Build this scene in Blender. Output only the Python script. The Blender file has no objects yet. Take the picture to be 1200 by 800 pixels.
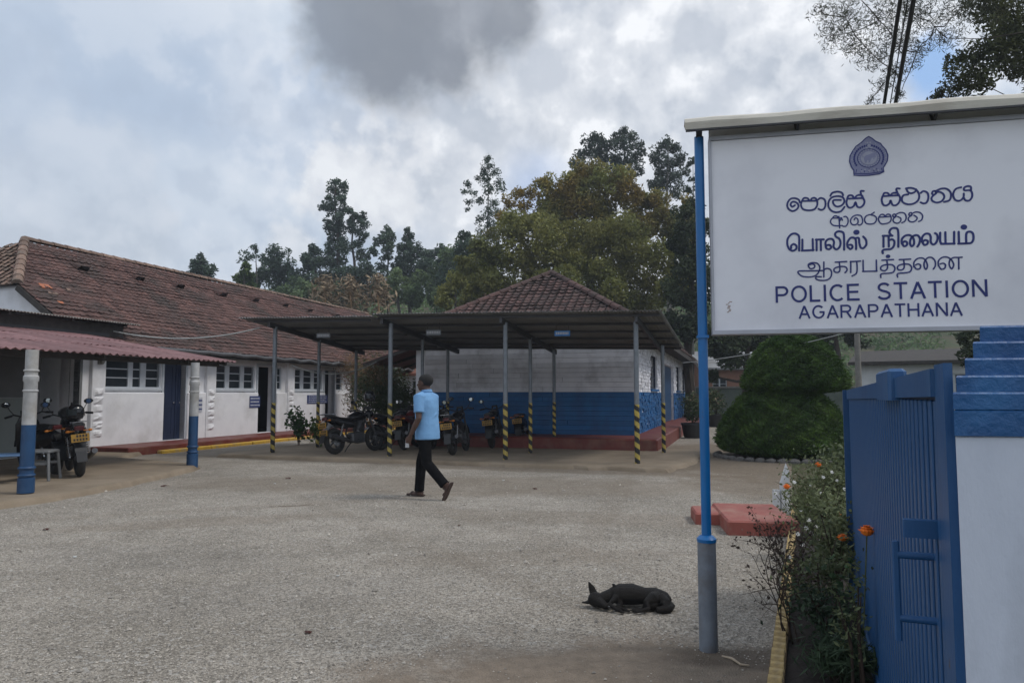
import bpy, bmesh, math, random
import numpy as np
from mathutils import Vector, Matrix

SC = bpy.context.scene
COL = SC.collection
R = math.radians

# ------------------------------------------------------------------ camera
F = 850.0                      # focal length in pixels of a 1200 px wide frame
PITCH = math.atan(62 / F)
EYE = 1.45
cam_d = bpy.data.cameras.new("camera")
cam_d.sensor_width = 36.0
cam_d.lens = 36.0 * F / 1200.0
cam_d.clip_start = 0.05
cam_d.clip_end = 2500.0
cam = bpy.data.objects.new("camera", cam_d)
COL.objects.link(cam)
cam.location = (0, 0, EYE)
cam.rotation_euler = (math.pi / 2 + PITCH, 0, 0)
SC.camera = cam

# ------------------------------------------------------------------ exposure
SC.view_settings.view_transform = 'Standard'
SC.view_settings.look = 'None'
SC.view_settings.exposure = 0.36
SC.view_settings.gamma = 1.0
SC.cycles.max_bounces = 6
SC.cycles.use_denoising = True

# ------------------------------------------------------------------ sun
SUN_EL, SUN_AZ = R(54), R(98)          # azimuth measured clockwise from +Y (ahead of the camera)
sl = bpy.data.lights.new("sun", 'SUN')
sl.energy = 1.25
sl.angle = R(14)
sl.color = (1.0, 0.95, 0.88)
so = bpy.data.objects.new("sun", sl)
COL.objects.link(so)
sd = Vector((math.sin(SUN_AZ) * math.cos(SUN_EL), math.cos(SUN_AZ) * math.cos(SUN_EL), math.sin(SUN_EL)))
so.rotation_euler = sd.to_track_quat('Z', 'Y').to_euler()
so.location = sd * 60

# ------------------------------------------------------------------ world
def ray(px, py):
    x = (px - 600) / F; y = (400 - py) / F
    return Vector((x, math.cos(PITCH) - y * math.sin(PITCH), math.sin(PITCH) + y * math.cos(PITCH)))

W = bpy.data.worlds.new("World")
SC.world = W
W.use_nodes = True
wt = W.node_tree
wt.nodes.clear()
def wn(t, **k):
    n = wt.nodes.new(t)
    for a, b in k.items(): setattr(n, a, b)
    return n
def wl(a, b): wt.links.new(a, b)
def wmath(op, a, b=None, c=None, clamp=False):
    n = wn('ShaderNodeMath', operation=op); n.use_clamp = clamp
    for i, v in enumerate((a, b, c)):
        if v is None: continue
        if hasattr(v, 'links'): wl(v, n.inputs[i])
        else: n.inputs[i].default_value = v
    return n.outputs[0]
def wramp(v, a, b):
    n = wn('ShaderNodeMapRange', interpolation_type='SMOOTHSTEP')
    wl(v, n.inputs[0]); n.inputs[1].default_value = a; n.inputs[2].default_value = b
    return n.outputs[0]
def wmix(f, a, b):
    n = wn('ShaderNodeMix', data_type='RGBA')
    if hasattr(f, 'links'): wl(f, n.inputs[0])
    else: n.inputs[0].default_value = f
    for s, v in ((6, a), (7, b)):
        if hasattr(v, 'links'): wl(v, n.inputs[s])
        else: n.inputs[s].default_value = (*v, 1)
    return n.outputs[2]
tc = wn('ShaderNodeTexCoord')
DIR = tc.outputs['Generated']
sep = wn('ShaderNodeSeparateXYZ'); wl(DIR, sep.inputs[0])
zc = wmath('MAXIMUM', wmath('ADD', sep.outputs[2], 0.22), 0.06)
cmb = wn('ShaderNodeCombineXYZ')
wl(wmath('DIVIDE', sep.outputs[0], zc), cmb.inputs[0]); wl(wmath('DIVIDE', sep.outputs[1], zc), cmb.inputs[1])
def wnoise(scale, detail, rough, dist=0.0, vec=None, off=(0, 0, 0)):
    mp = wn('ShaderNodeMapping'); mp.inputs['Location'].default_value = off
    wl(vec or cmb.outputs[0], mp.inputs[0])
    n = wn('ShaderNodeTexNoise'); n.inputs['Scale'].default_value = scale
    n.inputs['Detail'].default_value = detail; n.inputs['Roughness'].default_value = rough
    n.inputs['Distortion'].default_value = dist
    wl(mp.outputs[0], n.inputs['Vector']); return n.outputs[0]
n_big = wnoise(0.9, 6, 0.48, 0.25, off=(3.1, 1.2, 0))
n_puff = wnoise(5.5, 8, 0.54, 0.08, vec=DIR, off=(0.4, 0.2, 0.9))
n_fine = wnoise(13.0, 7, 0.55, 0.1, vec=DIR, off=(1.4, 5.2, 0.3))
n_off = wnoise(5.5, 8, 0.54, 0.08, vec=DIR, off=(0.4 - .012, 0.2 - .01, 0.9 + .045))
n_offf = wnoise(13.0, 7, 0.55, 0.1, vec=DIR, off=(1.4 - .004, 5.2, 0.3 + .018 * 2.3))
relief = wmath('ADD', wmath('MULTIPLY', wmath('SUBTRACT', n_off, n_puff), 2.6), wmath('MULTIPLY', wmath('SUBTRACT', n_offf, n_fine), 1.9))
relief = wmath('ADD', relief, 0.5, clamp=True)
def blob(px, py, r_in, r_out, wob=0.0, fine=0.0):
    """a cloud: soft disc of directions, its edge broken up by noise"""
    d = ray(px, py).normalized()
    n = wn('ShaderNodeVectorMath', operation='DISTANCE'); wl(DIR, n.inputs[0]); n.inputs[1].default_value = d
    dist = n.outputs['Value']
    dist = wmath('ADD', dist, wmath('MULTIPLY', wmath('SUBTRACT', n_puff, 0.5), wob))
    if fine: dist = wmath('ADD', dist, wmath('MULTIPLY', wmath('SUBTRACT', n_fine, 0.5), fine))
    return wmath('SUBTRACT', 1.0, wramp(dist, r_in / F, r_out / F))
sky = wn('ShaderNodeTexSky', sky_type='NISHITA')
sky.sun_disc = False; sky.sun_elevation = SUN_EL; sky.sun_rotation = SUN_AZ
STR = 0.1
def C(r, g, b):   # sRGB 0..255 -> linear, divided by the background strength
    f = lambda c: (c / 12.92 if c <= 0.04045 else ((c + 0.055) / 1.055) ** 2.4) / STR
    return (f(r / 255), f(g / 255), f(b / 255))
base = wmix(wramp(n_big, 0.38, 0.62), C(168, 183, 203), C(210, 217, 225))
base = wmix(wmath('MULTIPLY', wramp(n_puff, 0.42, 0.66), 0.6), base, C(216, 220, 226))
base = wmix(wmath('MULTIPLY', wramp(relief, 0.48, 0.9), 0.55), base, C(226, 229, 234))
base = wmix(wmath('MULTIPLY', wramp(relief, 0.5, 0.12), 0.35), base, C(150, 163, 183))
# broken bright cumulus in the middle and to the right
def add(basec, m, lo, hi, a, b, c):
    a = wmix(wramp(n_fine, 0.38, 0.62), a, C(190, 195, 203))
    col = wmix(wramp(relief, 0.10, 0.56), a, b)
    col = wmix(wramp(relief, 0.50, 0.88), col, c)
    return wmix(m, basec, col)
m = wmath('MAXIMUM', blob(690, 140, 180, 330, 0.16, .14), blob(880, 90, 110, 260, .14, .14))
base = add(base, wmath('MULTIPLY', m, 0.92), 0, 0, C(174, 181, 191), C(210, 213, 218), C(238, 239, 241))
m = blob(430, 215, 50, 80, 0.22, .16)
base = add(base, wmath('MULTIPLY', m, 0.92), 0, 0, C(186, 193, 203), C(216, 218, 222), C(228, 230, 232))
m = blob(35, 240, 70, 110, 0.26, .16)
base = add(base, wmath('MULTIPLY', m, 0.88), 0, 0, C(182, 190, 200), C(204, 209, 216), C(216, 219, 224))
m = blob(130, 290, 34, 58, 0.18, .14)
base = add(base, wmath('MULTIPLY', m, 0.85), 0, 0, C(182, 190, 200), C(204, 209, 216), C(214, 217, 222))
m = blob(345, 290, 12, 34, 0.10, .14)
base = add(base, wmath('MULTIPLY', m, 0.8), 0, 0, C(205, 210, 216), C(220, 222, 226), C(230, 231, 233))
# blue openings
m = blob(1090, 84, 6, 42, 0.12, .05)
base = wmix(m, base, C(142, 176, 220))
m = blob(625, 222, 10, 60, 0.14)
base = wmix(wmath('MULTIPLY', m, 0.6), base, C(140, 165, 205))
# the dark cloud overhead
dk = wmath('MAXIMUM', blob(465, 5, 60, 120, 0.20, .14), wmath('MULTIPLY', blob(555, -15, 40, 100, 0.18, .14), 0.95))
dk = wmath('MAXIMUM', dk, wmath('MULTIPLY', blob(500, 55, 20, 58, 0.16, .12), 0.95))
base = wmix(wmath('MULTIPLY', dk, 0.95), base, wmix(wramp(n_puff, 0.4, 0.6), C(118, 123, 131), C(146, 150, 158)))
m = wmath('MULTIPLY', blob(20, 60, 60, 330, 0.2), 0.55)
base = wmix(m, base, C(170, 184, 202))
# a thin share of the clear sky behind the clouds
mixs = wmix(0.93, sky.outputs[0], base)
low = wramp(sep.outputs[2], -0.10, 0.0)      # below the horizon: dull ground light
mixs = wmix(low, C(110, 108, 100), mixs)
bg = wn('ShaderNodeBackground'); bg.inputs['Strength'].default_value = STR
wl(mixs, bg.inputs[0])
wo = wn('ShaderNodeOutputWorld'); wl(bg.outputs[0], wo.inputs[0])

# ------------------------------------------------------------------ materials
MATS = {}
def hexc(r, g, b):
    f = lambda c: c / 12.92 if c <= 0.04045 else ((c + 0.055) / 1.055) ** 2.4
    return (f(r / 255), f(g / 255), f(b / 255))
def mat(name, c1, c2=None, scale=4.0, rough=0.8, bump=0.0, bscale=60.0, metal=0.0, rnd=0.0, rcol=None,
        stain=None, sscale=0.7, samt=0.5, spec=0.5, mid=(0.35, 0.65), sub=0.0, world=False, stretch=None, chip=None):
    """colour noise + per-face variation + large stains + fine relief"""
    m = bpy.data.materials.new(name); m.use_nodes = True
    nt = m.node_tree; b = nt.nodes['Principled BSDF']
    N = nt.nodes.new; L = nt.links.new
    b.inputs['Roughness'].default_value = rough
    b.inputs['Metallic'].default_value = metal
    b.inputs['Specular IOR Level'].default_value = spec
    if world:
        g = N('ShaderNodeNewGeometry'); vec = g.outputs['Position']
    else:
        t = N('ShaderNodeTexCoord'); vec = t.outputs['Object']
    if stretch:
        mp = N('ShaderNodeMapping'); mp.inputs['Scale'].default_value = stretch; L(vec, mp.inputs[0]); vec = mp.outputs[0]
    def noise(s, d=6):
        n = N('ShaderNodeTexNoise'); n.inputs['Scale'].default_value = s; n.inputs['Detail'].default_value = d
        n.inputs['Roughness'].default_value = 0.6
        L(vec, n.inputs['Vector']); return n.outputs[0]
    def ramp(v, a, c):
        n = N('ShaderNodeMapRange'); L(v, n.inputs[0]); n.inputs[1].default_value = a; n.inputs[2].default_value = c
        return n.outputs[0]
    def mix(f, a, c):
        n = N('ShaderNodeMix'); n.data_type = 'RGBA'
        if hasattr(f, 'links'): L(f, n.inputs[0])
        else: n.inputs[0].default_value = f
        for s, v in ((6, a), (7, c)):
            if hasattr(v, 'links'): L(v, n.inputs[s])
            else: n.inputs[s].default_value = (*v, 1)
        return n.outputs[2]
    c2 = c2 or tuple(x * 0.8 for x in c1)
    col = mix(ramp(noise(scale), *mid), c1, c2)
    if rnd:
        a = N('ShaderNodeAttribute'); a.attribute_name = 'rnd'
        if rcol is not None:
            mm = N('ShaderNodeMath'); mm.operation = 'MULTIPLY'; L(a.outputs['Fac'], mm.inputs[0]); mm.inputs[1].default_value = rnd
            col = mix(mm.outputs[0], col, rcol)
        else:
            h = N('ShaderNodeHueSaturation'); L(col, h.inputs['Color'])
            mr = N('ShaderNodeMapRange'); L(a.outputs['Fac'], mr.inputs[0]); mr.inputs[3].default_value = 1 - rnd; mr.inputs[4].default_value = 1 + rnd
            L(mr.outputs[0], h.inputs['Value']); col = h.outputs[0]
    if stain:
        mm = N('ShaderNodeMath'); mm.operation = 'MULTIPLY'
        L(ramp(noise(sscale, 8), 0.48, 0.68), mm.inputs[0]); mm.inputs[1].default_value = samt
        col = mix(mm.outputs[0], col, stain)
    if chip:
        col = mix(ramp(noise(chip[1], 4), chip[2], chip[2] + .02), col, chip[0])
    L(col, b.inputs['Base Color'])
    if bump:
        bn = N('ShaderNodeBump'); bn.inputs['Strength'].default_value = bump; bn.inputs['Distance'].default_value = 0.02
        L(noise(bscale, 5), bn.inputs['Height']); L(bn.outputs[0], b.inputs['Normal'])
    if sub:
        b.inputs['Subsurface Weight'].default_value = sub
        b.inputs['Subsurface Radius'].default_value = (0.01, 0.005, 0.003)
    MATS[name] = m
    return m
def leafmat(name, c1, c2, scale=0.6, rnd=0.35, trans=0.25, rough=0.6):
    m = mat(name, c1, c2, scale=scale, rough=rough, rnd=rnd, spec=0.25, mid=(0.4, 0.6), world=True)
    nt = m.node_tree; b = nt.nodes['Principled BSDF']
    tr = nt.nodes.new('ShaderNodeBsdfTranslucent'); mx = nt.nodes.new('ShaderNodeMixShader')
    src = b.inputs['Base Color'].links[0].from_socket
    nt.links.new(src, tr.inputs[0]); mx.inputs[0].default_value = trans
    nt.links.new(b.outputs[0], mx.inputs[1]); nt.links.new(tr.outputs[0], mx.inputs[2])
    nt.links.new(mx.outputs[0], nt.nodes['Material Output'].inputs[0])
    return m

M = MATS
mat('white_wall', (0.80, 0.80, 0.82), (0.74, 0.74, 0.77), 2.5, 0.85, 0.12, 30, stain=(0.40, 0.39, 0.37), sscale=1.1, samt=0.45)
mat('white_block', (0.78, 0.78, 0.82), (0.70, 0.70, 0.75), 3.0, 0.85, 0.35, 40, rnd=0.12, stain=(0.30, 0.29, 0.30), sscale=1.5, samt=0.5)
mat('blue_block', (0.009, 0.115, 0.31), (0.007, 0.088, 0.25), 3.0, 0.6, 0.35, 40, rnd=0.15, stain=(0.02, 0.06, 0.15), sscale=1.5, samt=0.4)
mat('dado_green', (0.28, 0.31, 0.30), (0.23, 0.26, 0.25), 2.0, 0.7, 0.05)
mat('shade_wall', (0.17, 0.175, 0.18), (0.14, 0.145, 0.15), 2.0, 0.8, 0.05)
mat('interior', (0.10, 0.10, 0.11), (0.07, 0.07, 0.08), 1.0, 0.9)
mat('navy_paint', (0.012, 0.022, 0.06), (0.009, 0.017, 0.045), 3, 0.5, 0.05)
mat('blue_paint', (0.010, 0.058, 0.15), (0.008, 0.044, 0.12), 5, 0.45, 0.12, 50, stain=(0.03, 0.08, 0.17), sscale=4, samt=0.5)
mat('pole_blue', (0.006, 0.155, 0.43), (0.006, 0.125, 0.36), 5, 0.35, 0.06, 60, stain=(0.03, 0.10, 0.25), sscale=6, samt=0.4, stretch=(1, 1, 0.3), chip=((.10, .07, .05), 40, .69))
mat('gate_blue', (0.017, 0.088, 0.235), (0.012, 0.070, 0.19), 6, 0.42, 0.10, 70, stain=(0.05, 0.13, 0.27), sscale=5, samt=0.5, stretch=(1, 1, 0.3), chip=((.07, .045, .03), 34, .70))
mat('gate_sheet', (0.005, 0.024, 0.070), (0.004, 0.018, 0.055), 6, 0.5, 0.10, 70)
mat('cap_blue', (0.010, 0.085, 0.25), (0.007, 0.06, 0.19), 9, 0.5, 0.35, 40, stain=(0.03, 0.15, 0.36), sscale=6, samt=0.5)
mat('pillar_white', (0.60, 0.64, 0.74), (0.54, 0.58, 0.68), 6, 0.8, 0.10, 90, stain=(0.38, 0.40, 0.45), sscale=3.0, samt=0.6, stretch=(1, 1, 0.4), chip=((.33, .34, .36), 22, .72))
mat('col_white', (0.46, 0.46, 0.46), (0.36, 0.36, 0.36), 8, 0.7, 0.1, stain=(0.28, 0.25, 0.2), sscale=5, samt=0.6)
mat('red_floor', (0.16, 0.030, 0.022), (0.12, 0.022, 0.018), 4, 0.55, 0.12, 40, stain=(0.20, 0.12, 0.08), sscale=2.5, samt=0.5)
mat('red_step', (0.30, 0.080, 0.060), (0.25, 0.068, 0.052), 6, 0.6, 0.1, 50, stain=(0.34, 0.20, 0.15), sscale=4, samt=0.6, chip=((.22, .19, .16), 26, .66))
mat('yellow_kerb', (0.62, 0.38, 0.04), (0.50, 0.29, 0.04), 10, 0.7, 0.3, 60, stain=(0.35, 0.28, 0.18), sscale=5, samt=0.7)
mat('garden_kerb', (0.60, 0.43, 0.17), (0.46, 0.34, 0.18), 14, 0.8, 0.5, 70, stain=(0.30, 0.22, 0.13), sscale=9, samt=0.8)
mat('kerb_dirt_shade', (0.20, 0.13, 0.065), (0.13, 0.09, 0.05), 12, 0.9, 0.4, 50)
mat('concrete_slab', (0.27, 0.215, 0.155), (0.21, 0.165, 0.115), 1.6, 0.9, 0.3, 45, stain=(0.14, 0.105, 0.07), sscale=0.9, samt=0.7)
mat('stripe_black', (0.016, 0.016, 0.018), None, 8, 0.6)
mat('stripe_yellow', (0.50, 0.38, 0.07), (0.40, 0.30, 0.06), 8, 0.6, stain=(0.25, 0.2, 0.1), sscale=9, samt=0.4, chip=((.12, .11, .10), 45, .62))
mat('post_grey', (0.20, 0.22, 0.25), (0.15, 0.17, 0.19), 8, 0.5, 0.08, metal=0.2)
mat('sleeve_grey', (0.20, 0.23, 0.27), (0.15, 0.17, 0.20), 9, 0.55, 0.2, 60, metal=0.15, stain=(0.13, 0.10, 0.08), sscale=6, samt=0.5)
mat('steel_dark', (0.05, 0.05, 0.055), None, 8, 0.6)
mat('roof_sheet', (0.26, 0.265, 0.275), (0.20, 0.205, 0.21), 1.5, 0.75, 0.05, stain=(0.09, 0.08, 0.07), sscale=1.2, samt=0.5)
mat('tin_edge', (0.30, 0.29, 0.26), (0.20, 0.18, 0.16), 5, 0.7, 0.1, stain=(0.12, 0.09, 0.07), sscale=4, samt=0.6)
mat('canopy_sheet', (0.235, 0.125, 0.125), (0.18, 0.095, 0.095), 6, 0.75, 0.1, rnd=0.15, stain=(0.11, 0.05, 0.05), sscale=3, samt=0.5)
mat('tile', (0.128, 0.066, 0.055), (0.092, 0.050, 0.043), 5, 0.9, 0.35, 60, rnd=0.30, stain=(0.045, 0.038, 0.033), sscale=0.9, samt=0.8)
mat('tile_pale', (0.24, 0.16, 0.12), (0.17, 0.11, 0.085), 8, 0.9, 0.3, 60, rnd=0.3, stain=(0.09, 0.085, 0.07), sscale=3, samt=0.6)
mat('tile_red', (0.22, 0.085, 0.055), (0.15, 0.065, 0.045), 6, 0.9, 0.3, 60, rnd=0.42, stain=(0.08, 0.055, 0.04), sscale=1.2, samt=0.6)
mat('tile_dark', (0.090, 0.048, 0.042), (0.062, 0.036, 0.033), 5, 0.9, 0.35, 60, rnd=0.45, stain=(0.05, 0.042, 0.036), sscale=1.1, samt=0.6)
mat('orange_tile', (0.45, 0.15, 0.07), (0.36, 0.13, 0.07), 8, 0.9)
mat('timber', (0.055, 0.048, 0.042), (0.035, 0.03, 0.028), 8, 0.85, 0.1)
mat('gutter', (0.10, 0.10, 0.105), None, 5, 0.6)
mat('frame_white', (0.50, 0.53, 0.57), (0.42, 0.45, 0.49), 6, 0.55, 0.05)
mat('glass', (0.016, 0.022, 0.028), (0.03, 0.036, 0.042), 1.2, 0.12, spec=0.35)
mat('notice_blue', (0.05, 0.07, 0.20), None, 6, 0.5)
mat('notice_white', (0.55, 0.57, 0.62), None, 6, 0.5)
mat('notice_bright', (0.03, 0.22, 0.62), None, 6, 0.5)
mat('board_face', (0.82, 0.82, 0.87), (0.79, 0.79, 0.84), 1.4, 0.45, stain=(0.46, 0.46, 0.52), sscale=1.3, samt=0.4)
mat('board_rim', (0.44, 0.45, 0.50), (0.36, 0.37, 0.41), 4, 0.5, metal=0.2)
mat('hood', (0.66, 0.62, 0.54), (0.56, 0.53, 0.46), 5, 0.7, 0.15, 40, stain=(0.38, 0.32, 0.26), sscale=5, samt=0.5, stretch=(0.5, 2, 2))
mat('letter_navy', (0.012, 0.024, 0.175), None, 4, 0.5)
mat('emblem_pale', (0.36, 0.37, 0.48), None, 4, 0.5)
mat('emblem_mid', (0.24, 0.25, 0.40), None, 4, 0.5)
mat('scratch', (0.30, 0.17, 0.12), None, 4, 0.8)
mat('black_plastic', (0.012, 0.012, 0.013), None, 8, 0.45, 0.05)
mat('black_paint', (0.008, 0.008, 0.010), None, 8, 0.25)
mat('red_paint', (0.10, 0.010, 0.010), None, 8, 0.3)
mat('rubber', (0.012, 0.012, 0.012), (0.03, 0.027, 0.024), 9, 0.9, 0.3, 90)
mat('chrome', (0.45, 0.46, 0.48), None, 8, 0.25, metal=0.9)
mat('engine', (0.09, 0.09, 0.095), None, 12, 0.45, 0.2, metal=0.6)
mat('plate_yellow', (0.36, 0.20, 0.03), None, 8, 0.5)
mat('tail_red', (0.08, 0.01, 0.01), None, 8, 0.3)
mat('amber', (0.5, 0.16, 0.01), None, 8, 0.3)
mat('mirror_glass', (0.75, 0.80, 0.85), None, 8, 0.05, metal=1.0)
mat('helmet_black', (0.01, 0.01, 0.012), None, 8, 0.12)
mat('visor', (0.02, 0.025, 0.03), None, 8, 0.05)
mat('skin', (0.085, 0.042, 0.028), (0.070, 0.034, 0.022), 20, 0.55, 0.05, sub=0.03)
mat('hair', (0.008, 0.007, 0.007), None, 60, 0.8, 0.6, 200)
mat('shirt', (0.17, 0.36, 0.62), (0.145, 0.31, 0.55), 9, 0.85, 0.55, 18)
mat('trousers', (0.004, 0.004, 0.0045), (0.007, 0.007, 0.008), 12, 0.9, spec=0.12, bump=0.35, bscale=22)
mat('sandal', (0.045, 0.022, 0.015), None, 20, 0.7)
mat('phone', (0.5, 0.5, 0.52), None, 20, 0.3)
mat('eye_white', (0.5, 0.48, 0.45), None, 20, 0.3)
mat('dog_fur', (0.010, 0.009, 0.0085), (0.020, 0.017, 0.015), 14, 0.55, 0.9, 170, stretch=(.5, 3, 3), stain=(0.050, 0.042, 0.034), sscale=9, samt=0.18, spec=0.28)
mat('dog_nose', (0.05, 0.05, 0.05), None, 14, 0.35)
mat('pale_tag', (0.5, 0.5, 0.48), None, 14, 0.6)
mat('bark', (0.075, 0.060, 0.048), (0.045, 0.036, 0.03), 6, 0.95, 0.6, 20, stretch=(1, 1, 0.25))
mat('bark_pale', (0.20, 0.19, 0.17), (0.11, 0.10, 0.09), 3, 0.9, 0.4, 20, stretch=(1, 1, 0.25))
mat('dry_stem', (0.30, 0.20, 0.11), (0.20, 0.13, 0.075), 5, 0.9, rnd=0.3)
mat('dry_leaf', (0.30, 0.23, 0.15), (0.20, 0.15, 0.10), 3, 0.9, rnd=0.3, world=True)
mat('dead_leaf', (0.07, 0.018, 0.012), (0.05, 0.015, 0.01), 9, 0.8)
mat('twig', (0.06, 0.038, 0.028), (0.04, 0.028, 0.02), 9, 0.9)
mat('pale_twig', (0.42, 0.34, 0.25), None, 9, 0.9)
mat('marigold', (0.85, 0.21, 0.012), (0.75, 0.15, 0.01), 30, 0.7)
mat('petal_white', (0.62, 0.62, 0.60), None, 30, 0.7)
mat('soil', (0.030, 0.022, 0.017), (0.018, 0.014, 0.012), 6, 1.0, 0.8, 30, world=True)
mat('pot_black', (0.022, 0.022, 0.022), None, 6, 0.6, 0.1)
mat('stone_grey', (0.16, 0.15, 0.14), (0.10, 0.095, 0.09), 6, 0.9, 0.5, 30)
mat('bench_grey', (0.22, 0.21, 0.19), (0.16, 0.15, 0.14), 6, 0.9, 0.3, 30)
mat('cable_white', (0.42, 0.43, 0.42), None, 6, 0.6)
mat('cable_black', (0.015, 0.015, 0.016), None, 6, 0.6)
mat('chair_blue', (0.08, 0.16, 0.30), None, 6, 0.5)
mat('stool_white', (0.16, 0.165, 0.17), None, 6, 0.5)
mat('boundary', (0.12, 0.14, 0.12), (0.08, 0.10, 0.08), 1.5, 0.9, 0.2)
mat('far_white', (0.62, 0.64, 0.66), (0.52, 0.54, 0.55), 2, 0.8)
mat('far_orange', (0.30, 0.15, 0.10), None, 2, 0.8)
leafmat('leaf_euc', (0.085, 0.112, 0.076), (0.052, 0.076, 0.056), 0.5)
leafmat('leaf_slope', (0.15, 0.20, 0.085), (0.09, 0.135, 0.065), 0.3)
leafmat('leaf_far', (0.092, 0.132, 0.084), (0.056, 0.090, 0.064), 0.3)
leafmat('leaf_dark', (0.060, 0.078, 0.034), (0.034, 0.050, 0.024), 0.4)
leafmat('leaf_olive', (0.25, 0.24, 0.065), (0.155, 0.17, 0.050), 0.35)
leafmat('leaf_autumn', (0.27, 0.195, 0.050), (0.185, 0.20, 0.060), 0.45)
leafmat('leaf_lime', (0.085, 0.13, 0.030), (0.05, 0.085, 0.022), 0.5)
leafmat('leaf_near', (0.085, 0.092, 0.036), (0.05, 0.06, 0.026), 1.5)
leafmat('leaf_needle', (0.060, 0.066, 0.040), (0.040, 0.046, 0.030), 1.5)
leafmat('leaf_cypress', (0.075, 0.130, 0.024), (0.036, 0.075, 0.016), 1.6)
leafmat('leaf_hill', (0.13, 0.20, 0.065), (0.08, 0.14, 0.05), 0.15)
leafmat('leaf_garden', (0.16, 0.185, 0.090), (0.085, 0.105, 0.050), 2.5)
leafmat('leaf_grassy', (0.065, 0.10, 0.055), (0.042, 0.068, 0.04), 2.5)
leafmat('leaf_bush', (0.080, 0.105, 0.048), (0.046, 0.066, 0.030), 1.2)
leafmat('leaf_plume', (0.22, 0.135, 0.07), (0.14, 0.085, 0.045), 1.2)
leafmat('leaf_broad', (0.045, 0.095, 0.030), (0.03, 0.06, 0.02), 3)

# gravel yard and the wide ground share one world-space recipe
def ground_mat(name, patches, c_a, c_b, grain=True):
    m = bpy.data.materials.new(name); m.use_nodes = True
    nt = m.node_tree; b = nt.nodes['Principled BSDF']; N = nt.nodes.new; L = nt.links.new
    b.inputs['Roughness'].default_value = 0.95; b.inputs['Specular IOR Level'].default_value = 0.2
    g = N('ShaderNodeNewGeometry'); vec = g.outputs['Position']
    def noise(s, d=6, r=0.6):
        n = N('ShaderNodeTexNoise'); n.inputs['Scale'].default_value = s; n.inputs['Detail'].default_value = d
        n.inputs['Roughness'].default_value = r; L(vec, n.inputs['Vector']); return n.outputs[0]
    def ramp(v, a, c, lo=0.0, hi=1.0):
        n = N('ShaderNodeMapRange'); L(v, n.inputs[0]); n.inputs[1].default_value = a; n.inputs[2].default_value = c
        n.inputs[3].default_value = lo; n.inputs[4].default_value = hi; return n.outputs[0]
    def math_(op, a, c):
        n = N('ShaderNodeMath'); n.operation = op
        for i, v in enumerate((a, c)):
            if hasattr(v, 'links'): L(v, n.inputs[i])
            else: n.inputs[i].default_value = v
        return n.outputs[0]
    def mix(f, a, c):
        n = N('ShaderNodeMix'); n.data_type = 'RGBA'
        if hasattr(f, 'links'): L(f, n.inputs[0])
        else: n.inputs[0].default_value = f
        for s, v in ((6, a), (7, c)):
            if hasattr(v, 'links'): L(v, n.inputs[s])
            else: n.inputs[s].default_value = (*v, 1)
        return n.outputs[2]
    col = mix(ramp(noise(0.55, 8), 0.40, 0.60), c_a, c_b)
    if grain: col = mix(ramp(noise(2.6, 9, 0.7), 0.46, 0.62, 0, .35), col, tuple(v * .62 for v in c_b))
    hgt = noise(90, 4)
    if grain:
        vo = N('ShaderNodeTexVoronoi'); vo.inputs['Scale'].default_value = 95.0; L(vec, vo.inputs['Vector'])
        sp = N('ShaderNodeSeparateColor'); L(vo.outputs['Color'], sp.inputs[0])
        v2 = ramp(sp.outputs[0], 0, 1, 0.58, 1.42)
        h = N('ShaderNodeHueSaturation'); L(col, h.inputs['Color']); L(v2, h.inputs['Value']); col = h.outputs[0]
        vo3 = N('ShaderNodeTexVoronoi'); vo3.inputs['Scale'].default_value = 48.0; L(vec, vo3.inputs['Vector'])
        sp3 = N('ShaderNodeSeparateColor'); L(vo3.outputs['Color'], sp3.inputs[0])
        col = mix(ramp(sp3.outputs[1], 0.88, 0.92, 0, 0.45), col, (0.52, 0.50, 0.47))
        col = mix(ramp(sp3.outputs[2], 0.88, 0.92, 0, 0.40), col, (0.10, 0.085, 0.07))
        hgt = math_('ADD', vo.outputs['Distance'], hgt)
    for (x, y, rx, ry, rot, amt, pc) in patches:
        mp = N('ShaderNodeMapping'); mp.vector_type = 'TEXTURE'
        mp.inputs['Location'].default_value = (x, y, 0); mp.inputs['Rotation'].default_value = (0, 0, rot)
        mp.inputs['Scale'].default_value = (rx, ry, 1000)
        L(vec, mp.inputs[0])
        ln = N('ShaderNodeVectorMath'); ln.operation = 'LENGTH'; L(mp.outputs[0], ln.inputs[0])
        d = math_('ADD', ln.outputs['Value'], math_('MULTIPLY', math_('SUBTRACT', noise(2.2 / max(rx, ry) ** 0.5, 9, 0.7), 0.5), 1.3))
        f = ramp(d, 0.75, 1.1, amt, 0.0)
        pcol = mix(ramp(noise(9, 8), 0.35, 0.65), pc, tuple(v * 0.72 for v in pc))
        col = mix(f, col, pcol)
    L(col, b.inputs['Base Color'])
    bn = N('ShaderNodeBump'); bn.inputs['Strength'].default_value = 0.7; bn.inputs['Distance'].default_value = 0.012
    L(hgt, bn.inputs['Height']); L(bn.outputs[0], b.inputs['Normal'])
    MATS[name] = m
TAN = (0.21, 0.165, 0.12)
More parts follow.
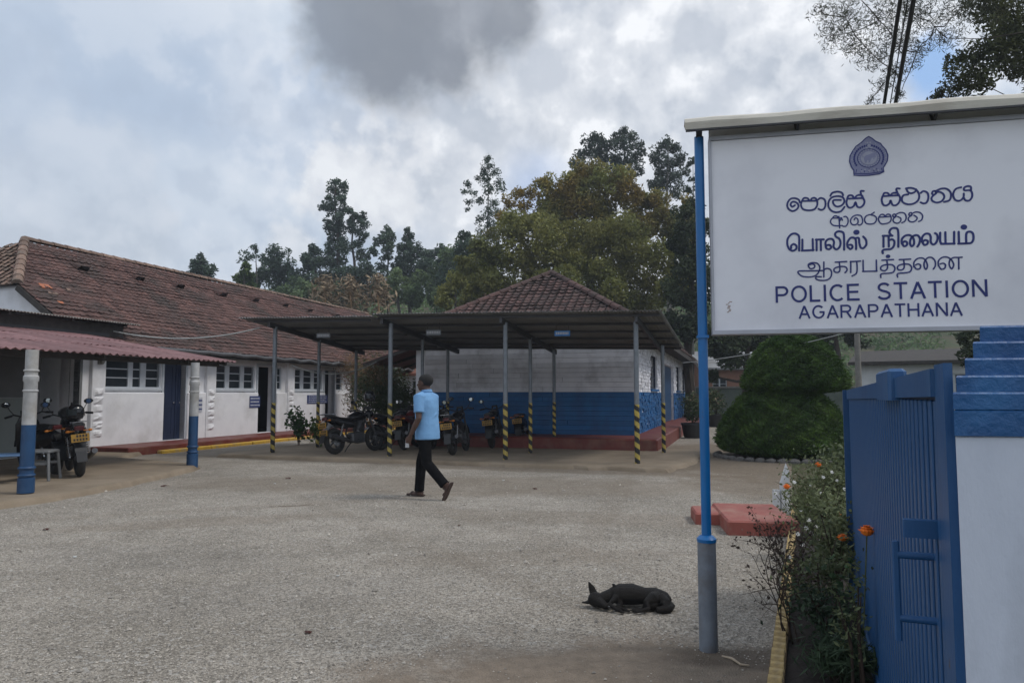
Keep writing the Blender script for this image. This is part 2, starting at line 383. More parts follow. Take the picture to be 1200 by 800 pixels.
ground_mat('gravel_ground', [(0.45, 3.35, 1.5, 1.15, 0.12, 0.95, (0.255, 0.205, 0.158)),
                             (1.45, 4.1, 0.7, 0.18, -0.1, 0.7, (0.12, 0.095, 0.075)),
                             (5.2, 17.2, 2.6, 5.5, -0.3, 0.85, TAN),
                             (0.5, 14.2, 3.6, 0.5, -0.32, 0.6, TAN),
                             (-4.3, 16.3, 3.5, 0.5, -0.32, 0.6, TAN),
                             (-7.4, 18.8, 1.6, 3.2, -0.3, 0.45, TAN),
                             (-2.9, 9.6, 0.35, 0.05, 0.3, 0.8, (0.12, 0.085, 0.06)),
                             (4.8, 11.0, 1.8, 2.2, 0.2, 0.55, TAN), (-1.0, 11.8, 5.5, 1.3, -.1, .40, TAN), (-3.5, 8.4, 1.6, .35, .35, .35, TAN), (1.2, 8.6, 2.6, .5, -.2, .28, TAN), (-1.6, 5.4, 1.2, .5, .3, .12, (.17, .165, .16)), (-3.2, 6.6, 1.3, .5, -.2, .14, (.17, .165, .16)), (0.2, 6.6, 1.6, .35, .1, .22, TAN), (-1.2, 7.6, 6.5, .16, 2.15, .15, TAN), (-0.1, 8.0, 6.5, .20, 2.12, .13, TAN), (-2.2, 10.0, 5.5, .22, .42, .18, TAN), (1.5, 10.6, 4.5, .2, 1.35, .14, TAN)],
           (0.365, 0.328, 0.280), (0.275, 0.246, 0.206))
ground_mat('earth_ground', [], (0.060, 0.075, 0.035), (0.085, 0.075, 0.045), grain=False)
mat('pebble', (0.42, 0.382, 0.335), (0.32, 0.289, 0.250), 30, 0.9, rnd=0.50, world=True)

# ------------------------------------------------------------------ mesh helpers
def P(px, py, Y):
    """world point at depth Y seen through photo pixel (px, py)"""
    r = ray(px, py); t = Y / r.y
    return Vector((0, 0, EYE)) + r * t
def G(px, py, z=0.0):
    """world point at height z seen through photo pixel (px, py)"""
    r = ray(px, py); t = (z - EYE) / r.z
    return Vector((0, 0, EYE)) + r * t

class MB:
    def __init__(s): s.v = []; s.f = []; s.m = []; s.r = []; s.cur = 0.5
    def add(s, vs, fs, m=0):
        o = len(s.v); s.v += [tuple(v) for v in vs]
        for f in fs:
            s.f.append([i + o for i in f]); s.m.append(m); s.r.append(s.cur)
        return s
    def box(s, x0, x1, y0, y1, z0, z1, m=0):
        vs = [(x0, y0, z0), (x1, y0, z0), (x1, y1, z0), (x0, y1, z0), (x0, y0, z1), (x1, y0, z1), (x1, y1, z1), (x0, y1, z1)]
        return s.add(vs, [(3, 2, 1, 0), (4, 5, 6, 7), (0, 1, 5, 4), (1, 2, 6, 5), (2, 3, 7, 6), (3, 0, 4, 7)], m)
    def cbox(s, x0, x1, y0, y1, z0, z1, b=0.01, m=0):
        """box with chamfered vertical edges and top rim"""
        p = [(x0 + b, y0), (x1 - b, y0), (x1, y0 + b), (x1, y1 - b), (x1 - b, y1), (x0 + b, y1), (x0, y1 - b), (x0, y0 + b)]
        cx, cy = (x0 + x1) / 2, (y0 + y1) / 2
        vs = [(x, y, z0) for x, y in p] + [(x, y, z1 - b) for x, y in p]
        kx = 1 - 2 * b / max(x1 - x0, 1e-6); ky = 1 - 2 * b / max(y1 - y0, 1e-6)
        vs += [(cx + (x - cx) * kx, cy + (y - cy) * ky, z1) for x, y in p]
        fs = [tuple(range(7, -1, -1)), tuple(range(16, 24))]
        for k in (0, 8):
            for i in range(8): fs.append((k + i, k + (i + 1) % 8, k + 8 + (i + 1) % 8, k + 8 + i))
        return s.add(vs, fs, m)
    def beam(s, p, q, w, h, m=0, up=(0, 0, 1)):
        p, q = Vector(p), Vector(q); d = (q - p).normalized(); u = Vector(up)
        x = d.cross(u)
        if x.length < 1e-4: x = d.cross(Vector((0, 1, 0)))
        x.normalize(); u = x.cross(d).normalized()
        vs = []
        for c in (p, q):
            for a, b in ((-1, -1), (1, -1), (1, 1), (-1, 1)): vs.append(c + x * a * w / 2 + u * b * h / 2)
        return s.add(vs, [(3, 2, 1, 0), (4, 5, 6, 7), (0, 1, 5, 4), (1, 2, 6, 5), (2, 3, 7, 6), (3, 0, 4, 7)][:6], m)
    def tube(s, pts, rad, n=8, m=0, cap=True, flat=None):
        """tube along pts; rad a number, a list, or a list of (rx, ry)"""
        pts = [Vector(p) for p in pts]; k = len(pts)
        if not hasattr(rad, '__len__'): rad = [rad] * k
        vs = []; prev = None
        for i, p in enumerate(pts):
            d = (pts[min(i + 1, k - 1)] - pts[max(i - 1, 0)])
            d = d.normalized() if d.length > 1e-9 else Vector((0, 0, 1))
            if prev is None:
                ref = Vector(flat) if flat else (Vector((0, 0, 1)) if abs(d.z) < 0.9 else Vector((1, 0, 0)))
                x = (ref - d * ref.dot(d)).normalized()
            else:
                x = (prev - d * prev.dot(d))
                x = x.normalized() if x.length > 1e-6 else prev
            prev = x; y = d.cross(x)
            rx, ry = rad[i] if hasattr(rad[i], '__len__') else (rad[i], rad[i])
            for j in range(n):
                a = 2 * math.pi * j / n
                vs.append(p + x * math.cos(a) * rx + y * math.sin(a) * ry)
        fs = []
        for i in range(k - 1):
            for j in range(n):
                fs.append((i * n + j, i * n + (j + 1) % n, (i + 1) * n + (j + 1) % n, (i + 1) * n + j))
        if cap: fs += [tuple(range(n - 1, -1, -1)), tuple(range((k - 1) * n, k * n))]
        return s.add(vs, fs, m)
    def lathe(s, prof, n=16, c=(0, 0, 0), m=0, axis='z', jitter=0):
        vs = []
        for r, z in prof:
            for j in range(n):
                a = 2 * math.pi * j / n; rr = r * (1 + random.uniform(-jitter, jitter))
                x, y = rr * math.cos(a), rr * math.sin(a)
                v = (x, y, z) if axis == 'z' else ((z, x, y) if axis == 'x' else (x, z, y))
                vs.append((v[0] + c[0], v[1] + c[1], v[2] + c[2]))
        fs = []
        for i in range(len(prof) - 1):
            for j in range(n):
                fs.append((i * n + j, i * n + (j + 1) % n, (i + 1) * n + (j + 1) % n, (i + 1) * n + j))
        fs += [tuple(range(n - 1, -1, -1)), tuple(range((len(prof) - 1) * n, len(prof) * n))]
        if axis == 'y': fs = [tuple(reversed(f)) for f in fs]
        return s.add(vs, fs, m)
    def torus(s, c, R_, r, n=24, k=8, m=0, axis='y'):
        vs = []; fs = []
        for i in range(n):
            a = 2 * math.pi * i / n
            for j in range(k):
                b = 2 * math.pi * j / k
                q = (R_ + r * math.cos(b)); h = r * math.sin(b)
                x, y = q * math.cos(a), q * math.sin(a)
                v = (x, h, y) if axis == 'y' else ((x, y, h) if axis == 'z' else (h, x, y))
                vs.append((v[0] + c[0], v[1] + c[1], v[2] + c[2]))
                fs.append((i * k + j, i * k + (j + 1) % k, ((i + 1) % n) * k + (j + 1) % k, ((i + 1) % n) * k + j))
        return s.add(vs, fs, m)
    def ball(s, c, r, n=12, k=8, m=0):
        rx, ry, rz = r if hasattr(r, '__len__') else (r, r, r)
        vs = []; fs = []
        for i in range(k + 1):
            t = math.pi * i / k
            for j in range(n):
                a = 2 * math.pi * j / n
                vs.append((c[0] + rx * math.sin(t) * math.cos(a), c[1] + ry * math.sin(t) * math.sin(a), c[2] + rz * math.cos(t)))
        for i in range(k):
            for j in range(n):
                fs.append((i * n + j, (i + 1) * n + j, (i + 1) * n + (j + 1) % n, i * n + (j + 1) % n))
        return s.add(vs, fs, m)
    def mesh(s, name, mats, smooth=False):
        me = bpy.data.meshes.new(name)
        me.from_pydata(s.v, [], s.f)
        if not isinstance(mats, (list, tuple)): mats = [mats]
        for q in mats: me.materials.append(MATS[q] if isinstance(q, str) else q)
        me.polygons.foreach_set('material_index', s.m)
        a = me.attributes.new('rnd', 'FLOAT', 'FACE'); a.data.foreach_set('value', s.r)
        if smooth: me.polygons.foreach_set('use_smooth', [True] * len(me.polygons))
        me.update()
        return me
    def build(s, name, mats, parent=None, smooth=False, loc=None, rot=None, clean=False):
        me = s.mesh(name, mats, smooth)
        if clean:
            bm = bmesh.new(); bm.from_mesh(me); bmesh.ops.remove_doubles(bm, verts=bm.verts, dist=1e-5)
            bmesh.ops.recalc_face_normals(bm, faces=bm.faces); bm.to_mesh(me); bm.free()
        if smooth:
            try: me.set_sharp_from_angle(angle=R(38))
            except Exception: pass
        return link(name, me, parent, loc, rot)

def link(name, me, parent=None, loc=None, rot=None):
    o = bpy.data.objects.new(name, me); COL.objects.link(o)
    if parent is not None: o.parent = parent
    if loc is not None: o.location = loc
    if rot is not None: o.rotation_euler = rot
    return o
def tag(o, label=None, cat=None, group=None, kind=None):
    if label: o['label'] = label
    if cat: o['category'] = cat
    if group: o['group'] = group
    if kind: o['kind'] = kind
    return o
def thing(name, loc=(0, 0, 0), rz=0.0, label=None, cat=None, group=None):
    o = bpy.data.objects.new(name, None); COL.objects.link(o)
    o.empty_display_size = 0.2
    o.location = loc; o.rotation_euler = (0, 0, rz)
    return tag(o, label, cat, group)
KIDS = {}
def copy_tree(o, parent=None, label=None, group=None):
    c = o.copy(); COL.objects.link(c); c.parent = parent
    if parent is None and label: c['label'] = label
    if group: c['group'] = group
    for ch in [q for q in bpy.data.objects if q.parent == o]: copy_tree(ch, c)
    return c

def np_quads(name, V, matn, rnd=None, parent=None, n=4, smooth=False):
    """V: (N, n, 3) array of separate polygons"""
    N_ = V.shape[0]
    me = bpy.data.meshes.new(name)
    me.vertices.add(N_ * n); me.vertices.foreach_set('co', np.ascontiguousarray(V, dtype=np.float32).ravel())
    me.loops.add(N_ * n); me.loops.foreach_set('vertex_index', np.arange(N_ * n, dtype=np.int32))
    me.polygons.add(N_); me.polygons.foreach_set('loop_start', np.arange(0, N_ * n, n, dtype=np.int32))
    try: me.polygons.foreach_set('loop_total', np.full(N_, n, dtype=np.int32))
    except Exception: pass
    me.materials.append(MATS[matn])
    if rnd is not None:
        a = me.attributes.new('rnd', 'FLOAT', 'FACE'); a.data.foreach_set('value', np.asarray(rnd, dtype=np.float32))
    me.update(calc_edges=True)
    return link(name, me, parent)
def leaf_quads(C_, size, rng, aspect=0.42, up=0.0, droop=0.0):
    """rhombic leaves of length `size` around centres C_"""
    n = len(C_)
    d = rng.normal(size=(n, 3)); d[:, 2] = d[:, 2] * (1 - up) + up - droop; d /= np.linalg.norm(d, axis=1, keepdims=True) + 1e-9
    e = rng.normal(size=(n, 3)); e -= (e * d).sum(1, keepdims=True) * d; e /= np.linalg.norm(e, axis=1, keepdims=True) + 1e-9
    s = size * rng.uniform(0.6, 1.35, size=(n, 1))
    a = C_ - d * s / 2; b = C_ + d * s / 2; m1 = C_ + e * s * aspect / 2; m2 = C_ - e * s * aspect / 2
    return np.stack([a, m1, b, m2], axis=1)
def clump_points(c, r, n, rng, sub=9, tight=0.42, squash=0.85):
    """points gathered in sub-clumps inside an ellipsoid, so the outline is uneven and gaps show"""
    sc = rng.normal(size=(sub, 3)); sc /= np.linalg.norm(sc, axis=1, keepdims=True)
    sc *= rng.uniform(0.25, 0.85, size=(sub, 1)); sc[:, 2] *= squash
    k = rng.integers(0, sub, size=n)
    p = rng.normal(size=(n, 3)); p /= np.linalg.norm(p, axis=1, keepdims=True) + 1e-9
    p *= (rng.uniform(0.35, 1.0, size=(n, 1)) ** 0.6) * tight * rng.uniform(0.7, 1.2, size=(sub,))[k][:, None]
    return np.array(c) + (sc[k] + p) * r, k
def remesh(mb, name, mats, voxel, parent, smooth_it=4, fac=0.5):
    """union of lofts -> one continuous smooth surface"""
    me = mb.mesh(name, mats)
    o = link(name, me, None)
    md = o.modifiers.new('r', 'REMESH'); md.mode = 'VOXEL'; md.voxel_size = voxel; md.use_smooth_shade = True
    if smooth_it:
        sm = o.modifiers.new('s', 'SMOOTH'); sm.iterations = smooth_it; sm.factor = fac
    dg = bpy.context.evaluated_depsgraph_get(); dg.update()
    nm = bpy.data.meshes.new_from_object(o.evaluated_get(dg))
    nm.name = name
    nm.materials.clear()
    for q in (mats if isinstance(mats, (list, tuple)) else [mats]): nm.materials.append(MATS[q])
    o.modifiers.clear(); o.data = nm; o.parent = parent
    nm.polygons.foreach_set('use_smooth', [True] * len(nm.polygons))
    return o
random.seed(7)
# ------------------------------------------------------------------ frames
def plane_hit(px, py, O, D):
    """where the ray through a pixel meets the vertical plane through O along D: (distance along D, height)"""
    r = ray(px, py); n = (-D[1], D[0])
    t = (O[0] * n[0] + O[1] * n[1]) / (r.x * n[0] + r.y * n[1])
    return ((r.x * t - O[0]) * D[0] + (r.y * t - O[1]) * D[1], EYE + r.z * t)
A1 = R(17.15); D1 = (math.sin(A1), math.cos(A1))
LO = (-10.07, 17.6); LROT = math.pi / 2 - A1
def sL(px, py=480): return plane_hit(px, py, LO, D1)[0]
def zL(px, py): return plane_hit(px, py, LO, D1)[1]

def wall(mb, x0, x1, z0, z1, y0, y1, ops, m=0):
    """a wall slab in the x-z plane with real openings (list of x0,x1,z0,z1) and reveals"""
    xs = sorted({x0, x1, *[o[0] for o in ops], *[o[1] for o in ops]}); zs = sorted({z0, z1, *[o[2] for o in ops], *[o[3] for o in ops]})
    xs = [x for x in xs if x0 <= x <= x1]; zs = [z for z in zs if z0 <= z <= z1]
    def solid(i, k):
        if i < 0 or k < 0 or i >= len(xs) - 1 or k >= len(zs) - 1: return False
        cx, cz = (xs[i] + xs[i + 1]) / 2, (zs[k] + zs[k + 1]) / 2
        return not any(o[0] < cx < o[1] and o[2] < cz < o[3] for o in ops)
    for i in range(len(xs) - 1):
        for k in range(len(zs) - 1):
            if not solid(i, k): continue
            a, b, c, d = xs[i], xs[i + 1], zs[k], zs[k + 1]
            mb.add([(a, y0, c), (b, y0, c), (b, y0, d), (a, y0, d)], [(0, 1, 2, 3)], m)
            mb.add([(a, y1, c), (b, y1, c), (b, y1, d), (a, y1, d)], [(3, 2, 1, 0)], m)
            if not solid(i - 1, k): mb.add([(a, y0, c), (a, y1, c), (a, y1, d), (a, y0, d)], [(3, 2, 1, 0)], m)
            if not solid(i + 1, k): mb.add([(b, y0, c), (b, y1, c), (b, y1, d), (b, y0, d)], [(0, 1, 2, 3)], m)
            if not solid(i, k - 1): mb.add([(a, y0, c), (b, y0, c), (b, y1, c), (a, y1, c)], [(3, 2, 1, 0)], m)
            if not solid(i, k + 1): mb.add([(a, y0, d), (b, y0, d), (b, y1, d), (a, y1, d)], [(0, 1, 2, 3)], m)
    return mb

def tiles(mb, P0, U, V, inside, nu, nv, pu, pv, rng, miss=0.0):
    """overlapping interlocking clay tiles, each its own wedge with a rolled crest"""
    P0, U, V = Vector(P0), Vector(U).normalized(), Vector(V).normalized(); Nn = U.cross(V).normalized()
    for j in range(nv):
        wob = rng.gauss(0, 0.006)
        for i in range(nu):
            cu, cv = (i + 0.5) * pu, (j + 0.5) * pv
            if not inside(cu, cv) or rng.random() < miss: continue
            uu = i * pu; vv_ = j * pv
            o = P0 + U * uu + V * (vv_ + .022 * math.sin(uu * .55 + j * .9) + .012 * math.sin(uu * 1.7 + j)) + Nn * (.022 * math.sin(uu * .8 + 1) * math.sin(vv_ * .9 + .4) + .008 * math.sin(uu * 2.3 + vv_ * 3))
            h0 = 0.045 + rng.gauss(0, 0.006) + wob; h1 = 0.012; e = rng.gauss(0, 0.006); sk = rng.gauss(0, 0.004)
            prof = [(0.0, 0.0), (0.22, 0.028), (0.45, 0.004), (0.72, 0.004), (0.98, 0.030)]
            vs = []
            for (hh, vv) in ((h0, -0.03 + e), (h1, pv * 1.05)):
                for (a, b) in prof: vs.append(o + U * (a * pu + sk) + V * vv + Nn * (hh + b))
            for (a, b) in prof: vs.append(o + U * (a * pu + sk) + V * (-0.03 + e) + Nn * (h0 - 0.02 + b * 0.3))
            fs = [(k, k + 1, k + 6, k + 5) for k in range(4)] + [(10 + k, 11 + k, k + 1, k) for k in range(4)]
            mb.cur = rng.random(); mb.add(vs, fs)
    mb.cur = 0.5
def corrugated(mb, O_, U, V, Wd, Ln, pitch=0.076, amp=0.011, th=0.006, m=0, seg=2):
    """a wavy metal or fibre sheet, Wd wide along U, Ln long along V, with thickness"""
    O_, U, V = Vector(O_), Vector(U).normalized(), Vector(V).normalized(); Nn = U.cross(V).normalized()
    n = max(4, int(Wd / pitch * 4)); vs = []
    for k in range(seg + 1):
        for top in (1, 0):
            for i in range(n + 1):
                x = Wd * i / n
                vs.append(O_ + U * x + V * (Ln * k / seg) + Nn * (amp * math.sin(2 * math.pi * x / pitch) + (th if top else 0)))
    w = n + 1; fs = []
    for k in range(seg):
        a = k * 2 * w; b = (k + 1) * 2 * w
        for i in range(n):
            fs.append((a + i, a + i + 1, b + i + 1, b + i))
            fs.append((a + w + i + 1, a + w + i, b + w + i, b + w + i + 1))
    for a, flip in ((0, 1), (seg * 2 * w, 0)):
        for i in range(n):
            q = (a + i, a + i + 1, a + w + i + 1, a + w + i)
            fs.append(q[::-1] if flip else q)
    for k in range(seg):
        a = k * 2 * w; b = (k + 1) * 2 * w
        fs.append((a, b, b + w, a + w)); fs.append((a + n, a + w + n, b + w + n, b + n))
    return mb.add(vs, fs, m)

# ------------------------------------------------------------------ ground and hill
def sstep(x): x = max(0.0, min(1.0, x)); return x * x * (3 - 2 * x)
def hz(x, y):
    base = sstep((y - 46) / 62) * 15.5
    side = 0.75 + 0.25 * math.exp(-((x - 0) / 60) ** 2)
    bump = 0.8 * math.sin(x * 0.11 + 1.3) * math.sin(y * 0.09) * sstep((y - 50) / 25)
    return base * side + bump
me_v = []; xs = [-900, -500, -300, -200] + [-150 + 5 * i for i in range(61)] + [200, 300, 500, 900]
ys = [-300, -100, -30, -10, 0, 4, 8, 12, 16, 20, 24, 28, 32, 36, 40, 44] + [46 + 3 * i for i in range(28)] + [140, 180, 260, 400, 700, 1200]
for y in ys:
    for x in xs: me_v.append((x, y, hz(x, y) - 0.004))
gf = []; nx = len(xs)
for j in range(len(ys) - 1):
    for i in range(nx - 1): gf.append((j * nx + i, j * nx + i + 1, (j + 1) * nx + i + 1, (j + 1) * nx + i))
g = MB(); g.add(me_v, gf); o = g.build('ground', 'earth_ground', smooth=True); tag(o, kind='structure')
# the gravel yard and the drive beside the second building, one sheet just above the earth
yard = MB()
outline = [(-14, 3.0), (-14, 17.0), (-9.3, 17.0), (-9.3, 18.6), (-8.2, 22.5), (-5.0, 31), (1.0, 31), (3.0, 20), (5.0, 26), (8.6, 38), (12.5, 38), (9.0, 26), (7.8, 20.5), (5.8, 15.2), (2.42, 6.35), (1.32, 3.75), (0.7, 2.2), (-0.5, -1), (-14, -1)]
yb = bmesh.new(); yv = [yb.verts.new((x, y, 0)) for x, y in outline]; yb.faces.new(yv)
bmesh.ops.triangulate(yb, faces=yb.faces); ym = bpy.data.meshes.new('gravel_yard'); yb.to_mesh(ym); yb.free()
ym.materials.append(MATS['gravel_ground']); o = link('gravel_yard', ym); tag(o, kind='structure')
o.location.z = 0.0
if ym.polygons[0].normal.z < 0: ym.flip_normals()
# loose stones of the gravel, real pieces near the camera
rng = np.random.default_rng(11)
NP_ = 95000
yy = 3.1 + (rng.random(NP_) ** 1.25) * 7.5; yy[-1500:] = 3.3 + rng.random(1500) * 10
xx = (rng.random(NP_) * 2 - 1) * (yy * 0.74 + 0.3)
keep = (xx < 0.94 + (yy - 1.54) * 0.42 - 0.62)
patch = (((xx - 0.45) / 1.5) ** 2 + ((yy - 3.35) / 1.15) ** 2 + rng.normal(0, .12, NP_) < 0.85) & (rng.random(NP_) < 0.955)
clear = (np.abs(xx - 0.84) < 0.42) & (np.abs(yy - 5.02) < 0.12)
slabz = (xx < -6.2) & (yy < 10.6) & (yy > 7)
keep = keep & ~patch & ~slabz & ~clear
xx, yy = xx[keep], yy[keep]; n_ = len(xx)
sz = rng.gamma(4.0, 0.0008, n_) + 0.0018; sz[-1200:] *= rng.uniform(1.5, 2.8, 1200)
octv = np.array([(1, 0, 0), (0, 1, 0), (-1, 0, 0), (0, -1, 0), (0, 0, .75), (0, 0, -.5)], float)
octf = np.array([(0, 1, 4), (1, 2, 4), (2, 3, 4), (3, 0, 4)])
V = octv[None] * (1 + rng.normal(0, 0.22, (n_, 6, 1))) * sz[:, None, None]
an = rng.random(n_) * 6.283; ca, sa = np.cos(an), np.sin(an)
X = V[:, :, 0] * ca[:, None] - V[:, :, 1] * sa[:, None]; Y_ = (V[:, :, 0] * sa[:, None] + V[:, :, 1] * ca[:, None]) * rng.uniform(.6, 1, (n_, 1))
V = np.stack([X + xx[:, None], Y_ + yy[:, None], V[:, :, 2] + 0.3 * sz[:, None]], axis=2)
tri = V[:, octf]                                   # n,4,3,3
o = np_quads('gravel_stones', tri.reshape(-1, 3, 3), 'pebble', np.repeat(rng.random(n_), 4), n=3); tag(o, kind='stuff', label='loose grey gravel stones scattered over the yard')

# ------------------------------------------------------------------ left building: long white offices under a red tile roof
lb = thing('office_building', (LO[0], LO[1], 0), LROT, 'long white office building with a big red clay tile roof, left of yard', 'building')
S0, S1 = -0.75, 24.0
ZT = 2.66
def so(a, b): return sL(a), sL(b)
wins = []   # (x0, x1, pane columns)
W1 = so(119, 187.5); W2 = so(249, 297.5); W4 = so(341, 377.5); W3 = so(322.5, 329); W5 = so(393, 400); W6 = so(410, 431)
D_1 = so(190.5, 216); D_2 = so(301, 321.5); D_3 = so(379.5, 391.5)
D_0 = so(45, 91)
ops = [(*W, 1.60, 2.36) for W in (W1, W2, W3, W4, W5, W6)] + [(*D, 0.21, 2.36) for D in (D_0, D_1, D_2, D_3)]
mb = MB(); wall(mb, -8.6, S1, 0.0, ZT, 0.0, 0.28, ops)
mb.build('wall', 'white_wall', lb)
# gable end wall, back wall and inner partition that keep the rooms dark
mb = MB()
vs = [(S0, 0.281, 0), (S0, 8.0, 0), (S0, 8.0, ZT), (S0, 6.32, 4.1), (S0, 1.68, 4.1), (S0, 0.281, ZT + 0.42)]
mb.add(vs, [tuple(range(6))]); mb.add([(x + 0.25, y, z) for x, y, z in vs], [tuple(range(5, -1, -1))])
mb.build('gable_wall', 'white_wall', lb)
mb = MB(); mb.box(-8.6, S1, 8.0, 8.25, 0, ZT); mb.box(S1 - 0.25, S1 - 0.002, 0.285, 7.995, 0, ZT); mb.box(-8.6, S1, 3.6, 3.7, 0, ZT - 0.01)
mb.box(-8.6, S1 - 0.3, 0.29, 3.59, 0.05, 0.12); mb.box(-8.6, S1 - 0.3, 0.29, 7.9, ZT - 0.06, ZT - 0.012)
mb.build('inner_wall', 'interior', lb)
# thicker lower wall between the doors
segs = [(D_0[1] + 0.30, D_1[0] - 0.02), (D_1[1] + 0.05, D_2[0] - 0.02), (D_2[1] + 0.05, D_3[0] - 0.02), (D_3[1] + 0.05, S1 - 0.3)]
for a, b in segs:
    mb = MB(); mb.cbox(a, b, -0.07, 0.012, 0.205, 1.50, 0.02); mb.build('dado', 'white_wall', lb)
# sills
for Wd in (W1, W2, W4, W6):
    mb = MB(); mb.box(Wd[0] - 0.04, Wd[1] + 0.04, -0.05, 0.10, 1.545, 1.598); mb.build('sill', 'frame_white', lb)
def window(x0, x1, cols, z0=1.60, z1=2.36, parent=lb, y=0.05, rows=3, fm='frame_white'):
    """casements: cols is a list of (fraction start, fraction end)"""
    fr = MB(); f = 0.045
    fr.box(x0, x1, y - 0.03, y + 0.05, z0, z0 + f); fr.box(x0, x1, y - 0.03, y + 0.05, z1 - f, z1)
    fr.box(x0, x0 + f, y - 0.028, y + 0.05, z0 + f, z1 - f); fr.box(x1 - f, x1, y - 0.028, y + 0.05, z0 + f, z1 - f)
    wd = x1 - x0; edges = [0.0]
    for i in range(len(cols) - 1):
        a = x0 + wd * cols[i][1]; b = x0 + wd * cols[i + 1][0]
        fr.box(a, b, y - 0.025, y + 0.05, z0 + f, z1 - f)
    panes = []
    for c in cols:
        a, b = max(x0 + f, x0 + wd * c[0]), min(x1 - f, x0 + wd * c[1])
        for r_ in range(rows):
            za = z0 + f + (z1 - z0 - 2 * f) * r_ / rows; zb = z0 + f + (z1 - z0 - 2 * f) * (r_ + 1) / rows
            if r_ < rows - 1: fr.box(a, b, y - 0.015, y + 0.03, zb - 0.013, zb + 0.013)
            panes.append((a + 0.004, b - 0.004, za + (0.014 if r_ else 0.0), zb - (0.014 if r_ < rows - 1 else 0)))
    fo = fr.build('window', fm, parent)
    for a, b, za, zb in panes:
        p = MB(); p.box(a, b, y + 0.004, y + 0.010, za, zb); p.build('pane', 'glass', fo)
    return fo
window(*W1, [(0.06, 0.42), (0.50, 0.63), (0.73, 0.95)])
window(*W2, [(0.06, 0.28), (0.38, 0.64), (0.74, 0.95)])
window(*W3, [(0.12, 0.88)])
window(*W4, [(0.06, 0.28), (0.38, 0.62), (0.72, 0.94)])
window(*W5, [(0.1, 0.9)])
window(*W6, [(0.05, 0.45), (0.55, 0.95)])
def door(x0, x1, z0, z1, parent, ajar=0.0, m='navy_paint', y=0.10):
    d = MB(); w = x1 - x0
    d.box(0, w, 0, 0.04, 0, z1 - z0)
    for a, b, c, e in ((0.1, w - 0.1, 0.12, (z1 - z0) * 0.42), (0.1, w - 0.1, (z1 - z0) * 0.48, z1 - z0 - 0.12)):
        d.box(a, b, -0.008, 0.002, c, c + 0.03); d.box(a, b, -0.008, 0.002, e - 0.03, e); d.box(a, a + 0.03, -0.008, 0.002, c + 0.03, e - 0.03); d.box(b - 0.03, b, -0.008, 0.002, c + 0.03, e - 0.03)
    do = d.build('door', m, parent, loc=(x0, y, z0), rot=(0, 0, ajar))
    h = MB(); h.ball((w - 0.08, -0.03, 1.0), 0.022); h.build('handle', 'chrome', do)
    return do
door(D_1[0] + .02, D_1[0] + 0.55, 0.22, 2.34, lb)
door(D_1[0] + .57, D_1[1] - .02, 0.22, 2.34, lb, 0.12)
door(D_2[0] + .02, D_2[1] - .02, 0.22, 2.34, lb, 1.1)
door(D_3[0] + .02, D_3[1] - .02, 0.22, 2.34, lb, 0.9)
for D in (D_0, D_1, D_2, D_3):
    fr = MB(); fr.box(D[0] - 0.07, D[0], -0.025, 0.16, 0.21, 2.36); fr.box(D[1], D[1] + 0.07, -0.025, 0.16, 0.21, 2.36); fr.box(D[0] - 0.07, D[1] + 0.07, -0.027, 0.16, 2.362, 2.44)
    fr.build('door_frame', 'shade_wall' if D is D_0 else 'frame_white', lb)  # near doorway frame has the porch shade put into its colour
# quoined pilasters: rough raised stones one above the other
def quoins(xc, w, z0, z1, n, parent, y=0.0, m='white_wall'):
    p = MB(); p.cbox(xc - w / 2 - 0.05, xc + w / 2 + 0.05, y - 0.10, y + 0.01, 0.206, 2.6, 0.012); p.build('pilaster', m, parent)
    rg = random.Random(int(xc * 100))
    for k in range(n):
        a = z0 + (z1 - z0) * k / n; b = a + (z1 - z0) / n - 0.018
        q = MB(); nn = 4; g0 = []
        for i in range(nn + 1):
            for j in range(nn + 1):
                edge = i in (0, nn) or j in (0, nn)
                g0.append((xc - w / 2 + w * i / nn, y - 0.105 - (0.0 if edge else rg.uniform(0.01, 0.05)), a + (b - a) * j / nn))
        fs = [(i * (nn + 1) + j, (i + 1) * (nn + 1) + j, (i + 1) * (nn + 1) + j + 1, i * (nn + 1) + j + 1) for i in range(nn) for j in range(nn)]
        q.add(g0, fs); q.box(xc - w / 2, xc + w / 2, y - 0.104, y - 0.099, a, b)
        q.build('quoin_stone', m, parent)
quoins((sL(105) + sL(117)) / 2, sL(117) - sL(105), 0.42, 1.62, 6, lb)
quoins((sL(239) + sL(249)) / 2, (sL(249) - sL(239)) * .8, 0.42, 1.62, 6, lb)
quoins((sL(333) + sL(343)) / 2, (sL(343) - sL(333)) * .6, 0.42, 1.62, 6, lb)
# red apron step with a yellow kerb along its foot
ap = MB(); ap.cbox(-0.1, 22.0, -1.15, 0.0, -0.02, 0.2, 0.02)
ap.build('apron', 'red_floor', lb)
for k in range(9):
    a = 0.75 + k * 1.75
    kb = MB(); kb.cbox(a, a + 1.72, -1.36 + 0.012 * math.sin(k * 2.1), -1.17, -0.02, 0.085 + 0.008 * math.sin(k * 3.3), 0.02); kb.build('kerb_stone', 'yellow_kerb', lb)
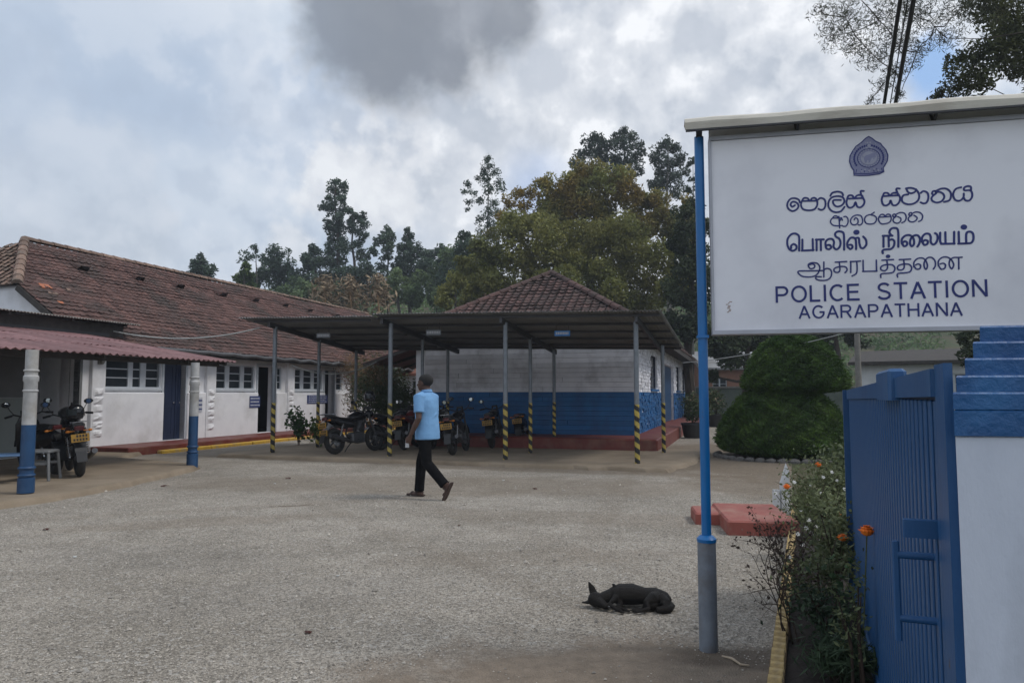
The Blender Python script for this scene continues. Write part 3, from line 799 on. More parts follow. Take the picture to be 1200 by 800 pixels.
# roof
EY, EZ, RY, RZ = -0.46, 2.66, 4.0, 5.72
Lr = math.hypot(RY - EY, RZ - EZ); vdir = Vector((0, RY - EY, RZ - EZ)).normalized()
deck = MB()
SG = S0 - 0.12; RS = 1.17; HZ = 4.08; HY = EY + (HZ - EZ) / (RZ - EZ) * (RY - EY)
f_ = lambda x, y, z: (x, y, z - 0.03)
deck.add([f_(SG, EY, EZ), f_(S1 + .5, EY, EZ), f_(S1 - 3.2, RY, RZ), f_(RS, RY, RZ), f_(SG, HY, HZ)], [(0, 1, 2, 3, 4)])
deck.add([f_(SG, 8 - EY, EZ), f_(S1 + .5, 8 - EY, EZ), f_(S1 - 3.2, RY, RZ), f_(RS, RY, RZ), f_(SG, 8 - HY, HZ)], [(4, 3, 2, 1, 0)])
deck.add([f_(SG, HY, HZ), f_(RS, RY, RZ), f_(SG, 8 - HY, HZ)], [(0, 1, 2)][::-1]); deck.add([f_(S1 + .5, EY, EZ), f_(S1 + .5, 8 - EY, EZ), f_(S1 - 3.2, RY, RZ)], [(0, 1, 2)])
roof = deck.build('roof', 'timber', lb)
rg = random.Random(3)
def in_front(u, v):
    x = SG + u; t = v / Lr
    if t > 0.985: return False
    z = EZ + (RZ - EZ) * t
    if z > HZ and x < SG + (z - HZ) / (RZ - HZ) * (RS - SG) - 0.05: return False
    if x > S1 + .5 - 3.7 * t: return False
    return True
tl = MB(); tiles(tl, (SG, EY, EZ), (1, 0, 0), vdir, in_front, 108, 27, 0.235, Lr / 26.5, rg)
tl.build('tiles', 'tile', roof).__setitem__('kind', 'stuff')
# half-hip end
hv = Vector((RS - SG, 0, RZ - HZ)).normalized(); hl = math.hypot(RS - SG, RZ - HZ); hw = 8 - 2 * HY
tl = MB(); tiles(tl, (SG, 8 - HY, HZ), (0, -1, 0), hv, lambda u, v: abs(u - hw / 2) < hw / 2 * (1 - v / hl) - 0.05 and v < hl, int(hw / 0.235), int(hl / 0.2) + 1, 0.235, 0.2, rg)
tl.build('hip_tiles', 'tile_pale', roof).__setitem__('kind', 'stuff')
def cap_row(p, q, n, parent, matn='tile_pale', r=0.12, name='ridge_tile'):
    p, q = Vector(p), Vector(q); d = (q - p) / n; L_ = d.length
    for i in range(n):
        c = MB(); a = p + d * i; ax = d.normalized()
        side = ax.cross(Vector((0, 0, 1))).normalized(); up = side.cross(ax).normalized()
        vs = []
        for (t, rr) in ((-0.02, r * 1.12), (L_ * 1.04, r * 0.92)):
            for k in range(6):
                an_ = math.pi * k / 5
                vs.append(a + ax * t + side * math.cos(an_) * rr + up * (math.sin(an_) * rr * 0.85 - 0.01))
        fs = [(k, k + 1, k + 7, k + 6) for k in range(5)] + [(5, 4, 3, 2, 1, 0), (6, 7, 8, 9, 10, 11)]
        c.cur = rg.random(); c.add(vs, fs); c.build(name, matn, parent, clean=True)
cap_row((RS, RY, RZ + 0.02), (S1 - 3.2, RY, RZ + 0.02), 46, roof, 'tile_pale')
cap_row((SG, HY, HZ + 0.04), (RS, RY, RZ + 0.04), 9, roof, 'tile_pale', 0.115, 'hip_cap_tile')
# verge board, eave board, gutter
vb = MB(); vb.beam((SG - 0.01, EY, EZ - 0.07), (SG - 0.01, HY, HZ - 0.07), 0.03, 0.14); vb.build('verge_board', 'timber', lb)
gt = MB(); gt.tube([(SG + 2.2 + 0.5 * k, EY - 0.06, EZ - 0.03 - 0.004 * k * (k % 2)) for k in range(44)], 0.055, 8); gt.build('gutter', 'gutter', lb)
sf = MB(); sf.box(S0, S1 + .4, EY + 0.02, EY + 0.05, EZ - 0.16, EZ - 0.045); sf.box(S0, S1 + .4, EY + 0.05, 0.0, EZ - 0.085, EZ - 0.06); sf.build('eave_board', 'timber', lb)
# small raised vent tiles and a few orange replacement tiles
def roof_pt(px, py):
    r = ray(px, py); rz = Matrix.Rotation(-LROT, 3, 'Z')
    o_ = rz @ (Vector((0, 0, EYE)) - Vector((LO[0], LO[1], 0))); d_ = rz @ r
    p0 = Vector((0, EY, EZ)); n_ = Vector((0, -(RZ - EZ), RY - EY))
    t = (p0 - o_).dot(n_) / d_.dot(n_); return o_ + d_ * t
nrm = Vector((0, -(RZ - EZ), RY - EY)).normalized()
for (px, py) in ((92, 315), (158, 327), (206, 336), (257, 345.5), (295, 352), (330, 358), (359, 364), (391, 370)):
    p = roof_pt(px, py) + nrm * 0.05; v = MB()
    a = Vector((1, 0, 0)); c0 = [p - a * 0.19 - vdir * 0.15, p + a * 0.19 - vdir * 0.15, p + a * 0.19 + vdir * 0.22, p - a * 0.19 + vdir * 0.22]
    tp = [p - a * 0.14 - vdir * 0.19 + nrm * 0.15, p + a * 0.14 - vdir * 0.19 + nrm * 0.15]
    v.add(c0 + tp, [(4, 5, 2, 3), (0, 4, 3), (1, 2, 5), (0, 3, 2, 1)]); v.add([c0[0] + nrm * .01, c0[1] + nrm * .01, tp[1] - nrm * .02, tp[0] - nrm * .02], [(0, 1, 2, 3)], 1)  # black front face paints the dark inside of the vent
    v.build('vent_tile', ['tile', 'black_plastic'], roof)
for (px, py, w, h, mt_) in ((51, 338, 0.34, 0.22, 'orange_tile'), (60, 346, 0.3, 0.1, 'tile_pale'), (69, 357, 0.18, 0.1, 'orange_tile'), (79, 342, 0.12, 0.12, 'tile_pale')):
    p = roof_pt(px, py) + nrm * 0.075; v = MB(); a = Vector((1, 0, 0)) * w / 2; b = vdir * h / 2
    v.add([p - a - b, p + a - b * .7, p + a + b, p - a * .6 + b * 1.1] + [p - a - b - nrm * .03, p + a - b * .7 - nrm * .03, p + a + b - nrm * .03, p - a * .6 + b * 1.1 - nrm * .03], [(0, 1, 2, 3), (4, 5, 1, 0), (5, 6, 2, 1), (7, 4, 0, 3), (6, 7, 3, 2)])
    v.build('loose_tile', mt_, roof)
# wall lamp bracket between the near doorway and the first window
wl_ = MB(); s_ = sL(111); wl_.box(s_ - 0.07, s_ + 0.07, -0.14, -0.10, 2.18, 2.42); wl_.ball((s_, -0.19, 2.26), (0.05, 0.05, 0.08)); wl_.build('wall_lamp', 'bench_grey', lb)
# pale green dado; above it the porch shade put into a grey sheet
pg = MB(); pg.box(-8.6, D_0[0] - 0.08, -0.03, -0.002, 0.12, 1.38); pg.build('porch_dado', 'dado_green', lb)
pg = MB(); pg.box(-8.6, D_0[0] - 0.08, -0.012, -0.001, 1.385, 2.64); pg.build('porch_wall_shade', 'shade_wall', lb)

# notices on the wall
def notice(s, z, w, h, y, matb, matw, lines, label, parent_rot=LROT, origin=LO, cat='sign', dash=6):
    t = thing('notice', (0, 0, 0), 0, label, cat)
    ca, sa = math.cos(parent_rot), math.sin(parent_rot)
    t.location = (origin[0] + s * ca - y * sa, origin[1] + s * sa + y * ca, z); t.rotation_euler = (0, 0, parent_rot)
    b = MB(); b.box(-w / 2, w / 2, -0.008, 0.008, -h / 2, h / 2); b.build('sign_plate', matb, t)
    rg_ = random.Random(int(s * 91)); k = MB()
    for i in range(lines):
        zc_ = h / 2 - h * (i + 0.72) / (lines + 0.4); x = -w / 2 + 0.06 * w
        while x < w / 2 - 0.1 * w:
            ww = w / dash * rg_.uniform(0.35, 0.7)
            k.box(x, min(x + ww, w / 2 - .05 * w), -0.011, -0.0081, zc_ - h / lines * 0.16, zc_ + h / lines * 0.16); x += ww + w * 0.025
    k.build('sign_text', matw, t).__setitem__('kind', 'stuff')
    return t
s_ = (sL(289.5) + sL(302)) / 2; notice(s_, zL(296, 470.5), sL(302) - sL(290), 0.36, -0.085, 'notice_blue', 'notice_white', 3, 'small square blue notice with white lines on the wall left of the second dark doorway')
s_ = (sL(357.5) + sL(381)) / 2; notice(s_, zL(369, 467.5), sL(381) - sL(357.5), 0.30, -0.085, 'notice_blue', 'notice_white', 4, 'wide blue notice board with white lines on the wall beyond the second striped post', dash=9)
t = notice(sL(231.5), zL(231.5, 474), 0.17, 0.42, -0.08, 'notice_white', 'notice_blue', 3, 'narrow white wall plate with dark blue figures beside the nearer blue and white column', dash=1.6)

# ------------------------------------------------------------------ porch canopy on turned columns
pc = thing('porch_canopy', (LO[0], LO[1], 0), LROT, 'low canopy of faded maroon roofing sheets on blue and white turned columns', 'canopy')
FY, FZ, BY, BZ = -4.55, 2.13, 0.0, 2.86
cd = Vector((0, BY - FY, BZ - FZ)); cl = cd.length; cd.normalize()
xa = -0.74; k = 0; rg = random.Random(5)
while xa > -8.4:
    x0 = xa - 0.86
    for r_ in range(3):
        sh = MB(); sh.cur = rg.random()
        off = rg.uniform(-0.06, 0.06)
        corrugated(sh, (x0, FY + (BY - FY) * r_ / 3, FZ + (BZ - FZ) * r_ / 3 + (0.012 * r_) + rg.uniform(0, .008)), (1, 0, 0.004 * rg.uniform(-1, 1)), cd, 0.90, cl / 3 * 1.05, 0.146, 0.020, 0.007, seg=1)
        sh.build('roof_sheet', 'canopy_sheet', pc)
    xa -= 0.86; k += 1
bm_ = MB()
bm_.beam((-.85, -4.2, FZ - 0.04), (-8.4, -4.2, FZ - 0.04), 0.08, 0.10); bm_.build('front_beam', 'timber', pc)
for x in (-.9, -2.0, -4.0, -6.0, -8.0):
    b = MB(); b.beam((x, FY + 0.1, FZ - 0.035), (x, -0.02, BZ - 0.06), 0.05, 0.07); b.build('rafter', 'timber', pc)
for y in (-3.0, -1.6):
    b = MB(); z = FZ + (y - FY) / (BY - FY) * (BZ - FZ) - 0.045; b.beam((-.82, y, z), (-8.4, y, z), 0.05, 0.05); b.build('purlin', 'timber', pc)
def column(px, py, zb):
    p = G(px, py, zb); q = Matrix.Rotation(-LROT, 3, 'Z') @ (p - Vector((LO[0], LO[1], 0)))
    c = MB(); c.lathe([(0.105, zb), (0.105, 0.30), (0.088, 0.31), (0.088, 1.03)], 20, (q.x, q.y, 0)); c.build('column_base', 'blue_paint', pc, smooth=True)
    for z in (0.34, 0.44):
        c = MB(); c.torus((q.x, q.y, z), 0.088, 0.022, 20, 8, axis='z'); c.build('column_ring', 'blue_paint', pc, smooth=True)
    c = MB(); c.lathe([(0.087, 1.031), (0.084, 1.62), (0.096, 1.64), (0.096, 1.70), (0.080, 1.72), (0.080, 2.07)], 20, (q.x, q.y, 0)); c.build('column_shaft', 'col_white', pc, smooth=True)
    for z in (1.50, 1.78):
        c = MB(); c.torus((q.x, q.y, z), 0.080, 0.018, 20, 8, axis='z'); c.build('column_ring', 'col_white', pc, smooth=True)
    return q
q1 = column(30, 577, 0.10); q2 = column(225, 548, 0.03)
for k in (1, 2):
    pass
# raised clerestory with its own corrugated roof above the canopy
cs = thing('upper_shed_roof', (LO[0], LO[1], 0), LROT, 'small corrugated tin roof with a dark boarded front above the maroon canopy', 'roof')
b = MB(); b.box(-8.4, 0.45, -0.30, -0.22, 2.80, 3.16); b.build('front_board', 'timber', cs)
b = MB(); b.box(-3.0, 0.0, -0.335, -0.301, 2.84, 2.92); b.build('rail', 'steel_dark', cs)
for k in range(10):
    sh = MB(); corrugated(sh, (0.62 - (k + 1) * 0.9, -0.62, 3.17), (1, 0, 0), (0, 1, 0.10), 0.93, 2.1, 0.076, 0.014, 0.006, seg=1); sh.build('roof_sheet', 'tin_edge', cs)
for x in (0.3, -1.2, -2.7, -4.2):
    b = MB(); b.beam((x, -0.55, 3.13), (x, 1.2, 3.30), 0.05, 0.06); b.build('rafter', 'timber', cs)

# porch floor slab with a worn curved edge, and the carport slab
def slab(name, pts, z, m='concrete_slab', seed=1, edge=0.035):
    rg_ = random.Random(seed); ring = []
    for i in range(len(pts)):
        a = Vector((*pts[i], 0)); b = Vector((*pts[(i + 1) % len(pts)], 0)); L_ = (b - a).length; n_ = max(1, int(L_ / 0.35))
        for k in range(n_):
            p = a.lerp(b, k / n_); ring.append(Vector((p.x + rg_.gauss(0, edge * .6), p.y + rg_.gauss(0, edge * .6), 0)))
    cen = sum(ring, Vector()) / len(ring); n_ = len(ring)
    lay = [(1.0 + 0.012, -0.03), (1.0, z * 0.55), (0.992, z * 0.92), (0.982, z)]
    mb_ = MB(); vs = []
    for sc_, zz in lay:
        for p in ring: q = cen + (p - cen) * sc_; vs.append((q.x, q.y, zz + (rg_.uniform(-.004, .004) if zz > 0 else 0)))
    fs = [(l * n_ + i, l * n_ + (i + 1) % n_, (l + 1) * n_ + (i + 1) % n_, (l + 1) * n_ + i) for l in range(3) for i in range(n_)]
    mb_.add(vs, fs); mb_.add([vs[3 * n_ + i] for i in range(n_)], [tuple(range(n_))])
    o_ = mb_.build(name, m, clean=True); tag(o_, kind='structure'); return o_
g1 = [G(x, y, 0) for x, y in ((0, 596), (60, 588), (110, 579), (150, 570), (185, 562), (222, 553), (232, 549), (205, 545))]
slab('porch_floor', [(-14.5, 7.0), (-8.2, 8.2)] + [(p.x, p.y) for p in g1] + [(-8.6, 16.0), (-8.9, 17.5), (-10.3, 17.9), (-15.5, 12)], 0.09, seed=2)
# ------------------------------------------------------------------ second building (blue and white painted blocks, hipped tile roof)
A2 = R(17.3); D2v = (math.sin(A2), math.cos(A2)); MROT = math.pi / 2 - A2
MO = (3.28, 19.45)
mbld = thing('station_block', (MO[0], MO[1], 0), MROT, 'building with white over blue block walls and hipped red tile roof behind the carport', 'building')
MW, MLn, MH = 6.1, 20.0, 3.12      # width (local y), length (local x), wall height
PL = 0.36; BL = 1.52
b = MB(); b.cbox(-1.55, MLn, -0.75, MW + 0.6, -0.02, PL, 0.03); b.build('plinth', 'red_floor', mbld)
def blocks(mb_, axis, fixed, a0, a1, z0, z1, ch, lw, rg_, ops=(), dep=0.10, jit=0.006, j=0.010):
    """one wall face of coursed blocks with recessed joints; axis 'y' -> face at x=fixed, 'x' -> face at y=fixed"""
    n = max(1, round((z1 - z0) / ch)); ch = (z1 - z0) / n
    for r_ in range(n):
        zc0, zc1 = z0 + ch * r_, z0 + ch * (r_ + 1) - j
        spans = [(a0, a1)]
        for o0, o1, oz0, oz1 in ops:
            if oz0 < (zc0 + zc1) / 2 < oz1:
                spans = [s for a, b_ in spans for s in ((a, min(b_, o0)), (max(a, o1), b_)) if s[1] - s[0] > 0.02]
        for a, b_ in spans:
            x = a
            while x < b_ - 0.01:
                w = min(lw * rg_.uniform(0.7, 1.3), b_ - x)
                if b_ - x - w < lw * 0.3: w = b_ - x
                mb_.cur = rg_.random(); p = rg_.gauss(0, jit); t1 = rg_.gauss(0, jit * .7)
                c0, c1 = x + j / 2, x + w - j / 2
                if axis == 'y':
                    vs = [(fixed + p, c0, zc0), (fixed + p + t1, c1, zc0), (fixed + p - t1, c1, zc1), (fixed + p, c0, zc1), (fixed + .03, c0 - .004, zc0 - .004), (fixed + .03, c1 + .004, zc0 - .004), (fixed + .03, c1 + .004, zc1 + .004), (fixed + .03, c0 - .004, zc1 + .004)]
                    mb_.add(vs, [(3, 2, 1, 0), (0, 1, 5, 4), (1, 2, 6, 5), (2, 3, 7, 6), (3, 0, 4, 7)])
                else:
                    vs = [(c0, fixed + p, zc0), (c1, fixed + p + t1, zc0), (c1, fixed + p - t1, zc1), (c0, fixed + p, zc1), (c0 - .004, fixed + .03, zc0 - .004), (c1 + .004, fixed + .03, zc0 - .004), (c1 + .004, fixed + .03, zc1 + .004), (c0 - .004, fixed + .03, zc1 + .004)]
                    mb_.add(vs, [(0, 1, 2, 3), (4, 5, 1, 0), (5, 6, 2, 1), (6, 7, 3, 2), (7, 4, 0, 3)])
                x += w
    mb_.cur = .5
rg = random.Random(9)
# front wall: backing wall + facing blocks (local face x = 0, y from 0 to MW)
def side_s(px): return plane_hit(px, 470, MO, D2v)[0]
sw = [(side_s(763), side_s(770.5)), (side_s(793), side_s(797)), (side_s(800.5), side_s(803)), (side_s(806), side_s(808))]
sd_ = [(side_s(777), side_s(790))]
sops = [(a, b_, 1.62, 2.75) for a, b_ in sw] + [(a, b_, PL, 2.6) for a, b_ in sd_]
b = MB(); b.box(0.03, 0.25, 0.25, MW, PL, MH); b.build('front_wall', 'white_block', mbld)
b = MB(); wall(b, 0.03, MLn, PL, MH, 0.03, 0.25, sops); b.build('side_wall', 'white_block', mbld)
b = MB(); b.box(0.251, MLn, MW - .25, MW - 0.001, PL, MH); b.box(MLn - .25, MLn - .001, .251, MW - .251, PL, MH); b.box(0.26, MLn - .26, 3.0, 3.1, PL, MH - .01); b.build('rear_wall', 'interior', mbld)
b = MB(); blocks(b, 'y', 0.0, 0.0, MW, BL, MH, 0.135, 2.6, rg, jit=.004, j=.007); b.build('white_blocks', 'white_block', mbld).__setitem__('kind', 'stuff')
b = MB(); blocks(b, 'y', 0.0, 0.0, MW, PL, BL, 0.135, 2.6, rg, jit=.004, j=.007); b.build('blue_blocks', 'blue_block', mbld).__setitem__('kind', 'stuff')
b = MB(); blocks(b, 'x', 0.0, 0.0, MLn, BL, MH, 0.10, 0.24, rg, sops, jit=.011); b.build('white_blocks', 'white_block', mbld).__setitem__('kind', 'stuff')
b = MB(); blocks(b, 'x', 0.0, 0.0, MLn, PL, BL, 0.10, 0.24, rg, sops, jit=.013); b.build('blue_blocks', 'blue_block', mbld).__setitem__('kind', 'stuff')
for a, b_ in sw: window(a, b_, [(0.08, 0.92)], 1.62, 2.75, mbld, y=0.09, rows=3, fm='navy_paint')
for a, b_ in sw:
    q = MB(); q.box(a - 0.1, b_ + 0.1, -0.06, 0.05, 1.55, 1.618); q.build('sill', 'blue_block', mbld)
door(sd_[0][0] + .02, sd_[0][1] - .02, PL + .01, 2.58, mbld, y=0.12, m='blue_paint')
# white corner return further left, with its own sloping roof
b = MB(); b.box(1.2, 1.45, MW + 0.001, MW + 0.85, 0.1, 2.95); b.box(1.45, 6.0, MW + 0.60, MW + 0.85, 0.1, 2.95); b.build('return_wall', 'white_wall', mbld)
b = MB(); corrugated(b, (0.9, MW + 2.6, 2.42), (1, 0, 0), (0, -2.0, 0.62), 4.6, 2.2, 0.14, 0.02, 0.01); b.build('lean_to_roof', 'canopy_sheet', mbld)
for x in (0.95, 2.4, 3.8):
    b = MB(); b.beam((x, MW + 2.55, 2.38), (x, MW + 0.3, 3.05), 0.06, 0.09); b.build('rafter', 'timber', mbld)
# hipped roof
OV = 0.62; ez, rz_ = 3.14, 5.35; hwid = MW / 2 + OV
deck = MB(); xA, xB = -OV, MLn + OV; yA, yB = -OV, MW + OV; ym_ = MW / 2; k_ = hwid
dz = -0.03
deck.add([(xA, yA, ez + dz), (xB, yA, ez + dz), (xB - k_, ym_, rz_ + dz), (xA + k_, ym_, rz_ + dz)], [(0, 1, 2, 3)])
deck.add([(xA, yB, ez + dz), (xB, yB, ez + dz), (xB - k_, ym_, rz_ + dz), (xA + k_, ym_, rz_ + dz)], [(3, 2, 1, 0)])
deck.add([(xA, yA, ez + dz), (xA, yB, ez + dz), (xA + k_, ym_, rz_ + dz)], [(2, 1, 0)])
deck.add([(xB, yA, ez + dz), (xB, yB, ez + dz), (xB - k_, ym_, rz_ + dz)], [(0, 1, 2)])
mroof = deck.build('roof', 'timber', mbld)
sl_ = math.hypot(hwid, rz_ - ez); rg = random.Random(21)
tl = MB(); tiles(tl, (xA, yB, ez), (0, -1, 0), (hwid, 0, rz_ - ez), lambda u, v: abs(u - hwid) < hwid * (1 - v / sl_) - 0.06, int(2 * hwid / 0.235), int(sl_ / 0.215) + 1, 0.235, 0.215, rg)
tl.build('front_tiles', 'tile_dark', mroof).__setitem__('kind', 'stuff')
tl = MB(); tiles(tl, (xA, yA, ez), (1, 0, 0), (0, hwid, rz_ - ez), lambda u, v: u > hwid * v / sl_ + .06 and u < (xB - xA) - hwid * v / sl_ and v < sl_, 90, int(sl_ / 0.215) + 1, 0.235, 0.215, rg)
tl.build('side_tiles', 'tile_dark', mroof).__setitem__('kind', 'stuff')
tl = MB(); tiles(tl, (xB, yB, ez), (-1, 0, 0), (0, -hwid, rz_ - ez), lambda u, v: (xB - xA) - u > hwid * v / sl_ + .06 and v < sl_, 90, int(sl_ / 0.215) + 1, 0.235, 0.215, rg)
tl.build('side_tiles', 'tile_dark', mroof).__setitem__('kind', 'stuff')
cap_row((xA, yA, ez + .03), (xA + k_, ym_, rz_ + .03), 14, mroof, 'tile_dark', 0.12, 'hip_cap_tile')
cap_row((xA, yB, ez + .03), (xA + k_, ym_, rz_ + .03), 14, mroof, 'tile_dark', 0.12, 'hip_cap_tile')
cap_row((xA + k_, ym_, rz_ + .03), (xB - k_, ym_, rz_ + .03), 36, mroof, 'tile_dark')
b = MB(); b.box(xA, xA + .03, yA, yB, ez - .20, ez - .035); b.box(xA + .031, xB, yA, yA + .03, ez - .20, ez - .035); b.box(xA + .032, -.005, yA + .031, yB, ez - .10, ez - .08); b.box(-.005, xB, yA + .031, -.03, ez - .10, ez - .08)
b.build('eave_board', 'timber', mbld)
# bench on the walk beside the wall
bc = thing('bench', (0, 0, 0), MROT, 'low grey stone bench beside the blue wall behind the right-hand striped posts', 'bench')
p = G(800, 494, 0.05); bc.location = (p.x - .1, p.y, 0)
b = MB(); b.cbox(-0.25, 1.2, -.22, .22, .42, .52, .02); b.build('seat', 'bench_grey', bc)
for x in (0.0, .95):
    b = MB(); b.cbox(x - .1, x + .1, -.17, .17, 0.0, .419, .02); b.build('leg', 'bench_grey', bc)

# ------------------------------------------------------------------ carport
A3 = R(18.7); CROT = math.pi / 2 - A3
CO = G(747, 543, .08)
cp = thing('carport', (CO.x, CO.y, 0), CROT, 'open carport with corrugated sheet roof on posts striped yellow and black', 'carport')
def c2w(x, y, z=0): return Matrix.Rotation(CROT, 3, 'Z') @ Vector((x, y, z)) + Vector((CO.x, CO.y, 0))
SL = [(-0.75, -0.65), (-0.75, 9.6), (5.2, 9.9), (5.2, 4.5), (4.2, 2), (4.2, -0.9), (1.0, -1.0)]
slab('carport_floor', [(c2w(x, y).x, c2w(x, y).y) for x, y in SL][::-1], 0.08, seed=8, edge=.045)
def zroof(x, y): return 3.09 + .024 * y - 0.10 * (x + 0.35) - (0.055 if y > 5.95 else 0.0)
def cpost(x, y, zb=0.08, th=0.045):
    top = zroof(x, y) - 0.14; r_ = th
    px = MB(); px.tube([(x, y, 1.24), (x, y, top)], r_, 12); po = px.build('post', 'post_grey', cp, smooth=True)
    s = MB(); n = 12; turns = 5.6; seg = 72; zt = 1.25
    for k in range(seg):                              # helical painted bands, two starts
        z0, z1 = zb + (zt - zb) * k / seg, zb + (zt - zb) * (k + 1) / seg
        for j in range(n):
            a0, a1 = 2 * math.pi * j / n, 2 * math.pi * (j + 1) / n
            ph = ((j + .5) / n + (k + .5) / seg * turns * 1.0) * 1.0
            mi = 1 if (ph * 2) % 2 < 1 else 0
            rr = r_ + 0.002
            s.add([(x + rr * math.cos(a0), y + rr * math.sin(a0), z0), (x + rr * math.cos(a1), y + rr * math.sin(a1), z0), (x + rr * math.cos(a1), y + rr * math.sin(a1), z1), (x + rr * math.cos(a0), y + rr * math.sin(a0), z1)], [(0, 1, 2, 3)], mi)
    s.build('striped_base', ['stripe_black', 'stripe_yellow'], cp, clean=True)
    return po
for y in (0.0, 2.78, 5.52, 8.62): cpost(0.0, y, th=0.05)
for y in (2.80, 5.62, 8.62): cpost(1.85, y, th=0.042)
for y in (2.7, 5.7, 8.55): cpost(3.6, y, zb=0.34 if y < 6 else .08, th=0.042)
p = Matrix.Rotation(-CROT, 3, 'Z') @ (G(778, 530, .08) - Vector((CO.x, CO.y, 0))); cpost(p.x, p.y, th=.045)
for y in (-0.05, 2.80, 5.62, 8.62):
    r_ = MB(); r_.beam((-0.25, y, zroof(-.25, y) - .135), (4.15, y, zroof(4.15, y) - .135), 0.06, 0.12); r_.build('rafter', 'steel_dark', cp)
for x in (-0.15, 0.75, 1.65, 2.55, 3.45, 4.0):
    for (ya, yb_) in ((-0.5, 5.90), (5.96, 9.1)):
        r_ = MB(); r_.beam((x, ya, zroof(x, ya + .1) - .045), (x, yb_, zroof(x, max(ya, yb_ - .1)) - .045), 0.05, 0.05); r_.build('purlin', 'steel_dark', cp)
y = -0.55; rg = random.Random(4)
while y < 9.15:
    w = 0.93; z = zroof(-.35, y + .4); sl2 = Vector((1, 0, -.10))
    sh = MB(); corrugated(sh, (-0.40 + rg.uniform(-.015, .015), y + w, zroof(-.35, y + .4) + .024 * (w - .4) + rg.uniform(0, .008)), (0, -1, -.024), sl2, w, 4.75, 0.076, 0.013, 0.005, seg=2)
    sh.build('roof_sheet', ['roof_sheet'], cp); y += 0.90
# small bay signs under the roof
for (px, py, w, h, mb_, mw, lab) in ((379, 393, .36, .11, 'post_grey', 'notice_white', 'leftmost small grey bay sign hanging under the carport roof'),
                                   (508, 389.5, .36, .12, 'post_grey', 'notice_white', 'middle small grey bay sign hanging under the carport roof'),
                                   (659, 390.5, .34, .115, 'notice_bright', 'notice_white', 'small bright blue bay sign hanging under the carport roof')):
    q = P(px, py, c2w(0.5, (747 - px) / 49).y); t = thing('bay_sign', q, CROT - math.pi / 2 + R(6), lab, 'sign')
    b = MB(); b.box(-w / 2, w / 2, -.006, .006, -h / 2, h / 2); b.build('sign_plate', mb_, t)
    b = MB(); x = -w * .42
    while x < w * .40:
        ww = w * rg.uniform(.06, .10); b.box(x, x + ww, -.009, -.0061, -h * .22, h * .25); x += ww * 1.3
    b.build('sign_text', mw, t).__setitem__('kind', 'stuff')
    b = MB(); 
    for sx in (-1, 1): b.beam((sx * w * .4, 0, h / 2), (sx * w * .4, 0, h / 2 + .16), .008, .008)
    b.build('hanger', 'steel_dark', t)

# ------------------------------------------------------------------ motorcycles (local x forward, z up)
def wheel(parent, x, r=0.30, w=0.10, name='wheel'):
    t = MB(); t.torus((x, 0, r), r - w * .48, w * .5, 28, 10); wo = t.build('tyre', 'rubber', parent, smooth=True); wo.name = name
    k = MB(); k.torus((x, 0, r), r - w * .98, 0.018, 28, 6)
    for sgn in (-1, 1): pass
    k.lathe([(0.02, -.07), (0.045, -.05), (0.045, .05), (0.02, .07)], 12, (x, 0, r), axis='y')
    for i in range(5):
        a = 2 * math.pi * i / 5; k.beam((x + .03 * math.cos(a), 0, r + .03 * math.sin(a)), (x + (r - w) * math.cos(a), 0, r + (r - w) * math.sin(a)), .03, .035, up=(0, 1, 0))
    k.build('rim', 'engine', wo, smooth=False)
    d = MB(); d.lathe([(0.11, -.075), (0.11, -.07)], 20, (x, 0, r), axis='y'); d.build('brake_disc', 'chrome', wo)
    return wo
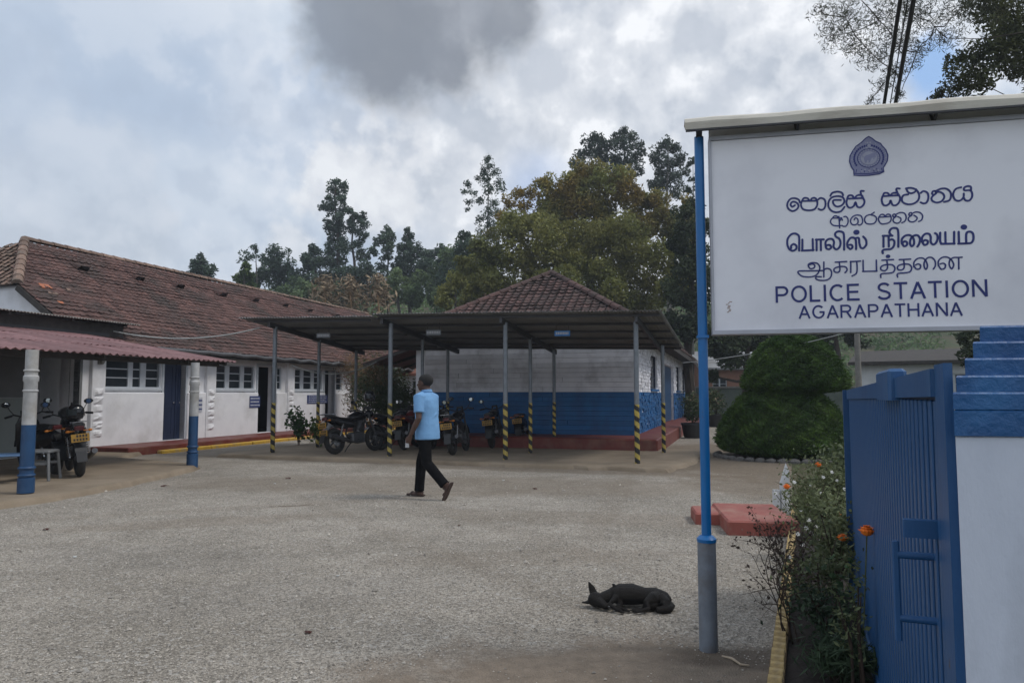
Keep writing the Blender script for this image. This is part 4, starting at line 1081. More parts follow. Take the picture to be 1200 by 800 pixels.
def motorcycle(loc, rz, label, paint='black_paint', scooter=False, plates=1, lean=-0.12, carrier=False, group='motorcycles parked in the carport'):
    m = thing('motorcycle', loc, rz, label, 'motorcycle', group); m.rotation_euler = (lean, 0, rz)
    wheel(m, -0.64, 0.30, 0.125, 'rear_wheel'); wheel(m, 0.64, 0.30, 0.10, 'front_wheel')
    def part(mb_, n, mt_, sm=True): return mb_.build(n, mt_, m, smooth=sm)
    b = MB(); b.tube([(0.62, 0, .34), (.62, 0, .35)], .01, 6)
    for s in (-1, 1): b.tube([(.64, s * .085, .30), (.50, s * .085, .66), (.40, s * .085, .93)], [.026, .024, .02], 8)
    b.beam((.40, -.11, .90), (.40, .11, .90), .05, .03); part(b, 'fork', 'engine')
    b = MB()
    for i in range(9):
        a0 = R(20 + i * 15); 
        if i < 8:
            a1 = R(20 + (i + 1) * 15); rr = .335
            b.beam((.64 + rr * math.cos(a0), 0, .30 + rr * math.sin(a0)), (.64 + rr * math.cos(a1), 0, .30 + rr * math.sin(a1)), .13, .012)
    part(b, 'front_mudguard', paint, False)
    b = MB()
    for i in range(7):
        a0 = R(62 + i * 14); a1 = R(62 + (i + 1) * 14); rr = .345
        b.beam((-.64 + rr * math.cos(a0), 0, .30 + rr * math.sin(a0)), (-.64 + rr * math.cos(a1), 0, .30 + rr * math.sin(a1)), .17, .014)
    b.beam((-.97, 0, .44), (-1.03, 0, .27), .15, .012); part(b, 'rear_mudguard', 'black_plastic', False)
    # handlebar, mirrors, headlamp
    b = MB(); b.tube([(.26, .37, 1.00), (.34, .22, 1.03), (.39, .06, .97), (.39, -.06, .97), (.34, -.22, 1.03), (.26, -.37, 1.00)], .013, 8)
    for s in (-1, 1): b.tube([(.255, s * .38, 1.0), (.29, s * .27, 1.018)], .02, 8); b.beam((.33, s * .27, 1.01), (.29, s * .38, 1.0), .012, .02)
    part(b, 'handlebar', 'black_plastic')
    for s in (-1, 1):
        b = MB(); b.tube([(.33, s * .22, 1.03), (.36, s * .27, 1.12), (.33, s * .31, 1.20)], .007, 6); b.ball((.33, s * .33, 1.22), (.022, .075, .048), 12, 8); mo = part(b, 'mirror', 'black_plastic')
        b = MB(); b.lathe([(.040, 0), (.041, .003)], 14, (.303, s * .33, 1.22), axis='x'); o_ = b.build('mirror_glass', 'mirror_glass', mo); 
    b = MB(); b.ball((.50, 0, .90), (.10, .095, .10), 14, 10); b.lathe([(.07, .0), (.085, .05), (.08, .07)], 16, (.52, 0, .90), axis='x'); hl_ = part(b, 'headlamp', paint)
    b = MB(); b.tube([(.42, -.06, 1.0), (.45, -.06, 1.06), (.45, .06, 1.06), (.42, .06, 1.0)], .03, 8); part(b, 'instrument_cluster', 'black_plastic')
    if scooter:
        b = MB(); b.tube([(.50, 0, .35), (.42, 0, .6), (.40, 0, .85), (.38, 0, .98)], [(.04, .17), (.05, .21), (.06, .19), (.05, .12)], 14, flat=(1, 0, 0)); part(b, 'leg_shield', paint)
        b = MB(); b.tube([(.45, 0, .30), (.1, 0, .27), (-.15, 0, .30)], [(.03, .16), (.035, .17), (.04, .16)], 12, flat=(0, 0, 1)); part(b, 'floorboard', 'black_plastic')
        b = MB(); b.tube([(-.08, 0, .45), (-.25, 0, .55), (-.6, 0, .60), (-.88, 0, .66)], [(.20, .15), (.22, .19), (.17, .17), (.07, .09)], 14, flat=(0, 0, 1)); part(b, 'body_panel', paint)
        b = MB(); b.tube([(.02, 0, .76), (-.15, 0, .80), (-.45, 0, .80), (-.78, 0, .82)], [(.05, .12), (.055, .16), (.05, .15), (.035, .10)], 14, flat=(0, 0, 1)); part(b, 'seat', 'black_plastic')
    else:
        b = MB(); b.tube([(.36, 0, .84), (.26, 0, .86), (.08, 0, .85), (-.10, 0, .80), (-.16, 0, .76)], [(.05, .08), (.11, .14), (.12, .15), (.09, .11), (.05, .08)], 14, flat=(0, 0, 1)); part(b, 'fuel_tank', paint)
        b = MB(); b.tube([(-.08, 0, .80), (-.25, 0, .785), (-.5, 0, .80), (-.70, 0, .86), (-.82, 0, .88)], [(.035, .10), (.045, .13), (.05, .14), (.05, .12), (.025, .08)], 14, flat=(0, 0, 1)); part(b, 'seat', 'black_plastic')
        b = MB()
        for s in (-1, 1): b.tube([(-.10, s * .11, .66), (-.30, s * .13, .68), (-.58, s * .12, .76), (-.86, s * .06, .84)], [(.09, .025), (.10, .03), (.07, .03), (.03, .02)], 10, flat=(0, 0, 1))
        part(b, 'side_panel', paint)
    b = MB(); b.cbox(-.18, .20, -.12, .12, .24, .48, .04); b.tube([(.08, 0, .46), (.16, 0, .60), (.22, 0, .74)], [.09, .105, .08], 12)
    for i in range(6): b.tube([(.095 + i * .018, 0, .50 + i * .034), (.10 + i * .018, 0, .508 + i * .034)], .125, 14)
    part(b, 'engine', 'engine', False)
    b = MB(); b.tube([(.36, 0, .80), (.30, .0, .50), (.25, 0, .30), (-.15, 0, .24), (-.28, 0, .45), (-.20, 0, .70), (.30, 0, .76)], .022, 8)
    for s in (-1, 1): b.tube([(-.22, s * .10, .36), (-.64, s * .10, .30)], .022, 8); b.tube([(-.25, s * .10, .72), (-.88, s * .09, .80)], .014, 6)
    part(b, 'frame', 'black_plastic')
    for s in (-1, 1):
        b = MB(); b.tube([(-.60, s * .125, .32), (-.44, s * .125, .70)], .014, 8)
        for i in range(9): b.torus((0, 0, 0), .033, .007, 12, 6, axis='z')
        nb = len(b.v) - 9 * 72
        ax0, ax1 = Vector((-.585, s * .125, .36)), Vector((-.455, s * .125, .66))
        q = (ax1 - ax0).to_track_quat('Z', 'Y').to_matrix()
        for i in range(9):
            c_ = ax0.lerp(ax1, i / 8)
            for k in range(72):
                id_ = nb + i * 72 + k; b.v[id_] = tuple(q @ Vector(b.v[id_]) + c_)
        part(b, 'shock_absorber', 'chrome')
    b = MB(); b.tube([(.2, -.12, .42), (.15, -.15, .24), (-.1, -.17, .22), (-.3, -.18, .26)], .02, 8); b.tube([(-.3, -.18, .26), (-.5, -.19, .32), (-.92, -.20, .42)], [.03, .05, .045], 12); part(b, 'exhaust', 'engine')
    b = MB(); b.cbox(-.93, -.87, -.07, .07, .78, .85, .015); part(b, 'tail_light', 'tail_red', False)
    for s in (-1, 1):
        b = MB(); b.tube([(-.88, s * .06, .77), (-.89, s * .14, .77)], .008, 6); b.ball((-.89, s * .16, .77), (.028, .035, .022), 10, 6); part(b, 'indicator', 'amber')
    for i in range(plates):
        pz = .66 - i * .17
        b = MB(); b.box(-.985 + i * .02, -.975 + i * .02, -.13, .13, pz - .065, pz + .065); pl_ = part(b, 'number_plate', 'plate_yellow', False)
        b = MB()
        for r__ in (0, 1):
            x = -.10
            for c_ in range(5 if r__ else 4):
                b.box(-.9870 + i * .02, -.9851 + i * .02, x, x + .028, pz + .012 - r__ * .058, pz + .050 - r__ * .058); x += .043
        b.build('plate_text', 'stripe_black', pl_)
    b = MB(); b.beam((-.98, 0, .60), (-.86, 0, .70), .10, .02); part(b, 'plate_bracket', 'black_plastic', False)
    b = MB(); b.tube([(.02, .14, .26), (-.05, .22, .14), (-.10, .27, .0 - lean * .27)], .012, 6); b.tube([(-.02, .12, .3), (.0, .3, .3)], .016, 6); b.tube([(-.02, -.12, .3), (.0, -.3, .3)], .016, 6); part(b, 'side_stand', 'black_plastic')
    if carrier:
        b = MB()
        for s in (-1, 0, 1): b.tube([(-.62, s * .08, .90), (-1.0, s * .08, .92)], .009, 6)
        b.tube([(-.70, -.10, .91), (-.70, .10, .91)], .009, 6); b.tube([(-1.0, -.10, .92), (-1.0, .10, .92)], .009, 6); part(b, 'carrier', 'chrome')
    return m
def bike_at(px, py, z, hdg, **k):
    """rear wheel touches the ground seen at (px, py); heading in degrees clockwise from straight ahead"""
    g_ = G(px, py, z); rz = math.pi / 2 - R(hdg); d = Vector((math.cos(rz), math.sin(rz), 0))
    return motorcycle((g_.x + d.x * .64, g_.y + d.y * .64, z), rz, **k)
GZ = .082
bike_at(393, 532, GZ, 34, label='large black motorcycle with two yellow plates standing leftmost under the carport', plates=2, carrier=True)
bike_at(447, 527, GZ, 38, label='black motorcycle behind the second front post of the carport, left of the walking man', paint='black_paint', carrier=False)
bike_at(474, 527, GZ, 12, label='motorcycle with pinkish mudguard partly hidden at the left elbow of the walking man', paint='red_paint')
bike_at(531, 533, GZ, 10, label='black motorcycle with wide rear tyre just right of the walking man', paint='black_paint', carrier=True)
bike_at(507, 526, GZ, 12, label='black scooter mostly hidden behind the walking man', scooter=True, paint='black_paint')
bike_at(577, 525, GZ, 8, label='dark motorcycle in deep shade left of the third front post against the blue wall', paint='black_paint')
bike_at(611, 521, GZ + .0, 8, label='dark scooter in deep shade just right of the third front post', scooter=True, paint='black_paint')
# the motorcycle on the porch
mk = motorcycle((0, 0, 0), 0, 'black motorcycle parked on the porch behind the nearer blue and white column', plates=1, carrier=True, group='motorcycles parked on the porch')
g_ = G(94, 558, .09); rz = R(128); d = Vector((math.cos(rz), math.sin(rz), 0)); mk.location = (g_.x + d.x * .64, g_.y + d.y * .64, .09); mk.rotation_euler = (-.10, 0, rz)
mk2 = motorcycle((g_.x - 1.15, g_.y + .75, .09), rz + .25, 'black scooter further inside the porch, half hidden by the near column', scooter=True, plates=0, group='motorcycles parked on the porch')
def helmet(loc, rz, label, s=1.0, tilt=0.0):
    h = thing('helmet', loc, rz, label, 'helmet'); h.rotation_euler = (tilt, 0, rz)
    b = MB(); b.lathe([(.07 * s, -.12 * s), (.115 * s, -.10 * s), (.128 * s, -.03 * s), (.13 * s, .03 * s), (.115 * s, .08 * s), (.075 * s, .118 * s), (.02 * s, .132 * s)], 20); b.build('shell', 'helmet_black', h, smooth=True)
    b = MB(); vs = []
    for k in range(9):
        a = R(-60 + 15 * k)
        for z in (-.045, .0, .05): vs.append(((.134 * s) * math.cos(a), (.134 * s) * math.sin(a), z * s))
    b.add(vs, [(k * 3 + i, (k + 1) * 3 + i, (k + 1) * 3 + i + 1, k * 3 + i + 1) for k in range(8) for i in range(2)]); b.build('visor', 'visor', h, smooth=True)
    return h
q = bpy.data.objects['motorcycle']
def on_bike(b_, x, y, z): 
    return Matrix.LocRotScale(b_.location, b_.rotation_euler, None) @ Vector((x, y, z))
helmet(on_bike(bpy.data.objects['motorcycle'], .34, -.24, 1.30), R(240), 'black helmet hung on the mirror of the leftmost motorcycle under the carport')
helmet(on_bike(mk, -.62, 0, 1.07), R(250), 'black helmet resting on the carrier of the porch motorcycle')
bag = thing('saddle_bag', on_bike(mk, -.05, 0, .98), rz, 'dark cloth bag lying over the tank of the porch motorcycle', 'bag')
b = MB(); b.tube([(-.22, 0, .0), (-.1, 0, .05), (.12, 0, .06), (.24, 0, .02)], [(.06, .13), (.12, .2), (.12, .19), (.05, .12)], 14, flat=(0, 0, 1)); b.build('body', 'black_plastic', bag, smooth=True)
b = MB(); b.tube([(-.1, 0, .17), (0, 0, .24), (.1, 0, .17)], .012, 6); b.build('strap', 'black_plastic', bag)

# plastic chair and stool on the porch
ch = thing('chair', G(10, 566, .09), R(-60), 'pale blue plastic chair on the porch at the left edge of the picture', 'chair')
b = MB(); b.cbox(-.22, .22, -.22, .22, .42, .45, .02); b.build('seat', 'chair_blue', ch)
b = MB(); b.tube([(-.2, .21, .45), (-.22, .27, .84), (0, .29, .92), (.22, .27, .84), (.2, .21, .45)], .015, 8)
for k in (-.1, 0, .1): b.beam((k, .225, .47), (k * 1.1, .28, .9), .035, .012)
b.build('backrest', 'chair_blue', ch)
for sx in (-1, 1):
    for sy in (-1, 1):
        b = MB(); b.tube([(sx * .19, sy * .19, .42), (sx * .24, sy * .24, 0)], [.022, .015], 8); b.build('leg', 'chair_blue', ch)
st = thing('stool', G(47, 562, .09), R(10), 'small pale plastic stool on the porch right behind the near column', 'stool')
b = MB(); b.cbox(-.2, .2, -.2, .2, .44, .48, .02); b.build('seat', 'stool_white', st)
for sy in (-1, 1):
    b = MB(); b.box(-.19, .19, sy * .175 - .01, sy * .175 + .01, .25, .29); b.build('stretcher', 'stool_white', st)
for sx in (-1, 1):
    for sy in (-1, 1):
        b = MB(); b.beam((sx * .17, sy * .17, .44), (sx * .21, sy * .21, 0), .035, .035); b.build('leg', 'stool_white', st)
# ------------------------------------------------------------------ the walking man
HD = R(155)                       # heading, counter-clockwise from +X: to the left and away
pf = G(482, 582, 0)
man = thing('person', (pf.x, pf.y, 0), HD, 'man in light blue polo shirt and black trousers walking away across the gravel', 'person')
OX = -0.24                        # pelvis behind the planted (right) foot
# joints in local axes: x forward, y left, z up
hipR, hipL = Vector((OX, -.095, .92)), Vector((OX, .095, .92))
kneeR, ankR = Vector((OX + .15, -.10, .50)), Vector((-.06, -.10, .09))
kneeL, ankL = Vector((OX - .06, .10, .50)), Vector((OX - .34, .10, .205))
shL, shR = Vector((OX + .02, .180, 1.415)), Vector((OX + .02, -.180, 1.415))
elL, wrL = Vector((OX - .015, .235, 1.12)), Vector((OX + .10, .255, .875))
elR, wrR = Vector((OX + .03, -.225, 1.13)), Vector((OX + .16, -.20, .90))
hd = Vector((OX + .05, 0, 1.60))
b = MB()
b.tube([(OX, 0, .88), (OX, 0, 1.0), (OX + .01, 0, 1.15), (OX + .01, 0, 1.32), (OX, 0, 1.43), (OX, 0, 1.47)], [(.10, .15), (.10, .14), (.11, .14), (.12, .165), (.085, .15), (.05, .06)], 18, flat=(1, 0, 0))
b.tube([(OX, 0, 1.42), (OX + .015, 0, 1.50), (OX + .035, 0, 1.56)], [.062, .056, .058], 14)
# head: skull, jaw, nose, ears, brow
b.ball(hd + Vector((-.015, 0, .035)), (.098, .078, .095), 18, 14)
b.tube([hd + Vector((.03, 0, .0)), hd + Vector((.045, 0, -.05)), hd + Vector((.055, 0, -.095))], [(.062, .062), (.052, .053), (.028, .03)], 14, flat=(1, 0, 0))
b.tube([hd + Vector((.078, 0, .025)), hd + Vector((.108, 0, -.022)), hd + Vector((.085, 0, -.030))], [.010, .017, .012], 8)
b.tube([hd + Vector((.078, -.03, .03)), hd + Vector((.088, 0, .034)), hd + Vector((.078, .03, .03))], .009, 8)
b.tube([hd + Vector((.082, -.02, -.052)), hd + Vector((.094, 0, -.052)), hd + Vector((.082, .02, -.052))], .009, 8)
for s in (-1, 1): b.ball(hd + Vector((-.012, s * .082, .0)), (.020, .010, .033), 10, 8)
for A_, E_, W_ in ((shL, elL, wrL), (shR, elR, wrR)):
    b.tube([A_ + (Vector((OX, 0, 1.42)) - A_) * .4, A_, A_.lerp(E_, .5), E_, E_.lerp(W_, .35), W_], [.055, .056, .045, .038, .040, .026], 12)
for H_, K_, N_ in ((hipR, kneeR, ankR), (hipL, kneeL, ankL)):
    b.tube([H_ + Vector((0, 0, .04)), H_.lerp(K_, .4), K_, K_.lerp(N_, .35), N_], [.085, .075, .05, .052, .034], 14)
def hand(W_, dirv, palm_n, curl, mirror):
    """palm, five separate bent fingers, thumb from the side of the palm"""
    d = dirv.normalized(); n = (palm_n - d * palm_n.dot(d)).normalized(); s = d.cross(n) * mirror
    pc_ = W_ + d * .045
    b.tube([W_ - d * .01, W_ + d * .03, W_ + d * .075, W_ + d * .092], [(.020, .026), (.017, .036), (.015, .040), (.010, .036)], 12, flat=tuple(n))
    for i, (off, ln) in enumerate(((-.030, .066), (-.010, .076), (.011, .070), (.030, .055))):
        p0 = W_ + d * .082 + s * off; q = d.copy(); pts = [p0 - d * .02, p0]
        for k in range(3):
            ang_ = curl * (.55 + .45 * k) + i * .04
            q = (d * math.cos(ang_ * (k + 1) * .62) + n * math.sin(ang_ * (k + 1) * .62)); p0 = p0 + q * ln * (.42, .33, .25)[k]; pts.append(p0)
        b.tube(pts, [.0092, .0092, .0086, .008, .0068], 8)
    t0 = W_ + d * .028 - s * .030
    b.tube([t0 + s * .012, t0 - s * .012 + d * .015 + n * .006, t0 - s * .020 + d * .040 + n * .016, t0 - s * .016 + d * .062 + n * .022], [.012, .0115, .010, .008], 8)
hand(wrL, Vector((.12, .0, -.30)), Vector((.15, -1, 0)), .75, 1)
hand(wrR, Vector((.02, -.01, -.30)), Vector((0, 1, 0)), .5, -1)
# feet
def foot(Ak, fd, toe_up, br):
    fd = fd.normalized()
    up = Vector((0, 1, 0)).cross(fd); up = up if up.z > 0 or abs(up.z) < .3 else -up
    h = Ak - Vector((0, 0, 0))
    b.tube([Ak - fd * .055 - up * .045, Ak - fd * .01 - up * .05, Ak + fd * .08 - up * .055, Ak + fd * .15 - up * .062], [(.028, .030), (.034, .034), (.024, .042), (.014, .040)], 12, flat=tuple(up))
    b.tube([Ak + Vector((0, 0, .05)), Ak - up * .03], [.036, .034], 10)
    for i in range(5):
        o_ = (i - 2) * .016 * br; L_ = .05 - .006 * abs(i - (1 if br > 0 else 3))
        b.tube([Ak + fd * .14 - up * .063 + Vector((0, o_, 0)), Ak + fd * (.155 + L_) - up * .068 + Vector((0, o_ * 1.05, 0))], [.010, .0085], 8)
foot(ankR, Vector((1, -.10, 0)), 0, 1)
fdL = Vector((.42, .03, -.90)).normalized()
ankLf = ankL
b2 = b
foot(ankLf + Vector((0, 0, 0)), fdL, 0, -1)
remesh(b, 'body', 'skin', .0062, man, 3, .5); man.scale = (1.06, 1.07, 1.0)
# sandals: sole + straps
def sandal(Ak, fd):
    fd = fd.normalized(); up = Vector((0, 1, 0)).cross(fd); up = up if up.z > 0 or abs(up.z) < .3 else -up
    if fd.z < -.6: up = Vector((-fd.z, 0, fd.x)) 
    y = Vector((0, 1, 0)); s = MB(); base = Ak - up * .082
    out = [(-.085, .026), (-.05, .038), (.02, .036), (.09, .048), (.15, .050), (.195, .034), (.21, .0)]
    ring = [base + fd * x + y * w for x, w in out] + [base + fd * x - y * w for x, w in reversed(out[:-1])]
    n_ = len(ring); s.add(ring + [p + up * .020 for p in ring], [tuple(range(n_))[::-1], tuple(range(n_, 2 * n_))] + [(i, (i + 1) % n_, n_ + (i + 1) % n_, n_ + i) for i in range(n_)])
    for x, hgt in ((.11, .045), (.03, .085)):
        s.tube([base + fd * x - y * .047 + up * .015, base + fd * x - y * .03 + up * hgt, base + fd * x + up * (hgt + .012), base + fd * x + y * .03 + up * hgt, base + fd * x + y * .047 + up * .015], [(.004, .018)] * 5, 8, flat=tuple(up))
    s.tube([base + fd * .02 - y * .04 + up * .05, base - fd * .075 + up * .055, base + fd * .02 + y * .04 + up * .05], [(.004, .012)] * 3, 8, flat=tuple(up))
    s.build('sandal', 'sandal', man)
sandal(ankR, Vector((1, -.10, 0))); sandal(ankLf, fdL)
# trousers
b = MB()
b.tube([(OX, 0, 1.00), (OX, 0, .93), (OX - .005, 0, .86), (OX, 0, .80)], [(.115, .155), (.125, .170), (.125, .172), (.09, .12)], 20, flat=(1, 0, 0))
for H_, K_, N_, s in ((hipR, kneeR, ankR, -1), (hipL, kneeL, ankL, 1)):
    dd = (N_ - K_).normalized()
    pts = [H_ + Vector((0, 0, .02)), H_.lerp(K_, .25), H_.lerp(K_, .6), K_, K_.lerp(N_, .35), K_.lerp(N_, .75), N_ + dd * (.015 if s < 0 else -.005)]
    b.tube(pts, [.088, .090, .082, .072, .070, .066, .068], 16)
    b.tube([K_ + Vector((-.06, 0, .02)), K_ + Vector((-.045, 0, -.03))], [.02, .02], 6)
rg = random.Random(2)
for H_, K_, N_ in ((hipR, kneeR, ankR), (hipL, kneeL, ankL)):
    for k in range(7):
        t = .25 + .1 * k; p = (K_.lerp(N_, (t - .35) * 1.5) if t > .35 else H_.lerp(K_, .8)); a = rg.uniform(0, 6.28)
        v_ = Vector((math.cos(a), math.sin(a), 0)) * .056; w_ = Vector((math.cos(a + .9), math.sin(a + .9), .35)) * .056
        b.tube([p + v_, p + w_], [.013, .009], 6)
remesh(b, 'trousers', 'trousers', .009, man, 4, .5)
# polo shirt
b = MB()
b.tube([(OX - .005, 0, .82), (OX - .005, 0, .90), (OX, 0, 1.02), (OX + .01, 0, 1.14), (OX + .01, 0, 1.28), (OX + .005, 0, 1.38), (OX, 0, 1.44), (OX + .005, 0, 1.475)], [(.150, .200), (.150, .198), (.146, .188), (.142, .182), (.142, .195), (.122, .190), (.092, .155), (.066, .075)], 26, flat=(1, 0, 0))
for A_, E_, s in ((shL, elL, 1), (shR, elR, -1)):
    b.tube([A_ + Vector((0, -s * .08, .0)), A_ + Vector((0, 0, -.012)), A_.lerp(E_, .40), A_.lerp(E_, .74)], [.078, .078, .068, .068], 16)
for k in range(9):                                         # soft folds
    a = rg.uniform(1.7, 4.6); z = rg.uniform(.86, 1.15)
    b.tube([(OX + .130 * math.cos(a), .176 * math.sin(a), z), (OX + .134 * math.cos(a + .3), .180 * math.sin(a + .3), z + .05), (OX + .126 * math.cos(a + .55), .172 * math.sin(a + .55), z + .07)], [.008, .013, .007], 6)
remesh(b, 'polo_shirt', 'shirt', .009, man, 4, .5)
b = MB(); b.torus((0, 0, 0), .066, .011, 24, 8, axis='z'); b.torus((0, 0, .014), .064, .009, 24, 8, axis='z')
co_ = b.build('collar', 'shirt', man, smooth=True, loc=(OX + .012, 0, 1.487), rot=(0, .12, 0)); co_.scale = (1, 1.05, 1.3)
b = MB(); b.tube([(OX + .145, -.012, 1.38), (OX + .152, 0, 1.28)], [.006, .006], 6)
b.build('placket', 'shirt', man)
b = MB()                                                    # short cropped hair
b.ball(hd + Vector((-.022, 0, .047)), (.105, .086, .096), 22, 16)
hv_ = [Vector(v) for v in b.v]; 
b2 = MB(); fs = []
for f in b.f:
    c_ = sum((hv_[i] for i in f), Vector()) / len(f) - hd
    if c_.z > .045 or (c_.x < -.005 and c_.z > -.045 + .0 * c_.x) : 
        if not (c_.x > .055 and c_.z < .085): fs.append(f)
b2.add(b.v, fs)
ho = b2.build('hair', 'hair', man, smooth=True, clean=True)
for s in (-1, 1):
    b = MB(); b.ball(hd + Vector((.074, s * .030, .014)), (.008, .011, .007), 8, 6); b.build('eye', 'eye_white', man, smooth=True)
pd = (wrL + Vector((.045, .01, -.10)))
ph_ = thing('phone', man.matrix_basis @ pd if False else (Matrix.Rotation(HD, 3, 'Z') @ pd + Vector((pf.x, pf.y, 0))), HD, 'small pale object held in the left hand of the walking man', 'phone')
b = MB(); b.cbox(-.030, .030, -.006, .006, -.06, .045, .004); b.build('body', 'phone', ph_); b = MB(); b.box(-.026, .026, -.0075, -.0062, -.052, .038); b.build('screen', 'black_plastic', ph_)

# ------------------------------------------------------------------ the sleeping dog, lying on its side with its legs towards the camera
dp = G(742, 712, 0)
dog = thing('dog', (dp.x, dp.y, 0), R(-7), 'black dog asleep on its side on the gravel left of the sign pole', 'dog')
# local: x to the right (rump), y away from the camera, z up ; metres
b = MB()
S_ = 1.0
body = [(-.15, .015, .078), (-.09, .03, .084), (.0, .045, .082), (.08, .045, .074), (.15, .03, .074), (.215, .0, .066), (.245, -.02, .05)]
b.tube(body, [(.050, .055), (.070, .074), (.072, .076), (.056, .062), (.062, .070), (.052, .058), (.032, .034)], 18, flat=(0, 0, 1))
b.tube([(-.14, .02, .075), (-.19, .0, .068), (-.235, -.02, .055)], [(.052, .052), (.042, .042), (.038, .040)], 14, flat=(0, 0, 1))
# head: skull at left, muzzle pointing towards lower right
b.ball((-.258, -.022, .056), (.056, .050, .050), 16, 12)
b.tube([(-.250, -.04, .052), (-.215, -.075, .042), (-.185, -.098, .034), (-.172, -.106, .032)], [.040, .030, .023, .016], 12)
# ears: one pricked up, the other low to the left
b.tube([(-.270, .0, .085), (-.288, .01, .128), (-.308, .015, .168)], [(.030, .011), (.024, .009), (.006, .004)], 10, flat=(1, 0, 0))
b.tube([(-.285, -.03, .040), (-.32, -.03, .036), (-.358, -.028, .034)], [(.012, .028), (.010, .022), (.004, .006)], 10, flat=(0, 0, 1))
# shoulder and fore legs folded forward
b.tube([(-.12, .02, .13), (-.14, .03, .155)], [.018, .008], 8)
b.tube([(-.11, .0, .08), (-.125, -.05, .075), (-.165, -.095, .045), (-.12, -.135, .028), (-.085, -.150, .020)], [.034, .023, .015, .012, .014], 12)
b.tube([(-.10, .0, .05), (-.09, -.07, .035), (-.13, -.115, .022), (-.09, -.10, .020), (-.05, -.115, .018)], [.030, .020, .014, .011, .014], 12)
# thighs and hind legs drawn forward
b.tube([(.16, .0, .075), (.13, -.05, .080), (.085, -.085, .062), (.10, -.125, .035), (.045, -.142, .024), (.005, -.150, .020)], [.052, .042, .024, .014, .011, .014], 14)
b.tube([(.17, -.01, .045), (.13, -.06, .040), (.07, -.08, .030), (.09, -.10, .022), (.02, -.10, .018), (-.01, -.108, .017)], [.044, .034, .020, .013, .011, .014], 14)
# tail curled under the rump
b.tube([(.240, -.02, .050), (.262, -.05, .036), (.246, -.085, .030), (.20, -.105, .028), (.15, -.115, .026)], [.022, .022, .024, .026, .02], 10)
b.tube([(.19, -.02, .07), (.215, -.06, .055), (.20, -.085, .04)], [.05, .038, .03], 12)
for (x, y) in ((-.085, -.150), (-.05, -.115), (.005, -.150), (-.01, -.108)):
    for k in range(4): b.tube([(x - .006, y - .012 + .007 * k, .016), (x + .022 - (.03 if x > -.02 else 0), y - .014 + .008 * k, .012)], [.0075, .006], 6)
dbody = remesh(b, 'body', 'dog_fur', .0055, dog, 3, .5); dog.scale = (.98, 1.0, .98)
b = MB(); b.ball((-.168, -.110, .034), (.010, .010, .009), 8, 6); b.build('nose', 'dog_nose', dog, smooth=True)
b = MB(); b.ball((-.235, -.062, .072), (.004, .006, .003), 8, 6); b.build('eye', 'dog_nose', dog, smooth=True)
b = MB(); b.ball((.205, -.075, .058), (.008, .006, .006), 8, 6); b.build('pale_spot', 'pale_tag', dog, smooth=True)  # small pale spot on the rump

# ------------------------------------------------------------------ the sign board
PB = G(831, 762, 0); BA = R(-12.2)
sb = thing('sign_board', (PB.x, PB.y, 0), BA, 'large white board with navy lettering in three scripts under a cream hood, blue pole', 'sign')
X0, X1, Z0, Z1 = 0.052, 1.865, 1.808, 2.955
b = MB(); b.cbox(X0 + .012, X1 - .012, -0.028, 0.06, Z0 + .012, Z1 - .012, .002); b.build('panel', 'board_face', sb)
b = MB()
for a in ((X0, X1, Z0 - .012, Z0 + .011), (X0, X1, Z1 - .011, Z1 + .012)): b.box(a[0], a[1], -.040, .07, a[2], a[3])
for a in ((X0, X0 + .012), (X1 - .012, X1)): b.box(a[0], a[1], -.039, .069, Z0 + .0115, Z1 - .0115)
b.build('rim', 'board_rim', sb)
for xp in (-0.002, X1 + .035):
    b = MB(); b.lathe([(.052, -.3), (.052, .60), (.050, .612), (.036, .622)], 22, (xp, 0.01, 0)); b.build('pole_sleeve', 'sleeve_grey', sb, smooth=True)
    b = MB(); b.lathe([(.0275, .615), (.0275, Z1 + .03)], 18, (xp, 0.01, 0)); b.build('pole', 'pole_blue', sb, smooth=True)
    b = MB(); b.lathe([(.054, .606), (.056, .624), (.040, .640), (.029, .645)], 20, (xp, .01, 0)); b.build('collar', 'pole_blue', sb, smooth=True)
    b = MB(); b.box(xp - .034, xp + .034, -.025, .045, Z0 - .03, Z0 - .014); b.build('clamp', 'pole_blue', sb)
    b = MB(); b.beam((xp, .01, Z1 + .02), (xp, -.10, Z1 + .075), .035, .02); b.beam((xp, .01, Z1 + .02), (xp, .07, Z1 + .115), .03, .02); b.build('bracket', 'steel_dark', sb)
# hood: a bent sheet box over the board
HX0, HX1 = -0.085, X1 + .14
prof = [(-.12, Z1 + .034), (-.126, Z1 + .075), (-.115, Z1 + .098), (-.078, Z1 + .116), (0.0, Z1 + .130), (.09, Z1 + .135)]
inn = [(y * .95 - .001, z - .008) for y, z in prof]; inn[0] = (prof[0][0] + .008, prof[0][1]); inn[-1] = (prof[-1][0], prof[-1][1] - .01)
b = MB(); n_ = len(prof); vs = []
NSEG = 12
for k in range(NSEG + 1):
    x = HX0 + (HX1 - HX0) * k / NSEG; sag = .004 * math.sin(k * 1.7)
    vs += [(x, y, z + sag) for y, z in prof] + [(x, y, z + sag) for y, z in inn]
w_ = 2 * n_; fs = []
for k in range(NSEG):
    a, c = k * w_, (k + 1) * w_
    for i in range(n_ - 1):
        fs.append((a + i, c + i, c + i + 1, a + i + 1)); fs.append((a + n_ + i + 1, c + n_ + i + 1, c + n_ + i, a + n_ + i))
    fs.append((a, a + n_, c + n_, c)); fs.append((a + n_ - 1, c + n_ - 1, c + 2 * n_ - 1, a + 2 * n_ - 1))
